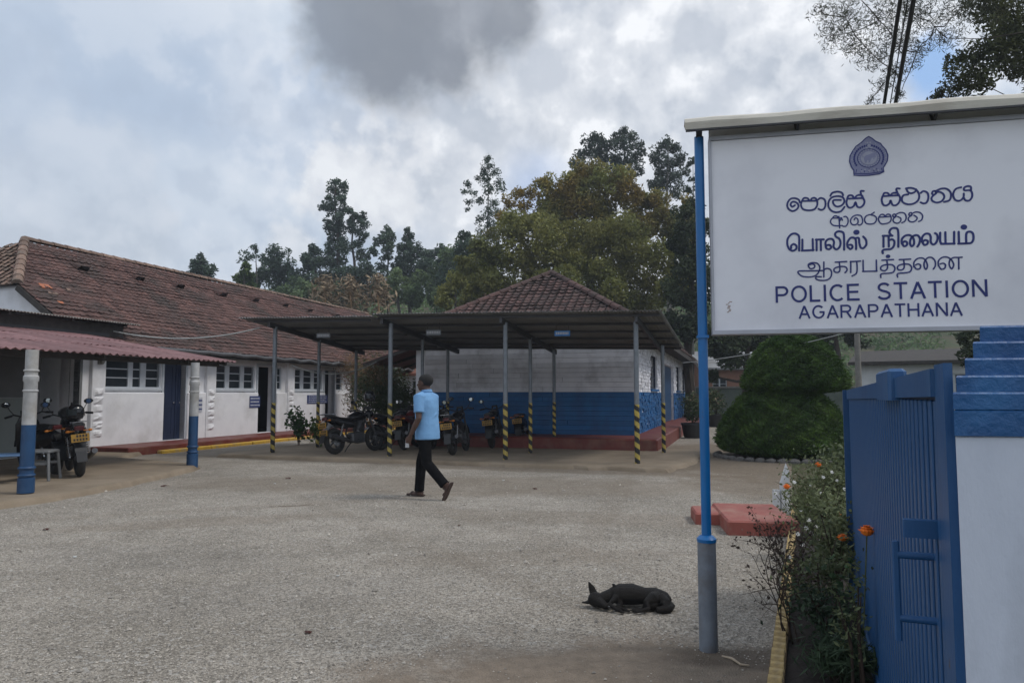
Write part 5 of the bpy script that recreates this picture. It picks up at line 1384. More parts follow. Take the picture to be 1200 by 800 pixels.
for k in (0, NSEG):
    a = k * w_
    for i in range(n_ - 1): fs.append((a + i, a + i + 1, a + n_ + i + 1, a + n_ + i))
b.add(vs, fs); b.build('hood', 'hood', sb, clean=True)
b = MB(); b.box(HX0 + .004, HX1 - .004, -.128, -.108, Z1 + .024, Z1 + .0335); b.build('hood_lip', 'steel_dark', sb)
b = MB(); b.box(X0 + .004, X1 - .004, .03, .042, Z1 + .0125, Z1 + .115); b.build('hood_back', 'board_face', sb)
for x in (.545, 1.265, 1.75):
    b = MB(); b.beam((x, -.03, Z1 + .0125), (x, -.105, Z1 + .06), .014, .014); b.beam((x, -.02, Z1 + .0125), (x, .05, Z1 + .12), .012, .012); b.build('hood_strut', 'steel_dark', sb)
b = MB(); b.beam((HX0 + .012, -.112, Z1 + .05), (HX0 + .012, .085, Z1 + .118), .016, .012); b.build('hood_end_bar', 'steel_dark', sb)
# lettering: strokes given in 0.1 mm along and up the board
STROKES = [[6.6,5497,25470,5436,25639,5216,25737,4981,25690,4825,25447,4851,25170,5079,24992,5338,25093,5423,25314,5279,25497,5093,25523,4996,25377,5086,25242,5228,25324],[6.6,5630,25578,5558,25331,5663,25075,5984,24983,6285,25042,6430,25283,6415,25558,6304,25689,6151,25663,6082,25537],[6.6,5630,25578,5736,25712,5920,25686,6009,25551],[6.6,5629,25543,6391,25519],[6.6,6485,25579,6625,25665,6829,25559,6875,25283,6790,25039,6628,24973,6492,25045],[6.6,7693,25485,7307,25492,7300,25284,7455,25127,7706,25162,7872,25376,7811,25617,7564,25716,7244,25670,7064,25471,7023,25175,7153,24920,7400,24798,7674,24842,7871,25079],[6.6,7146,25755,7251,25923,7527,25981,7752,25903,7820,25745],[6.6,8036,25564,8108,25709,8290,25713,8384,25554],[6.6,8022,25540,8860,25532],[6.6,8420,25552,8560,25697,8785,25709,8860,25532],[6.6,8035,25540,7983,25320,8044,25094,8177,25013,8360,25101,8457,25318,8540,25067,8695,25009,8856,25123,8930,25341,8860,25532],[6.6,8848,25567,8764,25745,8757,25937,8909,25928],[6.6,9899,25604,9970,25747,10148,25737,10231,25595],[6.6,9876,25581,10730,25580],[6.6,10275,25592,10413,25721,10633,25708,10721,25581],[6.6,9876,25581,9824,25364,9882,25115,10035,25033,10216,25146,10279,25313,10368,25064,10543,25030,10702,25167,10776,25407,10721,25581],[6.6,10704,25606,10614,25807,10611,25969,10774,25959],[6.6,11188,25602,10958,25567,10864,25402,10900,25180,11159,25044,11466,25076,11691,25257,11745,25545,11624,25820,11367,25957,11095,25949],[6.6,11111,25924,11192,25734,11356,25656,11556,25741,11604,25870],[6.6,11836,25647,11970,25741,12162,25642,12208,25373,12120,25112,11966,25048,11808,25120],[6.6,12576,25714,12446,25698,12406,25565,12503,25501,12593,25592,12576,25714],[6.6,12615,25591,12391,25387,12383,25194,12594,25061,12855,25118,13001,25327,12957,25523,12768,25655,12616,25630],[6.6,12642,25735,12883,25827,13140,25801,13325,25597,13337,25356,13243,25145,12983,25078],[6.6,13869,25844,13610,25773,13474,25565,13464,25324,13584,25125,13797,25113,13953,25272,13983,25486],[6.6,13966,25271,14052,25099,14243,25088,14378,25272,14387,25510,14287,25646,14024,25662,14017,25806,14169,25883,14338,25844,14347,25657],[4.6,7231,24480,7325,24584,7483,24556,7562,24443],[4.6,7217,24471,7707,24455],[4.6,7231,24480,7136,24376,7109,24229,7219,24075,7421,24015,7717,24021],[4.6,7565,24552,7581,23884],[4.6,7612,24302,7684,24437,7739,24320],[4.6,7822,24513,7936,24522,8031,24379,8024,24158,7919,23981,7760,23974],[4.6,8296,24504,8179,24347,8173,24165,8281,24032,8439,24039,8555,24156,8539,24343,8429,24418,8358,24313],[4.6,8296,24504,8479,24578,8702,24532,8786,24341,8778,24120,8663,24003,8560,24028],[4.6,9151,24567,8969,24478,8896,24286,8979,24086,9200,24026,9425,24088,9521,24303,9438,24478,9196,24565],[4.6,9241,24572,9414,24685],[4.6,9636,24395,10265,24406],[4.6,9658,24408,9751,24535,9906,24527,9969,24407],[4.6,9969,24416,10084,24537,10216,24511,10261,24406,10273,24264,10201,24097,9977,24011,9756,24022,9629,24200,9636,24395],[4.6,10499,24399,10388,24380,10370,24493,10472,24527,10535,24421],[4.6,10520,24388,10383,24259,10400,24087,10595,24005,10753,24118,10758,24278,10608,24383],[4.6,10547,24518,10748,24600,10965,24544,11045,24322,10971,24107,10815,24018],[4.6,11321,24443,11201,24411,11206,24532,11316,24560,11347,24451],[4.6,11333,24418,11152,24268,11190,24096,11384,24038,11563,24150,11589,24284,11442,24413],[4.6,11367,24523,11535,24587,11751,24541,11875,24366,11823,24136,11668,24048],[7.4,5389,22682,5409,23417,5344,23594,5161,23688,4950,23613,4780,23371,4763,23047,4858,22794,5041,22687,5220,22779,5244,22967,5098,23073,4966,22979,4962,22839],[7.4,5577,23310,5560,22675],[7.4,5532,22676,6158,22680],[7.4,6126,22661,6130,23310],[7.4,6323,22658,6336,23285],[7.4,6304,23277,6725,23268],[7.4,6561,23275,6552,22653],[7.4,6971,22941,6842,22907,6838,22759,6973,22695,7103,22797,7025,22939],[7.4,6817,22810,6812,23106,6967,23272,7172,23262,7257,23086,7226,22817,7381,22667,7543,22803,7601,23046,7535,23271,7367,23401,7335,23575,7480,23692,7683,23658,7790,23480,7778,22631],[7.4,7971,22760,7956,23006,8099,23260,8258,23306,8390,23207,8412,22912,8403,22634],[7.4,7972,22785,8103,22657,8218,22750,8178,22888,8043,22894],[7.4,8401,23266,8562,23258,8585,22978,8644,22731,8776,22677,8939,22865,8934,23134,8798,23335],[7.4,8430,23598,8474,23595],[7.4,9826,22705,9848,23336],[7.4,9812,23332,10306,23314],[7.4,10108,23324,10100,22708],[7.4,10121,23056,10277,23112,10392,22986,10352,22731,10192,22568,9883,22552,9770,22489,9779,22343],[7.4,10284,23315,10158,23491,10231,23682,10410,23747,10602,23592,10583,22672],[7.4,10773,22833,10782,23099,10964,23284,11205,23297,11372,23096,11383,22806,11269,22676,11187,22815,11218,23055,11355,23242,11574,23280,11697,23081,11643,22795,11551,22645],[7.4,10786,22857,10877,22698,11010,22750,11037,22894,10931,22971,10819,22904],[7.4,11820,22883,11900,22726,12054,22777,12081,22934,11954,22988,11843,22930],[7.4,11798,22884,11808,23149,11967,23334,12161,23325,12241,23153,12231,22889,12332,22731,12486,22806,12581,23041,12568,23258,12464,23358],[7.4,12723,23370,12704,22892,12784,22745],[7.4,12741,22747,13412,22732],[7.4,13386,22718,13421,23385],[7.4,12980,23382,12968,22746],[7.4,13642,23374,13632,22717],[7.4,13599,22723,14040,22718,14252,22752,14354,22961,14336,23246,14193,23358,14019,23261,13989,22720],[7.4,13890,23625,13932,23623],[5.2,5871,21752,5959,21621,6143,21653,6202,21789,6081,21887,5933,21849],[5.2,5861,21738,5874,21885,6083,21961,6356,21892,6464,21666,6388,21398,6199,21208,5877,21146,5510,21207,5308,21387,5310,21486,5450,21511,6024,21495,6687,21486],[5.2,6687,21978,6662,21124],[5.2,6688,21545,6849,21603,7029,21523,7077,21300,6992,21058,6761,20934,6420,20945,6240,21035,6266,21147,6526,21138],[5.2,7291,21944,7892,21956],[5.2,7495,21946,7517,21481,7386,21353,7230,21417,7220,21565,7395,21656,7667,21685,7846,21630,7895,21467,7782,21329],[5.2,8084,21328,8104,21962],[5.2,8081,21943,8610,21952],[5.2,8417,21935,8397,21317,8145,21126],[5.2,8745,21986,8734,21364],[5.2,8707,21365,9444,21357],[5.2,9422,21349,9430,21978],[5.2,9721,21957,10312,21973],[5.2,9973,21962,9989,21536,9865,21371,9689,21402,9636,21525,9742,21652,10008,21704,10249,21671,10366,21498,10279,21270,10013,21212,9727,21207,9623,21138,9631,20983],[5.2,10020,22163,10055,22162],[5.2,10610,21956,11178,21963],[5.2,10829,21962,10844,21538,10721,21379,10546,21395,10494,21517,10590,21644,10863,21701,11102,21663,11217,21491,11131,21268,10867,21206,10574,21197,10476,21133,10488,20983],[5.2,11335,21510,11345,21774,11526,21973,11787,21996,11953,21822,12016,21557,11935,21359,11855,21515,11873,21777,12046,22000,12261,22001,12404,21805,12407,21542,12302,21365],[5.2,11350,21558,11461,21395,11636,21427,11672,21594,11558,21679,11426,21627],[5.2,12566,21536,12576,21798,12754,21982,12991,22006,13199,21869,13323,21579,13220,21345,13109,21540,13141,21824,13330,21959,13542,21960,13755,21966],[5.2,12579,21536,12687,21351,12859,21382,12918,21570,12806,21670,12655,21628],[5.2,13585,21958,13568,21323]]
def crom(pts, per=5):
    if len(pts) < 3: return pts
    out = []; n_ = len(pts)
    for i in range(n_ - 1):
        p0 = pts[max(i - 1, 0)]; p1 = pts[i]; p2 = pts[i + 1]; p3 = pts[min(i + 2, n_ - 1)]
        for k in range(per):
            t = k / per
            out.append(tuple(.5 * ((2 * p1[j]) + (-p0[j] + p2[j]) * t + (2 * p0[j] - 5 * p1[j] + 4 * p2[j] - p3[j]) * t * t + (-p0[j] + 3 * p1[j] - 3 * p2[j] + p3[j]) * t ** 3) for j in (0, 1)))
    return out + [pts[-1]]
YF = -.0285
def ribbon(mb_, pts, w, y0=YF, y1=YF - .0016, cap=True):
    """a flat stroke with thickness and round ends"""
    n_ = len(pts); top = []; bot = []
    for i in range(n_):
        a = pts[max(i - 1, 0)]; c = pts[min(i + 1, n_ - 1)]; dx, dz = c[0] - a[0], c[1] - a[1]; L_ = math.hypot(dx, dz) or 1e-6
        nx_, nz_ = -dz / L_ * w / 2, dx / L_ * w / 2
        top.append((pts[i][0] + nx_, pts[i][1] + nz_)); bot.append((pts[i][0] - nx_, pts[i][1] - nz_))
    def endcap(c, p):  # half disc
        a0 = math.atan2(p[1] - c[1], p[0] - c[0]); return [(c[0] + w / 2 * math.cos(a0 - math.pi * k / 5), c[1] + w / 2 * math.sin(a0 - math.pi * k / 5)) for k in range(1, 5)]
    e1 = endcap(pts[-1], top[-1]); e0 = endcap(pts[0], bot[0])
    for i in range(n_ - 1):
        q = [bot[i], bot[i + 1], top[i + 1], top[i]]
        mb_.add([(x, y1, z) for x, z in q], [(0, 1, 2, 3)])
    for ring in ([top[-1]] + e1 + [bot[-1]], [bot[0]] + e0 + [top[0]]):
        mb_.add([(x, y1, z) for x, z in ring], [tuple(range(len(ring)))[::-1]])
    loop = top + e1 + bot[::-1] + e0; m_ = len(loop)
    mb_.add([(x, y1, z) for x, z in loop] + [(x, y0, z) for x, z in loop], [(i, (i + 1) % m_, m_ + (i + 1) % m_, m_ + i) for i in range(m_)])
    return mb_
lt = MB()
for i_, s in enumerate(STROKES):
    w = s[0] * .00155; pts = [(s[1 + 2 * k] / 1e4, s[2 + 2 * k] / 1e4) for k in range((len(s) - 1) // 2)]
    yo = .00004 * (i_ % 9)
    if len(pts) == 2 and math.hypot(pts[0][0] - pts[1][0], pts[0][1] - pts[1][1]) < .006: w *= 2.5
    ribbon(lt, crom(pts), w, YF, YF - .0016 - yo)
lt.build('script_lettering', 'letter_navy', sb)
# Latin capitals drawn as flat strokes (cap height 1)
def arc_(cx, cy, rx, ry, a0, a1, n=12): return [(cx + rx * math.cos(R(a0 + (a1 - a0) * k / n)), cy + ry * math.sin(R(a0 + (a1 - a0) * k / n))) for k in range(n + 1)]
CAPS = {
 'P': (.70, [[(.06, 0), (.06, 1)], [(.06, .94), (.40, .94)] + arc_(.40, .70, .24, .24, 90, -90) + [(.06, .46)]]),
 'O': (.88, [arc_(.44, .5, .37, .45, 90, 450, 28)]), 'L': (.58, [[(.06, 1), (.06, 0)], [(.0, .06), (.56, .06)]]),
 'I': (.20, [[(.10, 0), (.10, 1)]]), 'C': (.80, [arc_(.44, .5, .37, .45, 48, 312, 24)]),
 'E': (.68, [[(.06, 0), (.06, 1)], [(.0, .94), (.64, .94)], [(.0, .52), (.60, .52)], [(.0, .06), (.66, .06)]]),
 'S': (.74, [arc_(.37, .73, .27, .22, 25, 180, 10) + [(.13, .62), (.25, .54), (.50, .46), (.62, .38)] + arc_(.36, .27, .30, .22, 0, -160, 10)]),
 'T': (.70, [[(.35, 0), (.35, 1)], [(.0, .94), (.70, .94)]]),
 'A': (.78, [[(.04, 0), (.39, .98)], [(.39, .98), (.74, 0)], [(.14, .34), (.64, .34)]]),
 'N': (.76, [[(.06, 0), (.06, 1)], [(.07, .98), (.69, .02)], [(.70, 0), (.70, 1)]]),
 'G': (.86, [arc_(.44, .5, .37, .45, 45, 335, 24) + [(.79, .48)], [(.50, .48), (.84, .48)]]),
 'R': (.78, [[(.06, 0), (.06, 1)], [(.06, .94), (.44, .94)] + arc_(.44, .71, .23, .23, 90, -90) + [(.06, .48)], [(.42, .47), (.70, 0)]]),
 'H': (.76, [[(.06, 0), (.06, 1)], [(.70, 0), (.70, 1)], [(.06, .52), (.70, .52)]]), ' ': (.62, [])}
def flat_stroke(mb_, pts, w, y1):
    n_ = len(pts); L_ = []; R_ = []
    for i in range(n_):
        a = pts[max(i - 1, 0)]; c = pts[min(i + 1, n_ - 1)]; dx, dz = c[0] - a[0], c[1] - a[1]; q = math.hypot(dx, dz) or 1e-6
        L_.append((pts[i][0] - dz / q * w / 2, pts[i][1] + dx / q * w / 2)); R_.append((pts[i][0] + dz / q * w / 2, pts[i][1] - dx / q * w / 2))
    for i in range(n_ - 1): mb_.add([(x, y1, z) for x, z in (R_[i], R_[i + 1], L_[i + 1], L_[i])], [(0, 1, 2, 3)])
    lp = L_ + R_[::-1]; m_ = len(lp)
    mb_.add([(x, y1, z) for x, z in lp] + [(x, YF, z) for x, z in lp], [(i, (i + 1) % m_, m_ + (i + 1) % m_, m_ + i) for i in range(m_)])
def text(body, x0, x1, z0, z1, h, th, parent):
    tot = sum(CAPS[c][0] for c in body) + .14 * (len(body) - 1); k = (x1 - x0) / tot; x = x0
    for c in body:
        wd, st_ = CAPS[c]; zb = z0 + (z1 - z0) * (x - x0) / (x1 - x0)
        if st_:
            m_ = MB()
            for i, s_ in enumerate(st_): flat_stroke(m_, [(x + px_ * k, zb + pz_ * h) for px_, pz_ in s_], th, YF - .0017 - .00006 * i)
            m_.build('letter', 'letter_navy', parent).__setitem__('kind', 'stuff')
        x += (wd + .14) * k
text('POLICE STATION', .405, 1.492, 1.972, 1.978, .094, .0125, sb)
text('AGARAPATHANA', .527, 1.365, 1.878, 1.876, .074, .0100, sb)
# crest: pointed lobed outline, rings, dotted petals, plinth and a small beast in the middle
EC = (.923, 2.782)  # centre of the ring
KS = .0218 * 10 / 88.0
def ep(x, y): return (EC[0] + (x - 410) * .000355, EC[1] - (y - 410) * .000355)
def fill(mb_, pts, yo):
    mb_.add([(x, YF - yo, z) for x, z in pts], [tuple(range(len(pts)))]); m_ = len(pts)
    mb_.add([(x, YF - yo, z) for x, z in pts] + [(x, YF, z) for x, z in pts], [(i, (i + 1) % m_, m_ + (i + 1) % m_, m_ + i)[::-1] for i in range(m_)])
def ring(cx, cy, rx, ry, n=36): return [ep(cx + rx * math.cos(-2 * math.pi * k / n), cy + ry * math.sin(-2 * math.pi * k / n)) for k in range(n)]
out_ = [(420, 65), (465, 95), (520, 150), (590, 190), (610, 225), (665, 300), (692, 390), (680, 480), (640, 550), (615, 590), (625, 650), (560, 680), (410, 695), (270, 690), (185, 680), (185, 600), (150, 540), (125, 450), (135, 360), (180, 280), (225, 215), (310, 155), (370, 95)]
e = MB(); fill(e, [ep(*p) for p in out_][::-1], .0012); e.build('crest', 'emblem_mid', sb)
e = MB()
ribbon(e, [ep(*p) for p in out_ + out_[:1]], .006, YF, YF - .0022)
for k in range(26):
    a = R(150 + k * 240 / 25); cx, cy = 410 + 215 * math.cos(a), 415 + 205 * math.sin(a)
    fill(e, [ep(cx + 20 * math.cos(-q_ * 6.283 / 6) * .8, cy + 20 * math.sin(-q_ * 6.283 / 6)) for q_ in range(6)], .0021)
ribbon(e, ring(410, 415, 165, 150) + ring(410, 415, 165, 150)[:1], .004, YF, YF - .0026)
ribbon(e, [ep(200, 655), ep(400, 668), ep(610, 650)], .005, YF, YF - .0023)
for x in (225, 300, 350, 410, 470, 520, 590): ribbon(e, [ep(x, 590), ep(x + 12 * (1 if x > 410 else -1), 640)], .004, YF, YF - .0023)
e.build('crest_line', 'letter_navy', sb).__setitem__('kind', 'stuff')
e = MB()
fill(e, ring(412, 415, 118, 108), .0028)
for k in range(24):
    a = 2 * math.pi * k / 24; cx, cy = 410 + 143 * math.cos(a), 415 + 130 * math.sin(a)
    ribbon(e, [ep(cx, cy), ep(cx + 8 * math.cos(a), cy + 8 * math.sin(a))], .005, YF, YF - .0029)
for (x, y, rr) in ((420, 215, 26), (385, 250, 18), (455, 250, 18), (400, 165, 14), (440, 165, 14), (300, 620, 16), (350, 600, 14), (480, 600, 14), (540, 620, 16), (410, 620, 18)): fill(e, ring(x, y, rr, rr, 10), .0026)
for k in range(14):
    a = R(160 + k * 220 / 13); ribbon(e, [ep(410 + 243 * math.cos(a), 410 + 240 * math.sin(a)), ep(410 + 262 * math.cos(a), 410 + 258 * math.sin(a))], .0035, YF, YF - .0024)
e.build('crest_petals', 'emblem_pale', sb).__setitem__('kind', 'stuff')
e = MB()                                                   # beast: body, head, mane, legs, tail
fill(e, [ep(*p) for p in [(345, 395), (370, 370), (420, 360), (455, 345), (480, 335), (505, 350), (515, 385), (490, 410), (455, 415), (440, 440), (425, 490), (405, 490), (405, 450), (385, 450), (375, 490), (350, 492), (345, 450), (335, 425)]][::-1], .0034)
ribbon(e, [ep(340, 400), ep(315, 380), ep(320, 345), ep(345, 330)], .003, YF, YF - .0033); ribbon(e, [ep(470, 400), ep(480, 440), ep(510, 400)], .0035, YF, YF - .0033)
e.build('crest_beast', 'emblem_mid', sb)
b = MB()
rg = random.Random(6)
for k in range(9): x, z = .148 + rg.uniform(-.012, .012), 1.985 - k * .0075; b.box(x - .006, x + rg.uniform(.0, .012), YF - .0006, YF + .0002, z - .0025, z + .0015)
b.build('scratch', 'scratch', sb)

# ------------------------------------------------------------------ blue gate, folded back along the garden
GA0, GA1 = Vector((.952, 1.572, 0)), Vector((2.49, 5.36, 0)); gd = (GA1 - GA0); GL = gd.length; grot = math.atan2(gd.y, gd.x)
gt_ = thing('gate', GA0, grot, 'open blue sheet metal gate with many vertical bars beside the garden strip', 'gate')
zt0, zt1 = 1.512, 1.478
def ztop(x): return zt0 + (zt1 - zt0) * x / GL
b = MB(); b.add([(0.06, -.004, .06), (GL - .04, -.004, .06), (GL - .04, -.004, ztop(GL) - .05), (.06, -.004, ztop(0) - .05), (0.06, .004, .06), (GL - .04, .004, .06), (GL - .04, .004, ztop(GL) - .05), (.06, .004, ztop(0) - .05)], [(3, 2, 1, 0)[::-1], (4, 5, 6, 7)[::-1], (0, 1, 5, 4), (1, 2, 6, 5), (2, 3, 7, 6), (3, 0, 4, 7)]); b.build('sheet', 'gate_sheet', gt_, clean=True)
b = MB(); b.box(0, .12, -.002, .016, .02, zt0 + .006); b.build('hinge_stile', 'gate_blue', gt_)
b = MB(); b.box(GL - .05, GL, -.02, .05, .02, zt1 + .004); b.build('end_stile', 'gate_blue', gt_)
b = MB(); b.beam((.1205, .010, zt0 - .035), (GL - .0505, .010, zt1 - .03), .030, .065); b.build('top_rail', 'gate_blue', gt_)
b = MB(); b.beam((.1205, .010, .07), (GL - .0505, .010, .07), .030, .07); b.build('bottom_rail', 'gate_blue', gt_)
bar_me = None; nb = 47
for k in range(nb):
    x = .165 + (GL - .26) * k / (nb - 1)
    if bar_me is None:
        b = MB(); b.cbox(-.021, .021, .0042, .0125, .105, 1.436, .003); o_ = b.build('bar', 'gate_blue', gt_); bar_me = o_.data
    else: o_ = link('bar', bar_me, gt_)
    o_.location = (x, 0, 0); o_.scale = (1, 1, (ztop(x) - .068 - .105) / (1.444 - .105) if False else 1.0)
# latch plate, pull handle and slide bolt
b = MB(); b.cbox(.20, .212, .0, .085, 1.105, 1.150, .003); b.build('latch_plate', 'gate_blue', gt_)
b = MB(); b.cbox(.262, .274, .088, .104, .84, 1.085, .003); b.build('pull_handle', 'gate_blue', gt_)
for z in (.895, 1.05):
    b = MB(); b.tube([(.268, .012, z), (.268, .092, z)], .0095, 10); b.build('handle_peg', 'gate_blue', gt_, smooth=True)
b = MB(); b.cbox(.86, 1.3, -.012, .045, 1.43, 1.535, .01); b.build('drop_latch', 'gate_blue', gt_)
for z in (.35, 1.25):
    b = MB(); b.lathe([(.012, z - .05), (.012, z + .05)], 10, (.01, -.014, 0)); b.build('hinge', 'steel_dark', gt_)

# ------------------------------------------------------------------ gate pillar with a stepped blue cap
pr = R(-29)
pl = thing('gate_pillar', (.932, 1.535, 0), 0, 'white gate pillar with a stepped blue top at the right edge, hinging the blue gate', 'pillar')
pl.rotation_euler = (0, 0, R(-10))
def pyr(mb_, x0, x1, y0, y1, z0, z1, b_=.004, sk=0.0):
    k = math.tan(R(29 + 0)) 
    vs = []
    for z, e in ((z0, 0), (z1 - b_, 0), (z1, b_)):
        vs += [(x0 + e, y0 + e, z), (x1 - e, y0 + e, z), (x1 - e + .0, y1 - e, z), (x0 + (y1 - y0) * sk + e, y1 - e, z)]
    fs = [(3, 2, 1, 0), (8, 9, 10, 11)] + [(a * 4 + i, a * 4 + (i + 1) % 4, (a + 1) * 4 + (i + 1) % 4, (a + 1) * 4 + i) for a in (0, 1) for i in range(4)]
    return mb_.add(vs, fs)
SKW = math.tan(R(22))
# faces the road; its gate side runs back in line with the gate
b = MB(); pyr(b, 0, .62, 0, .46, -.05, 1.363, .003, .60); b.build('shaft', 'pillar_white', pl)
steps_ = [(1.3635, 1.418, -.004), (1.4185, 1.455, -.004), (1.4555, 1.490, .006), (1.4905, 1.527, .030), (1.5275, 1.563, .053), (1.5635, 1.598, .073)]
for z0, z1, ins in steps_:
    b = MB(); pyr(b, ins, .62 - ins, ins * .6 - .004, .46 - ins, z0, z1, .004, .42); b.build('cap_step', 'cap_blue', pl)
b = MB(); b.tube([(.26, .2, 1.598), (.26, .2, 1.615)], .003, 6); b.build('pin', 'steel_dark', pl)

# ------------------------------------------------------------------ red concrete steps, white marker, kerb, bed
def red_block(name, c, w, d_, h, rot, label):
    t = thing(name, c, rot, label, 'step'); b = MB(); b.cbox(-w / 2, w / 2, 0, d_, -.03, h, .018); b.build('block', 'red_step', t); return t
p = G(893, 628, 0); red_block('step_block', (p.x + .02, p.y, 0), .72, 1.25, .15, R(-8), 'larger red painted concrete step block beside the garden strip')
p = G(838, 615, 0); red_block('step_block', (p.x + .0, p.y + .0, 0), .42, .55, .13, R(-8), 'smaller lower red painted concrete block left of the larger one, behind the sign pole')
KA, KB_ = Vector((1.12, 3.25, 0)), Vector((3.50, 9.1, 0))
kd = KB_ - KA; krot = math.atan2(kd.y, kd.x)
kb = thing('garden_kerb', KA, krot, 'narrow ribbed yellow concrete kerb between gravel and flower bed', 'kerb'); kb.scale = (1, .8, .85)
k = MB(); k.box(-.02, kd.length, -.05, .05, -.02, .036); k.build('kerb_base', 'kerb_dirt_shade', kb)  # brown strip: dirt and the shade between ribs, both in its colour
x = 0.0; n_ = 0
mesh_k = None
while x < kd.length:
    if mesh_k is None or n_ % 5 == 0:
        k = MB(); e = rg.uniform(-.003, .003)
        vs = [(.015, -.045, -.01), (.089, -.045, -.01), (.089, .045, -.01), (.015, .045, -.01), (.015, -.045, .03), (.089, -.045, .03), (.089, .045, .03), (.015, .045, .03), (.034, -.04, .078), (.070, -.04, .078), (.070, .04, .078), (.034, .04, .078)]
        k.add(vs, [(0, 1, 5, 4), (1, 2, 6, 5), (2, 3, 7, 6), (3, 0, 4, 7), (4, 5, 9, 8), (5, 6, 10, 9), (6, 7, 11, 10), (7, 4, 8, 11), (8, 9, 10, 11)])
        o_ = k.build('kerb_rib', 'garden_kerb', kb, loc=(x, e, 0)); mesh_k = o_.data
    else: o_ = link('kerb_rib', mesh_k, kb, (x, rg.uniform(-.003, .003), rg.uniform(-.003, .002)))
    x += .104; n_ += 1
bed = MB(); rgb = np.random.default_rng(5)
nu, nv_ = 60, 10; vs = []
for i in range(nu + 1):
    for j in range(nv_ + 1):
        t = i / nu; a = Vector((1.14, 3.2, 0)).lerp(Vector((3.60, 9.4, 0)), t); c = Vector((1.70, 3.1, 0)).lerp(Vector((4.9, 9.6, 0)), t)
        q = a.lerp(c, j / nv_); vs.append((q.x, q.y, .012 + (rgb.random() * .035 if 0 < j < nv_ else 0)))
bed.add(vs, [(i * (nv_ + 1) + j, i * (nv_ + 1) + j + 1, (i + 1) * (nv_ + 1) + j + 1, (i + 1) * (nv_ + 1) + j) for i in range(nu) for j in range(nv_)])
o = bed.build('flower_bed_soil', 'soil', smooth=True, clean=True); tag(o, kind='structure')
wm = thing('marker_post', (0, 0, 0), 0, 'small white pointed marker post at the far end of the flower bed', 'post')
p = P(920, 590, 8.9); wm.location = (p.x, p.y, 0)
b = MB(); b.add([(-.05, -.03, -.02), (.05, -.03, -.02), (.05, .03, -.02), (-.05, .03, -.02), (-.05, -.03, .38), (.05, -.03, .52), (.05, .03, .52), (-.05, .03, .38), (.02, 0, .62)], [(0, 1, 5, 4), (1, 2, 6, 5), (2, 3, 7, 6), (3, 0, 4, 7), (4, 5, 8), (5, 6, 8), (6, 7, 8), (7, 4, 8)]); b.build('body', 'far_white', wm)
b = MB(); b.box(-.14, -.07, -.03, .03, 0, .30); b.build('foot', 'far_white', wm)

# ------------------------------------------------------------------ plants of the flower bed
nrg = np.random.default_rng(17)
def bush(name, c, rad, h, nleaf, size, matn, label, cat='plant', group=None, stems=7, flowers=(), stem_mat='twig', up=.25, z0=.12, aspect=.42):
    t = thing(name, c, 0, label, cat, group)
    b = MB(); r_ = random.Random(int(c[0] * 1000) % 977)
    ends = []
    for k in range(stems):
        a = r_.uniform(0, 6.283); q = rad * r_.uniform(.2, .85); e = Vector((q * math.cos(a), q * math.sin(a), h * r_.uniform(.55, 1.0)))
        m_ = Vector((e.x * .35, e.y * .35, e.z * .55)); b.tube([(0 + r_.uniform(-.03, .03), r_.uniform(-.03, .03), -.02), m_, e], [.008, .006, .003], 5); ends.append((m_, e))
    b.build('stem', stem_mat, t)
    pts = []
    k = 26; cs_ = []
    for i in range(k):
        m_, e = ends[i % len(ends)]; q = m_.lerp(e, r_.uniform(.0, 1.05)); cs_.append((q.x, q.y, max(q.z, z0)))
    cs_ = np.array(cs_); idx = nrg.integers(0, k, nleaf)
    pts = cs_[idx] + nrg.normal(size=(nleaf, 3)) * np.array([rad * .24, rad * .24, h * .13]); pts[:, 2] = np.clip(pts[:, 2], .02, None)
    V_ = leaf_quads(pts, size, nrg, aspect, up); np_quads('foliage', V_, matn, np.clip(idx / k * .6 + nrg.random(nleaf) * .4, 0, 1), t)
    for (fx, fy, fz, kind) in flowers:
        f = MB(); q = Vector((fx, fy, fz))
        b_ = MB(); b_.tube([(fx * .5, fy * .5, fz * .4), (fx, fy, fz - .01)], .0035, 5); b_.build('flower_stalk', 'leaf_garden', t)
        if kind == 'm':
            for ringk, (rr, zz, n_) in enumerate(((.042, -.004, 14), (.032, .012, 11), (.018, .024, 8))):
                for j in range(n_):
                    a = 6.283 * j / n_ + ringk; d_ = Vector((math.cos(a), math.sin(a), .25)); s_ = Vector((-math.sin(a), math.cos(a), 0))
                    f.add([q + Vector((0, 0, zz)), q + d_ * rr * .7 + s_ * .009 + Vector((0, 0, zz)), q + d_ * rr + Vector((0, 0, zz + .004)), q + d_ * rr * .7 - s_ * .009 + Vector((0, 0, zz))], [(0, 1, 2, 3)])
            f.ball(q + Vector((0, 0, .004)), (.030, .030, .023), 10, 6)
            f.build('flower', 'marigold', t)
        else:
            for j in range(7):
                a = 6.283 * j / 7; d_ = Vector((math.cos(a), math.sin(a) * .6, math.sin(a) * .8)).normalized(); s_ = d_.cross(Vector((0, -1, .4))).normalized()
                f.add([q, q + d_ * .012 + s_ * .006, q + d_ * .024, q + d_ * .012 - s_ * .006], [(0, 1, 2, 3)])
            f.ball(q, (.006, .006, .006), 6, 4); f.build('flower', 'petal_white', t)
    return t
def at_bed(Y, u): 
    a = 1.24 + (Y - 3.25) * .41; c = .965 + (Y - 1.6) * .416 - .08; return a + (c - a) * u
def rel(c, px, py, dy=0.0, k='m'):
    q = P(px, py, c[1] + dy); return (q.x - c[0], q.y - c[1], q.z, k)
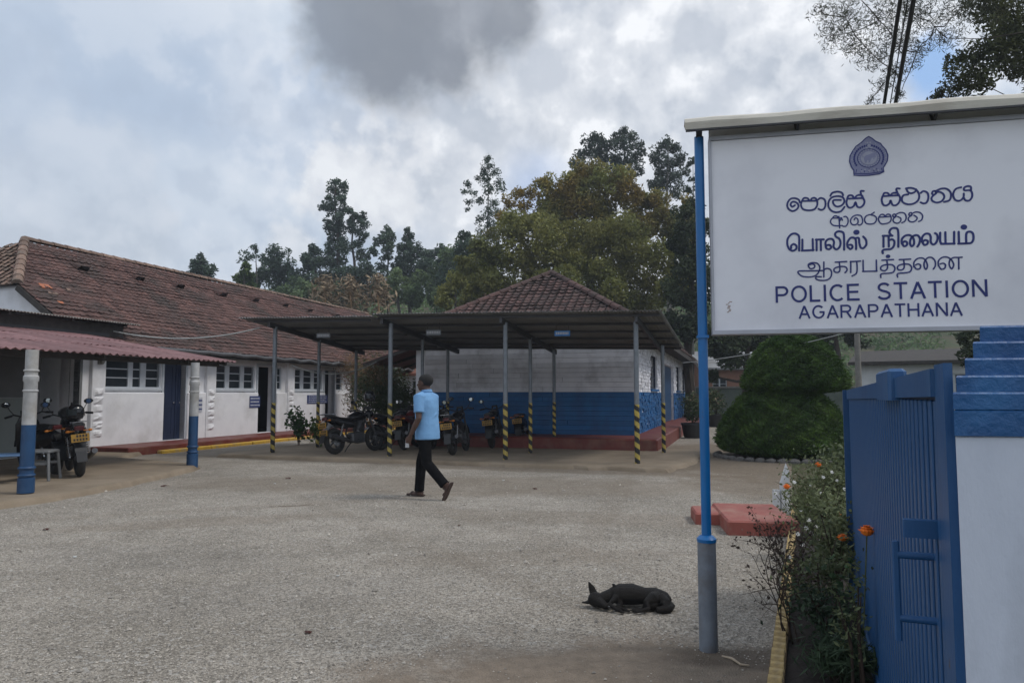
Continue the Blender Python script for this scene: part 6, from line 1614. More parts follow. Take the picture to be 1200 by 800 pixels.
c = (at_bed(8.2, .62) + .08, 8.2, .02); bush('marigold_bush', c, .50, .74, 1700, .05, 'leaf_garden', 'tall bush at the far end of the bed with one orange and many white flowers', flowers=[rel(c, 959, 547, -.1), rel(c, 975, 555, -.25, 'w'), rel(c, 981, 565, -.2, 'w'), rel(c, 965, 561, -.3, 'w'), rel(c, 950, 570, -.1, 'w'), rel(c, 1000, 600, 0, 'w'), rel(c, 990, 575, -.4, 'w'), rel(c, 940, 588, -.55, 'w'), rel(c, 962, 580, -.5, 'w'), rel(c, 978, 590, -.5, 'w'), rel(c, 950, 602, -.5, 'w'), rel(c, 993, 612, -.4, 'w'), rel(c, 972, 607, -.5, 'w')], group=None)
c = (at_bed(7.4, .25), 7.4, .02); bush('marigold_bush', c, .32, .56, 1100, .05, 'leaf_garden', 'flowering bush beside the white marker post with one orange flower over the red step', flowers=[rel(c, 922, 573, -.1), rel(c, 909, 580, -.15, 'w'), rel(c, 924, 588, -.2, 'w'), rel(c, 938, 600, -.1, 'w'), rel(c, 931, 567, -.1, 'w')])
c = (at_bed(6.4, .55), 6.4, .02); bush('marigold_bush', c, .36, .60, 1050, .05, 'leaf_garden', 'dense green bush in the middle of the flower bed below the white flowers', flowers=[rel(c, 945, 621, -.25, 'w'), rel(c, 951, 627, -.2, 'w'), rel(c, 957, 620, -.1, 'w'), rel(c, 983, 607, -.1, 'm'), rel(c, 925, 655, -.3, 'w'), rel(c, 940, 640, -.35, 'w'), rel(c, 962, 634, -.35, 'w'), rel(c, 948, 612, -.3, 'w'), rel(c, 969, 646, -.35, 'w'), rel(c, 935, 628, -.3, 'w'), rel(c, 957, 652, -.4, 'w')])
c = (at_bed(5.3, .70), 5.3, .02); bush('marigold_bush', c, .26, .62, 650, .042, 'leaf_garden', 'marigold plant with one orange flower left of the gate edge', flowers=[rel(c, 987.5, 634, -.1)])
c = (1.66, 3.58, .02); bush('marigold_plant', c, .10, .66, 220, .034, 'leaf_garden', 'slender marigold plant whose orange flower stands in front of the blue gate', flowers=[rel(c, 1016, 628, -.03)], stems=4)
c = (at_bed(4.8, .35), 4.8, .02); bush('leafy_bush', c, .26, .50, 650, .045, 'leaf_garden', 'leafy green bush in the bed behind the dry twigs')
c = (at_bed(4.2, .5), 4.25, .02); bush('leafy_bush', c, .24, .36, 600, .042, 'leaf_grassy', 'low dark green plant at the near end of the bed', up=.5)
c = (at_bed(3.7, .6), 3.75, .02); bush('grassy_plant', c, .22, .20, 1300, .09, 'leaf_grassy', 'tuft of fine grassy leaves at the bottom edge beside the kerb', up=.7, aspect=.10, z0=.03)
c = (at_bed(5.9, .95), 5.9, .02); bush('leafy_bush', c, .25, .5, 1300, .05, 'leaf_garden', 'leafy bush at the far end of the gate')
# big round leaves low in the bed
t = thing('broad_leaf_plant', (at_bed(4.5, .72), 4.5, .02), 0, 'plant with rounded pale green leaves low in the bed beside the gate', 'plant')
r_ = random.Random(8)
for k in range(22):
    a = r_.uniform(0, 6.28); q = Vector((.2 * math.cos(a) * r_.random(), .26 * math.sin(a) * r_.random(), r_.uniform(.08, .42))); nrm_ = Vector((r_.gauss(0, .5), r_.gauss(-.4, .4), 1)).normalized(); e1 = nrm_.orthogonal().normalized(); e2 = nrm_.cross(e1); s_ = r_.uniform(.02, .036)
    f = MB(); f.cur = r_.random(); ringp = [q + e1 * s_ * math.cos(j * .785) + e2 * s_ * .85 * math.sin(j * .785) - nrm_ * (.004 if j % 2 else 0) for j in range(8)]; f.add([q + nrm_ * .004] + ringp, [(0, j + 1, (j + 1) % 8 + 1) for j in range(8)]); f.tube([(q.x * .3, q.y * .3, 0), q], .002, 4); f.build('leaf', 'leaf_broad', t)
# dry twiggy shrub leaning over the kerb
def dryshrub(c, label, H_=.55, spread=.35, seed=3, leafy=240, lean=-.22):
    t = thing('dry_shrub', c, 0, label, 'shrub'); r_ = random.Random(seed); b = MB(); tips = []
    def grow(p, d, L_, rad_, lev):
        n_ = 4; pts = [p]
        for k in range(n_):
            d = (d + Vector((r_.gauss(0, .16), r_.gauss(0, .16), r_.gauss(0, .10)))).normalized(); p = p + d * L_ / n_; pts.append(p)
            if lev < 3 and k > 0:
                for _ in range(1 if lev else 2):
                    if r_.random() < .75: grow(p, (d + Vector((r_.gauss(0, .7), r_.gauss(0, .7), r_.gauss(.1, .4)))).normalized(), L_ * .5, rad_ * .55, lev + 1)
        b.tube(pts, [rad_ * (1 - .6 * k / n_) for k in range(n_ + 1)], 5); tips.append(p); tips.append(pts[2])
    for k in range(5): grow(Vector((r_.uniform(-.05, .05), r_.uniform(-.05, .05), 0)), Vector((lean * 2 + r_.gauss(0, .25), r_.gauss(0, .25), 1)).normalized(), H_, .0055, 0)
    b.build('twigs', 'twig', t)
    tp = np.array([tuple(v) for v in tips]); idx = nrg.integers(0, len(tp), leafy)
    np_quads('leaves', leaf_quads(tp[idx] + nrg.normal(size=(leafy, 3)) * .014, .026, nrg, .5), 'twig', nrg.random(leafy), t)
    return t
dryshrub((1.62, 4.35, .0), 'dry brown twiggy shrub leaning over the yellow kerb towards the sign pole', .44, seed=5, leafy=300, lean=-.24)
dryshrub((2.05, 5.35, .0), 'dry reddish twigs in front of the larger red step block', .42, seed=12, leafy=260, lean=-.1)
# more bushes under the topiary
c = (5.15, 10.4, 0); bush('dark_bush', c, .75, .75, 3200, .10, 'leaf_bush', 'dark tangled bush below the clipped cypress beside the gate end')
c = (4.3, 9.4, 0); bush('dark_bush', c, .5, .45, 1800, .09, 'leaf_bush', 'low dark undergrowth right of the white marker post')

# ------------------------------------------------------------------ clipped two-tier cypress
TP = G(930, 541, 0); TP = Vector((TP.x + .22, TP.y + 1.15, 0))
tp_ = thing('clipped_cypress', TP, 0, 'clipped dark green cypress in two rounded tiers behind the sign board', 'tree')
def tier(prof, seed, nleaf, name, dx_=0.0):
    r_ = np.random.default_rng(seed)
    b = MB(); b.lathe([(max(rr - .10, .02), z) for rr, z in prof], 28); 
    co_ = b.build(name + '_core', 'leaf_dark', tp_, smooth=True)
    zs_ = np.array([p_[1] for p_ in prof]); rs_ = np.array([p_[0] for p_ in prof])
    seglen = np.hypot(np.diff(zs_), np.diff(rs_)) * (rs_[:-1] + rs_[1:]); cs_ = np.cumsum(seglen) / seglen.sum()
    u = r_.random(nleaf); si = np.searchsorted(cs_, u); f_t = r_.random(nleaf)
    z = zs_[si] + (zs_[si + 1] - zs_[si]) * f_t; rr = rs_[si] + (rs_[si + 1] - rs_[si]) * f_t
    a = r_.random(nleaf) * 6.2832
    lump = .030 * np.sin(a * 7 + z * 9 + 2 * np.sin(z * 5)) + .026 * np.sin(a * 13 - z * 17 + 1) + .022 * np.sin(a * 29 + z * 41 + 3 * np.sin(a * 5))
    rr = rr + lump + r_.normal(0, .022, nleaf) - .03
    C_ = np.stack([rr * np.cos(a), rr * np.sin(a), z + r_.normal(0, .015, nleaf)], 1)
    V_ = leaf_quads(C_, .055, r_, .32, .35)
    V_ = np.concatenate([V_, leaf_quads(C_[:5200] + np.stack([np.cos(a[:5200]), np.sin(a[:5200]), a[:5200] * 0 + .3], 1) * .03, .11, r_, .22, .4)]); lump = np.concatenate([lump, lump[:5200]]); nleaf += 5200
    C0 = np_quads(name, V_, 'leaf_cypress', np.clip(.5 + lump * 6 + r_.normal(0, .22, nleaf), 0, 1), tp_)  # crease shade painted into the leaf tone: hollows darker, lumps lighter
    C0.location.x = dx_; co_.location.x = dx_
tier([(.5, .06), (1.05, .10), (1.44, .20), (1.50, .36), (1.46, .56), (1.34, .84), (1.16, 1.12), (.98, 1.34), (.82, 1.48), (.6, 1.52)], 1, 78000, 'lower_tier')
tier([(.5, 1.50), (1.02, 1.55), (1.17, 1.64), (1.17, 1.78), (1.07, 2.02), (.93, 2.28), (.80, 2.50), (.60, 2.68), (.35, 2.80), (.05, 2.84)], 2, 52000, 'upper_tier', .28)
b = MB(); b.tube([(0, 0, -.05), (0, 0, 1.6)], .09, 10); b.build('trunk', 'bark', tp_)
rb = thing('stone_edging', (0, 0, 0), 0, 'low ring of rough stones round the foot of the clipped cypress', 'edging')
for k in range(26):
    a = R(150 + k * 9); q = Vector((TP.x + 1.5 * math.cos(a), TP.y + 1.5 * math.sin(a), .02)); b = MB(); b.ball((0, 0, 0), (.12, .10, .075), 8, 5)
    b.v = [(x * random.uniform(.85, 1.15), y * random.uniform(.85, 1.15), z * random.uniform(.85, 1.1)) for x, y, z in b.v]; b.build('stone', 'stone_grey', rb, loc=q, rot=(0, 0, a + 1.57))
# ------------------------------------------------------------------ pots and plants near the second building
def potplant(px, py, label, s=1.0, orange=True, seed=1):
    g_ = G(px, py, 0); t = thing('potted_plant', (g_.x, g_.y, 0), 0, label, 'plant')
    b = MB(); b.lathe([(.26 * s, 0), (.30 * s, .06), (.36 * s, .42 * s), (.39 * s, .44 * s), (.39 * s, .50 * s), (.33 * s, .50 * s), (.32 * s, .44 * s)], 24); b.build('pot', 'pot_black', t, smooth=True)
    b = MB(); b.lathe([(.30 * s, .40 * s), (.32 * s, .45 * s)], 16); b.build('pot_soil', 'soil', t)
    r_ = random.Random(seed); b = MB(); es = []
    for k in range(9):
        a = r_.uniform(0, 6.28); e = Vector((.45 * s * math.cos(a) * r_.random(), .45 * s * math.sin(a) * r_.random(), s * r_.uniform(.75, 1.25))); b.tube([(0, 0, .42 * s), (e.x * .4, e.y * .4, e.z * .7), e], [.012, .009, .005], 5); es.append(tuple(e))
    b.build('stem', 'twig', t)
    es = np.array(es); idx = nrg.integers(0, 9, 900); pts = es[idx] + nrg.normal(size=(900, 3)) * .13 * s
    np_quads('foliage', leaf_quads(pts, .13 * s, nrg, .4, .3), 'leaf_bush', nrg.random(900), t)
    if orange:
        idx = nrg.integers(0, 9, 120); pts = es[idx] + nrg.normal(size=(120, 3)) * .12 * s + np.array([0, 0, .1])
        np_quads('blossom', leaf_quads(pts, .08 * s, nrg, .8), 'dry_leaf', nrg.random(120), t)
potplant(812, 513, 'shrub in a big black tub between the striped post and the blue sign pole', 1.0, seed=4)
potplant(840, 500, 'taller orange tinged shrub in a dark tub just right of the sign pole', 1.15, seed=9)
bo = thing('boulder', G(886, 490, 0), 0, 'dark upright rock mass beside the clipped cypress', 'rock')
b = MB(); b.ball((0, 0, .55), (.65, .6, .85), 14, 9); b.v = [(x * random.uniform(.86, 1.1), y * random.uniform(.86, 1.1), z * random.uniform(.93, 1.05)) for x, y, z in b.v]; b.build('body', 'stone_grey', bo)
# small foliage by the far office wall
def wallplant(px, py, h, w, label, matn='leaf_broad', seed=0, size=.13, n=420):
    g_ = G(px, py, .2); bush('wall_plant', (g_.x, g_.y, .05), w, h, n, size, matn, label, stems=6, z0=.1, aspect=.55)
wallplant(350, 516, .95, .40, 'broad leaved plant against the office wall left of the second striped post')
wallplant(374, 518, .75, .35, 'yellowish green plant by the office wall right of the second striped post', 'leaf_lime', size=.10)
# tall reed-like bush with rusty plumes behind the motorcycles
def tallbush(px, pyb, Y, w, h, label, matn='leaf_bush', plume=True, n=3800, size=.16):
    c_ = P(px, pyb, Y); c_.z = 0; bush('tall_bush', tuple(c_), w, h, n, size, matn, label, stems=12, z0=.2, aspect=.22, up=.55)
    t = [o_ for o_ in bpy.data.objects if o_.name.startswith('tall_bush')][-1]
    if plume:
        pts = np.array([0, 0, h * .95]) + nrg.normal(size=(1500, 3)) * np.array([w * .42, w * .4, h * .13]); np_quads('plumes', leaf_quads(pts, .16, nrg, .12, .6), 'leaf_plume', nrg.random(1500), t)
tallbush(441, 520, 23.5, .85, 2.2, 'tall grassy bush with rusty brown plumes behind the carport')
tallbush(470, 520, 25.5, 1.0, 1.9, 'green bush behind the walking man between the two buildings', plume=False)
tallbush(415, 520, 27.5, .7, 2.6, 'dry straw coloured shrub by the far end of the office building', 'dry_leaf', plume=True, n=1500)
tallbush(456, 520, 27, 1.2, 2.7, 'leafy shrub in front of the far red roof between the buildings', plume=False, n=3500)

# ------------------------------------------------------------------ trees
def ground_z(x, y): return hz(x, y)
def tree(label, Y, bpx, clumps, leaf='leaf_far', size=.45, dens=1.0, tr=.22, seed=1, bark='bark', group=None, top=None, name='tree', droop=0.0, sub=9, aspect=.42, depth=.5, base_y=None, limbs=True, straight=False, grow=1.12, tight=.42):
    """clumps: (px, py, radius px) of the foliage masses as they stand at distance Y"""
    r_ = np.random.default_rng(seed); rr_ = random.Random(seed)
    bp = P(bpx, 462, Y); bz = ground_z(bp.x, Y) if base_y is None else base_y
    t = thing(name, (bp.x, Y, bz), 0, label, 'tree', group); org = Vector((bp.x, Y, bz))
    allp = []; allr = []; cen = []
    for i, (px, py, rp) in enumerate(clumps):
        R_ = rp * grow / F * Y; off = r_.uniform(-1, 1) * R_ * depth + r_.uniform(-1, 1) * depth * 1.2
        c_ = P(px, py, Y + off) - org; cen.append((c_, R_))
        n_ = int(dens * 62 * (R_ / size) ** 2) + 14
        p_, k_ = clump_points((0, 0, 0), R_, n_, r_, sub, tight); p_ = p_ + np.array(tuple(c_))
        allp.append(p_); allr.append(np.clip(.5 + .18 * r_.normal() + r_.normal(0, .2, n_) + .25 * ((k_ % 3) - 1), 0, 1))
    p_ = np.concatenate(allp); np_quads('crown', leaf_quads(p_, size, r_, aspect, .1, droop), leaf, np.concatenate(allr), t)
    ht = max(c_.z + R_ * .3 for c_, R_ in cen) if top is None else top
    tip = max(cen, key=lambda q: q[0].z)[0]
    if straight: tip = Vector((0, 0, ht))
    b = MB(); pts = []; K = 8
    for k in range(K + 1):
        f = k / K; pts.append(Vector((tip.x * f ** 1.5 + rr_.gauss(0, tr * .35) * (0 < k < K), rr_.gauss(0, tr * .35) + tip.y * f ** 1.5, ht * f - (.3 if k == 0 else 0))))
    b.tube(pts, [tr * (1.35 if k == 0 else 1 - .86 * k / K) for k in range(K + 1)], 8)
    if limbs:   # every foliage mass is carried by a limb that leaves the nearest wood already grown
        nodes = [(pts[i], tr * (1 - .86 * i / K) * .6) for i in range(2, K + 1)]
        for c_, R_ in sorted(cen, key=lambda q: (q[0] - pts[min(K, max(2, int(K * q[0].z / max(ht, .1))))]).length):
            a, wa = min(nodes, key=lambda q: (q[0] - c_).length + (0.6 * (q[0].z - c_.z) if q[0].z > c_.z else 0))
            w = max(.012, min(wa * .75, tr * .4)); L_ = (c_ - a).length
            m1 = a.lerp(c_, .35) + Vector((rr_.gauss(0, .06) * L_, rr_.gauss(0, .06) * L_, -.07 * L_)); m_ = a.lerp(c_, .7) + Vector((rr_.gauss(0, .05) * L_, rr_.gauss(0, .05) * L_, -.03 * L_))
            b.tube([a, m1, m_, c_], [w, w * .8, w * .65, w * .5], 6); nodes += [(m_, w * .65), (c_, w * .5)]
            for _ in range(5):
                e = c_ + Vector((rr_.gauss(0, 1), rr_.gauss(0, 1), rr_.gauss(.2, .8))).normalized() * R_ * .85; s_ = m_.lerp(c_, rr_.uniform(.2, 1)); b.tube([s_, s_.lerp(e, .5) + Vector((0, 0, .06 * R_)), e], [w * .35, w * .22, w * .08], 4)
    b.build('trunk', bark, t, smooth=True)
    return t
GH = 'trees on the hillside'
tree('small round tree just showing above the ridge of the office roof', 62, 236, [(236, 310, 12), (228, 316, 10), (246, 318, 11), (238, 325, 16), (222, 322, 6)], 'leaf_far', .34, .8, .25, 1, group=GH)
tree('pale green feathery tree at the left foot of the hill trees', 60, 287, [(287, 316, 8), (283, 326, 9), (293, 326, 9), (288, 338, 13)], 'leaf_lime', .4, 1.1, .15, 2, group=GH)
tree('thin half bare tree left of the dark hill trees', 66, 300, [(292, 300, 10), (300, 292, 7), (310, 304, 8), (285, 306, 6)], 'leaf_far', .3, .30, .16, 3, group=GH)
tree('dark bushy tree left of the tall forked one', 70, 322, [(326, 297, 12), (316, 306, 12), (334, 312, 15), (322, 324, 19), (308, 320, 12), (344, 326, 14), (300, 330, 14), (330, 342, 22)], 'leaf_far', .34, .8, .3, 4, group=GH)
tree('dark leafy tree directly left of the tall forked one', 70, 372, [(370, 294, 11), (364, 304, 12), (378, 306, 13), (368, 320, 18), (356, 332, 18), (384, 330, 18), (370, 346, 24)], 'leaf_far', .34, .8, .3, 5, group=GH)
tree('tallest dark eucalyptus on the left skyline', 72, 398, [(393, 214, 6), (392, 222, 10), (402, 220, 8), (386, 232, 6), (398, 234, 8), (388, 244, 11), (380, 241, 7), (404, 245, 8), (395, 254, 9), (389, 263, 10), (400, 264, 9), (384, 268, 6), (396, 276, 13), (402, 290, 13), (390, 292, 11), (396, 306, 15), (400, 324, 18), (388, 338, 18), (410, 338, 16)], 'leaf_far', .30, .75, .34, 6, group=GH, sub=12)
tree('narrow eucalyptus right beside the tallest one on the left skyline', 72, 416, [(412, 247, 7), (417, 256, 9), (424, 254, 7), (410, 262, 7), (427, 264, 8), (416, 270, 9), (426, 277, 8), (418, 287, 9), (424, 300, 10), (414, 318, 11), (424, 326, 12), (418, 340, 14)], 'leaf_far', .30, .7, .28, 7, group=GH, sub=11)
tree('slim round headed tree on the skyline right of the tall pair', 70, 454, [(454, 270, 8), (449, 278, 9), (459, 280, 9), (454, 290, 11), (442, 285, 7), (438, 296, 8), (452, 302, 8), (446, 312, 8)], 'leaf_far', .30, .7, .2, 8, group=GH)
tree('bushy tree with bare twigs at its top', 70, 480, [(477, 270, 5), (478, 278, 8), (473, 290, 10), (484, 288, 10), (492, 296, 10), (478, 304, 15), (494, 312, 13), (468, 316, 14), (480, 328, 20)], 'leaf_far', .32, .8, .25, 9, group=GH)
tree('low rounded dark tree mass filling the skyline dip', 74, 512, [(505, 298, 10), (515, 294, 10), (525, 300, 11), (512, 310, 16), (530, 316, 14), (500, 322, 16), (518, 332, 20), (540, 330, 16)], 'leaf_far', .34, .8, .3, 10, group=GH)
tree('dark evergreen below the tall forked eucalyptus', 68, 428, [(430, 318, 16), (444, 328, 16), (418, 330, 16), (434, 344, 20), (452, 342, 16), (408, 346, 16)], 'leaf_far', .34, .8, .3, 11, group=GH)
tree('broad light green tree low on the hill behind the dry stalks', 66, 380, [(350, 345, 20), (372, 352, 20), (392, 350, 20), (330, 352, 18), (410, 356, 18), (310, 350, 14)], 'leaf_slope', .34, .8, .3, 14, group=GH)
tree('rounded light green tree low on the hill above the carport', 64, 470, [(455, 346, 18), (475, 344, 18), (495, 346, 18), (465, 330, 16), (488, 332, 16), (510, 350, 16)], 'leaf_slope', .34, .8, .3, 15, group=GH)
tree('light green tree in the skyline notch above the terraced slope', 68, 535, [(530, 300, 14), (545, 306, 14), (520, 318, 16), (540, 325, 18), (555, 335, 16), (525, 338, 16)], 'leaf_slope', .34, .8, .3, 16, group=GH)
# sparse tall eucalyptus with open tiers
tree('slender open crowned eucalyptus standing alone against the sky', 62, 572, [(571, 186, 5), (573, 194, 7), (566, 202, 6), (580, 203, 6), (570, 212, 8), (585, 213, 6), (560, 210, 4), (548, 216, 5), (544, 225, 4), (556, 226, 5), (575, 224, 8), (587, 222, 5), (564, 234, 6), (578, 236, 7), (550, 238, 5), (571, 248, 8), (583, 250, 6), (562, 256, 6), (575, 263, 8), (547, 246, 3), (566, 276, 9), (580, 280, 9), (560, 290, 9)], 'leaf_far', .22, .42, .16, 12, group='eucalyptus trees on the skyline', sub=7, depth=.3, tight=.6, grow=1.25, bark='bark_pale')
tree('green leafy tree left of the big autumn tinted tree', 58, 548, [(545, 280, 12), (555, 290, 14), (538, 292, 12), (562, 304, 15), (545, 310, 18), (528, 324, 16), (556, 326, 18)], 'leaf_far', .30, .8, .25, 13, group=GH)
for i, (lab, bx, cl) in enumerate((
    ('left one of three tall domed eucalyptus crowns behind the autumn tree', 702, [(700, 160, 8), (692, 168, 10), (706, 170, 10), (684, 180, 10), (698, 184, 12), (712, 186, 10), (676, 192, 9), (690, 200, 12), (708, 204, 12), (682, 214, 12), (670, 205, 6)]),
    ('middle and highest of three tall domed eucalyptus crowns behind the autumn tree', 734, [(731, 153, 7), (724, 161, 9), (738, 160, 9), (716, 172, 9), (732, 172, 11), (746, 170, 8), (722, 186, 11), (740, 186, 11), (752, 180, 6), (730, 200, 13), (748, 200, 8), (716, 204, 10)]),
    ('right one of three tall domed eucalyptus crowns behind the autumn tree', 786, [(783, 168, 8), (774, 174, 9), (792, 174, 9), (766, 186, 9), (782, 188, 12), (798, 187, 9), (772, 202, 11), (790, 204, 12), (804, 202, 6), (780, 218, 13), (796, 222, 10), (768, 216, 8)]))):
    tree(lab, 60, bx, cl, 'leaf_euc', .26, .62, .32, 20 + i, tight=.5, grow=1.2, group='eucalyptus trees on the skyline', bark='bark_pale', sub=10)
tree('thin pale stemmed young tree immediately left of the sign board', 48, 812, [(812, 190, 8), (815, 208, 8), (808, 224, 8), (816, 240, 9), (810, 256, 8)], 'leaf_euc', .3, .5, .10, 26, bark='bark_pale')
# the autumn tinted trees behind the second building
tree('huge rounded tree turning orange at the top behind the second building', 44, 690, [(690, 205, 22), (668, 218, 22), (715, 212, 20), (648, 236, 20), (690, 236, 30), (735, 228, 20), (756, 240, 20), (775, 252, 18), (655, 262, 28), (705, 268, 34), (748, 268, 28), (785, 270, 18), (640, 215, 14), (730, 208, 16), (768, 232, 16), (795, 262, 16), (670, 240, 24), (808, 238, 14), (815, 262, 16), (800, 285, 20)], 'leaf_autumn', .24, 1.0, .55, 31, sub=20, depth=.6)
tree('broad olive green tree spreading below the orange crown', 41, 640, [(620, 262, 18), (600, 275, 16), (640, 285, 26), (612, 300, 26), (665, 305, 30), (585, 305, 20), (700, 310, 34), (740, 305, 32), (775, 300, 26), (625, 330, 28), (660, 340, 30), (575, 330, 22), (710, 350, 34), (750, 345, 32), (780, 335, 24), (598, 262, 16), (575, 300, 18), (690, 280, 30), (725, 275, 28), (640, 260, 22), (800, 315, 18), (552, 340, 16), (812, 300, 16), (806, 335, 20), (560, 285, 14), (545, 310, 14)], 'leaf_olive', .23, 1.0, .5, 32, sub=20, depth=.6)
tree('yellowing open tree with sky showing through beside the slender eucalyptus', 46, 606, [(596, 236, 11), (608, 228, 9), (620, 226, 10), (612, 242, 12), (632, 232, 9), (590, 254, 12), (603, 260, 13), (622, 256, 12), (580, 274, 12), (642, 222, 6), (634, 246, 9)], 'leaf_autumn', .20, .6, .25, 33, sub=14)
tree('yellow green tree on the left shoulder of the big tree mass', 45, 560, [(552, 312, 16), (570, 296, 14), (540, 330, 16), (565, 330, 22), (525, 342, 14), (590, 335, 20), (548, 350, 18), (520, 355, 12)], 'leaf_olive', .22, 1.0, .25, 34, sub=16)
tree('dark evergreen tree between the big trees and the sign pole', 36, 808, [(800, 248, 14), (815, 240, 10), (808, 270, 18), (795, 290, 18), (818, 292, 16), (804, 315, 22), (822, 325, 18), (795, 345, 22), (815, 355, 22), (790, 375, 20), (815, 385, 20), (826, 265, 12)], 'leaf_dark', .21, 1.0, .3, 35, sub=16)
tree('dark shady tree behind the clipped cypress under the sign board', 34, 868, [(850, 392, 22), (875, 398, 22), (860, 420, 18), (892, 405, 20), (838, 410, 14), (905, 392, 20), (850, 375, 24), (890, 370, 28), (835, 440, 9)], 'leaf_dark', .26, 1.1, .25, 36, sub=10)
tree('leafy tree behind the gate between white house and stepped pillar', 22, 1160, [(1150, 405, 18), (1140, 420, 14), (1165, 420, 16), (1155, 380, 26), (1180, 400, 24), (1130, 395, 12), (1200, 420, 22)], 'leaf_dark', .2, 1.2, .2, 37, sub=10)
tree('green tree filling the space over the white house behind the sign', 40, 985, [(985, 370, 30), (950, 375, 24), (1020, 372, 24), (1000, 395, 16), (968, 398, 14)], 'leaf_dark', .3, 1.1, .3, 38, sub=10)
# overhanging tree at the upper right, fine foliage against the sky
tree('fine leaved tree branch reaching over the sign board from the right', 13.5, 1255, [(975, 42, 20), (990, 20, 26), (1010, 50, 24), (1030, 24, 28), (1030, 70, 20), (1050, 50, 24), (1060, 12, 28), (1035, 98, 12), (1075, 60, 20), (1090, 25, 26), (1050, 84, 14), (962, 14, 12), (1110, 45, 18), (1020, 118, 9), (1055, 112, 8), (1125, 15, 22), (1000, -20, 30), (1060, -30, 35)], 'leaf_needle', .10, .42, .14, 41, grow=1.25, tight=.5, straight=True, sub=14, aspect=.13, top=8.5, base_y=0, name='overhanging_tree', depth=.6)
tree('denser dark leaved tree at the upper right corner', 15.5, 1215, [(1135, 75, 24), (1165, 50, 30), (1190, 80, 26), (1120, 100, 16), (1150, 95, 18), (1185, 25, 34), (1210, 55, 30), (1100, 112, 10), (1160, 10, 30), (1225, 100, 30), (1240, 10, 40), (1170, -30, 35)], 'leaf_near', .12, .60, .20, 42, grow=1.25, tight=.5, straight=True, sub=13, aspect=.35, top=8.0, base_y=0, name='overhanging_tree', depth=.6)

# hillside growth: one continuous mass of undergrowth, and a strip of tea bushes
hr = np.random.default_rng(77); n_ = 2600
Yc = 46 + hr.random(n_) ** .8 * 62; Xc = (hr.random(n_) * 2 - 1) * (Yc * .62) - 2
cs_ = np.stack([Xc, Yc, np.array([hz(a, c) for a, c in zip(Xc, Yc)])], 1); rad = hr.uniform(.35, 1.0, n_) * (.7 + Yc / 110)
idx = hr.integers(0, n_, 70000); d_ = hr.normal(size=(70000, 3)); d_ /= np.linalg.norm(d_, axis=1, keepdims=True); d_[:, 2] = np.abs(d_[:, 2]) * .8
o = np_quads('hillside_undergrowth', leaf_quads(cs_[idx] + d_ * rad[idx][:, None], .42, hr, .5, .2), 'leaf_hill', np.clip((idx % 97) / 97 * .6 + hr.random(70000) * .4, 0, 1)); tag(o, kind='stuff', label='green undergrowth covering the hillside')
# dry seeded stalks behind the office roof
def stalk(px, py, hpx, Y, label, seed):
    r_ = np.random.default_rng(seed); top = P(px, py, Y); bot = P(px + (4 if seed % 2 else -3), py + hpx, Y); t = thing('dry_stalk', (bot.x, Y, hz(bot.x, Y)), 0, label, 'plant', None)
    o_ = Vector((bot.x, Y, hz(bot.x, Y))); a, c = bot - o_, top - o_; b = MB(); b.tube([(0, 0, -.1), a.lerp(c, .0), a.lerp(c, .6), c], [.05, .05, .035, .015], 6); b.build('stem', 'dry_stem', t)
    k = 230; f = r_.random(k) ** .7; p_ = np.array([tuple(a.lerp(c, float(q))) for q in f]) + r_.normal(size=(k, 3)) * (.22 + .40 * (1 - f))[:, None] * np.array([1, .6, .5]); np_quads('dry_leaves', leaf_quads(p_, .42, r_, .22, .1, .2), 'dry_leaf', r_.random(k), t)
for a in ((378, 325, 34, 40, 'leftmost dry straw stalk rising above the office roof, tilted', 1), (384, 334, 26, 41, 'short dry stalk beside the leftmost one above the office roof', 2), (408, 324, 38, 40, 'middle tall dry straw stalk above the office roof', 3), (414, 336, 28, 41, 'bent dry stalk right of the middle tall one', 4), (440, 323, 40, 40, 'rightmost tall dry straw stalk above the carport roof', 5), (446, 338, 26, 41, 'short dry stalk right of the rightmost tall one', 6)): stalk(*a)
c_ = P(420, 368, 40); bush('dry_scrub', (c_.x, 40, hz(c_.x, 40)), 3.0, c_.z - hz(c_.x, 40), 2600, .22, 'dry_leaf', 'straw coloured dry scrub along the far end of the office roof', stems=14, aspect=.3)
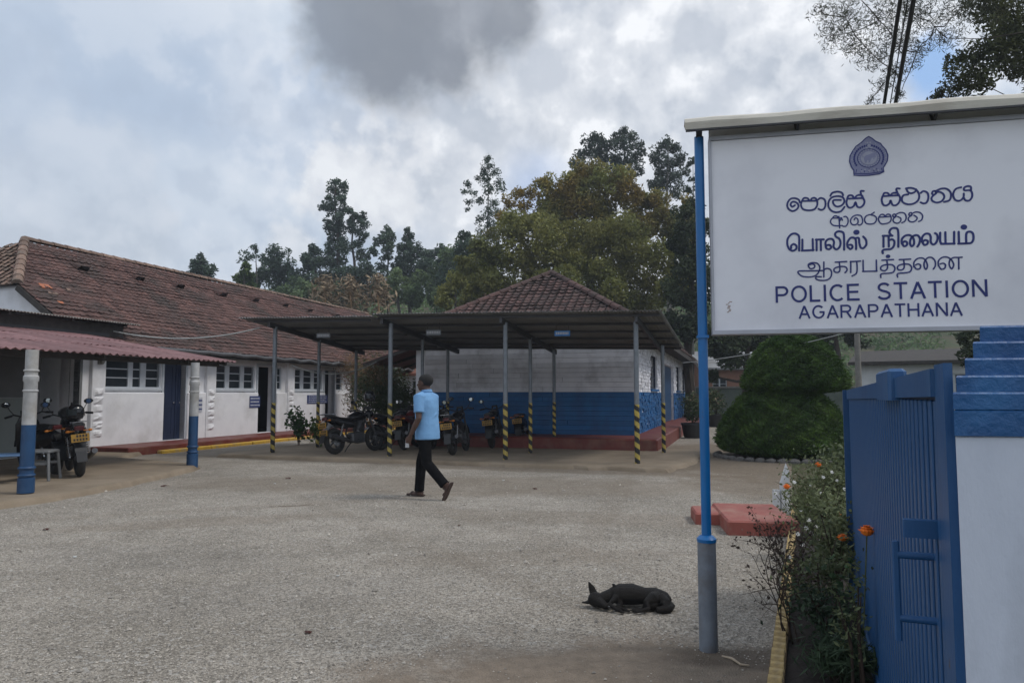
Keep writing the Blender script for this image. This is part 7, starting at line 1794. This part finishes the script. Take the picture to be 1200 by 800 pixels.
# houses glimpsed in the distance
def house(loc, rz, w, d_, h, rh, wallm, roofm, label, nwin=3):
    t = thing('house', loc, rz, label, 'house'); b = MB()
    ops_ = [(w * (k + .5) / nwin - .45 - w / 2, w * (k + .5) / nwin + .45 - w / 2, 1.0, 2.1) for k in range(nwin)]
    wall(b, -w / 2, w / 2, -.5, h, 0, .2, ops_); b.box(-w / 2, -w / 2 + .2, .201, d_, -.5, h); b.box(w / 2 - .2, w / 2, .201, d_, -.5, h); b.box(-w / 2 + .201, w / 2 - .201, d_ - .2, d_, -.5, h); b.box(-w / 2 + .201, w / 2 - .201, .9, .95, -.5, h - .01); b.build('wall', wallm, t)
    for o_ in ops_: window(o_[0], o_[1], [(.05, .45), (.55, .95)], 1.0, 2.1, t, y=.08)
    b = MB(); e = .4
    vs = [(-w / 2 - e, -e, h), (w / 2 + e, -e, h), (w / 2 + e, d_ / 2, h + rh), (-w / 2 - e, d_ / 2, h + rh), (-w / 2 - e, d_ + e, h), (w / 2 + e, d_ + e, h)]
    b.add(vs + [(x, y, z + .12) for x, y, z in vs], [(0, 3, 2, 1), (3, 4, 5, 2), (6, 7, 8, 9), (9, 8, 11, 10), (0, 1, 7, 6), (4, 10, 11, 5), (1, 2, 8, 7), (2, 5, 11, 8), (3, 0, 6, 9), (4, 3, 9, 10)]); b.build('roof', roofm, t)
    b = MB(); b.add([(-w / 2, .1, h), (-w / 2, d_ - .1, h), (-w / 2, d_ / 2, h + rh - .05)], [(0, 1, 2)]); b.add([(w / 2, .1, h), (w / 2, d_ - .1, h), (w / 2, d_ / 2, h + rh - .05)], [(2, 1, 0)]); b.build('gable', wallm, t)
    return t
p = P(1085, 440, 26); house((p.x + 1.0, 26, .1), R(-32), 6.0, 5, 2.45, .55, 'far_white', 'timber', 'white walled house with a grey roof behind the blue gate')
p = P(893, 440, 44); house((p.x, 46, .4), 0, 6, 5, 2.6, 1.2, 'far_orange', 'roof_sheet', 'small pinkish house far behind between the second building and the cypress')
p = P(470, 440, 33); house((p.x - .5, 34, 0), R(-18), 5.5, 4, 2.3, 1.0, 'far_white', 'tile_red', 'small red roofed outbuilding at the far end between the two long buildings', 2)
p = P(586, 305, 80); house((p.x, 80, hz(p.x, 80) + .3), 0, 6, 4, 2.2, 1.0, 'far_orange', 'tile_red', 'orange roofed hut high on the hillside', 2)
# low boundary wall at the back of the drive
t = thing('boundary_wall', (0, 0, 0), 0, 'low mossy grey boundary wall closing the drive beyond the potted shrubs', 'wall')
a, c = P(800, 470, 41), P(960, 470, 39); b = MB(); b.beam((a.x, a.y, .85), (c.x + 3, c.y, .85), .25, 1.9); b.build('body', 'boundary', t); b = MB(); b.beam((a.x, a.y, 1.85), (c.x + 3, c.y, 1.85), .38, .09); b.build('coping', 'bench_grey', t)
# utility pole seen under the board
t = thing('utility_pole', (P(1006, 440, 24).x, 24, 0), 0, 'thin grey utility pole seen between the cypress and the white house', 'pole')
b = MB(); b.lathe([(.11, -.2), (.075, 5.2)], 12); b.build('pole', 'bench_grey', t, smooth=True); b = MB(); b.box(-.5, .5, -.04, .04, 4.9, 5.0); b.build('cross_arm', 'steel_dark', t)

# ------------------------------------------------------------------ cables
def cable(pts, r_, m, label, sag=0.0, n=18):
    t = MB(); out = []
    for i in range(len(pts) - 1):
        for k in range(n): 
            f = k / n; p_ = pts[i].lerp(pts[i + 1], f); p_.z -= sag * 4 * f * (1 - f); out.append(p_)
    out.append(pts[-1]); t.tube(out, r_, 6); o_ = t.build('cable', m, smooth=True); return tag(o_, label, 'cable')
cable([P(133, 388, 17.6), P(305, 384, 17.9)], .016, 'cable_white', 'white cable sagging from the tin shed roof to the carport', .22)
cable([P(342, 428, 19.5), P(441, 424, 20.5)], .016, 'cable_white', 'white cable sagging under the carport roof before the office wall', .28)
cable([P(1059, -25, 9), P(1034, 135, 13)], .030, 'cable_black', 'left thick black cable coming down steeply behind the sign board')
cable([P(1075, -25, 9), P(1047, 135, 13)], .034, 'cable_black', 'right thick black cable coming down steeply behind the sign board')
cable([P(1068, -25, 9.5), P(1041, 135, 13.4)], .010, 'cable_black', 'thin black cable between the two thick ones behind the sign board')
cable([P(800, 425, 20), P(1010, 385, 15)], .010, 'cable_white', 'thin pale cable crossing under the sign board', .1)

# ------------------------------------------------------------------ litter on the gravel
def scrap(px, py, s, label, matn='dead_leaf', seed=1):
    r_ = random.Random(seed); p_ = G(px, py, 0); t = thing('fallen_leaf', (p_.x, p_.y, .006), r_.uniform(0, 6), label, 'leaf')
    b = MB(); n_ = 9; vs = []
    for i in range(n_):
        a = 6.283 * i / n_; rr = s * (1 if i % 2 else .62) * r_.uniform(.8, 1.1); vs.append((rr * math.cos(a) * 1.5, rr * math.sin(a), .3 * s * abs(math.sin(a * 2)) * r_.uniform(.5, 1.6)))
    b.add(vs + [(0, 0, .5 * s)] + [(x, y, z - .003) for x, y, z in vs], [(i, (i + 1) % n_, n_) for i in range(n_)] + [(n_ + 1 + i, n_ + 1 + (i + 1) % n_, (i + 1) % n_, i) for i in range(n_)]); b.build('blade', matn, t)
for a in ((361, 742, .024, 'dark red curled leaf lying nearest the camera on the gravel'), (54, 621, .036, 'dark leaf on the gravel at the far left in front of the porch'), (627, 573, .035, 'dark scrap on the gravel right of the walking man'), (338, 561, .045, 'dark leaf on the gravel before the carport slab'), (538, 616, .018, 'small dark leaf on the gravel below the walking man'), (193, 570, .045, 'dark leaf near the curved edge of the porch floor')):
    scrap(*a, seed=int(a[0]))
for a in ((396, 675, .014, 'small white fleck in the middle of the gravel'), (590, 563, .022, 'small white fleck beyond the walking man'), (322, 567, .024, 'small white fleck near the carport slab'), (88, 653, .02, 'small white fleck at the left on the gravel')):
    scrap(*a, matn='pale_tag', seed=int(a[0]))
p1_, p2_, p3_, p4_ = G(846, 768, .01), G(858, 771, .012), G(868, 778, .01), G(878, 779, .01)
b = MB(); b.tube([p1_, p2_, p3_, p4_], [.004, .007, .006, .004], 6); tag(b.build('twig', 'pale_twig', smooth=True), 'pale crooked twig on the ground at the foot of the sign pole', 'twig')

# ------------------------------------------------------------------ thin air haze over the valley
hb = MB(); hb.box(-260, 260, -60, 320, -1.5, 60)
hm = bpy.data.materials.new('haze'); hm.use_nodes = True; hn = hm.node_tree; hn.nodes.clear()
pv = hn.nodes.new('ShaderNodeVolumePrincipled'); pv.inputs['Color'].default_value = (.80, .88, 1.0, 1); pv.inputs['Density'].default_value = .0011; pv.inputs['Anisotropy'].default_value = .2
ho_ = hn.nodes.new('ShaderNodeOutputMaterial'); hn.links.new(pv.outputs[0], ho_.inputs['Volume']); MATS['haze'] = hm
tag(hb.build('haze', 'haze'), 'thin pale haze in the air', kind='stuff')
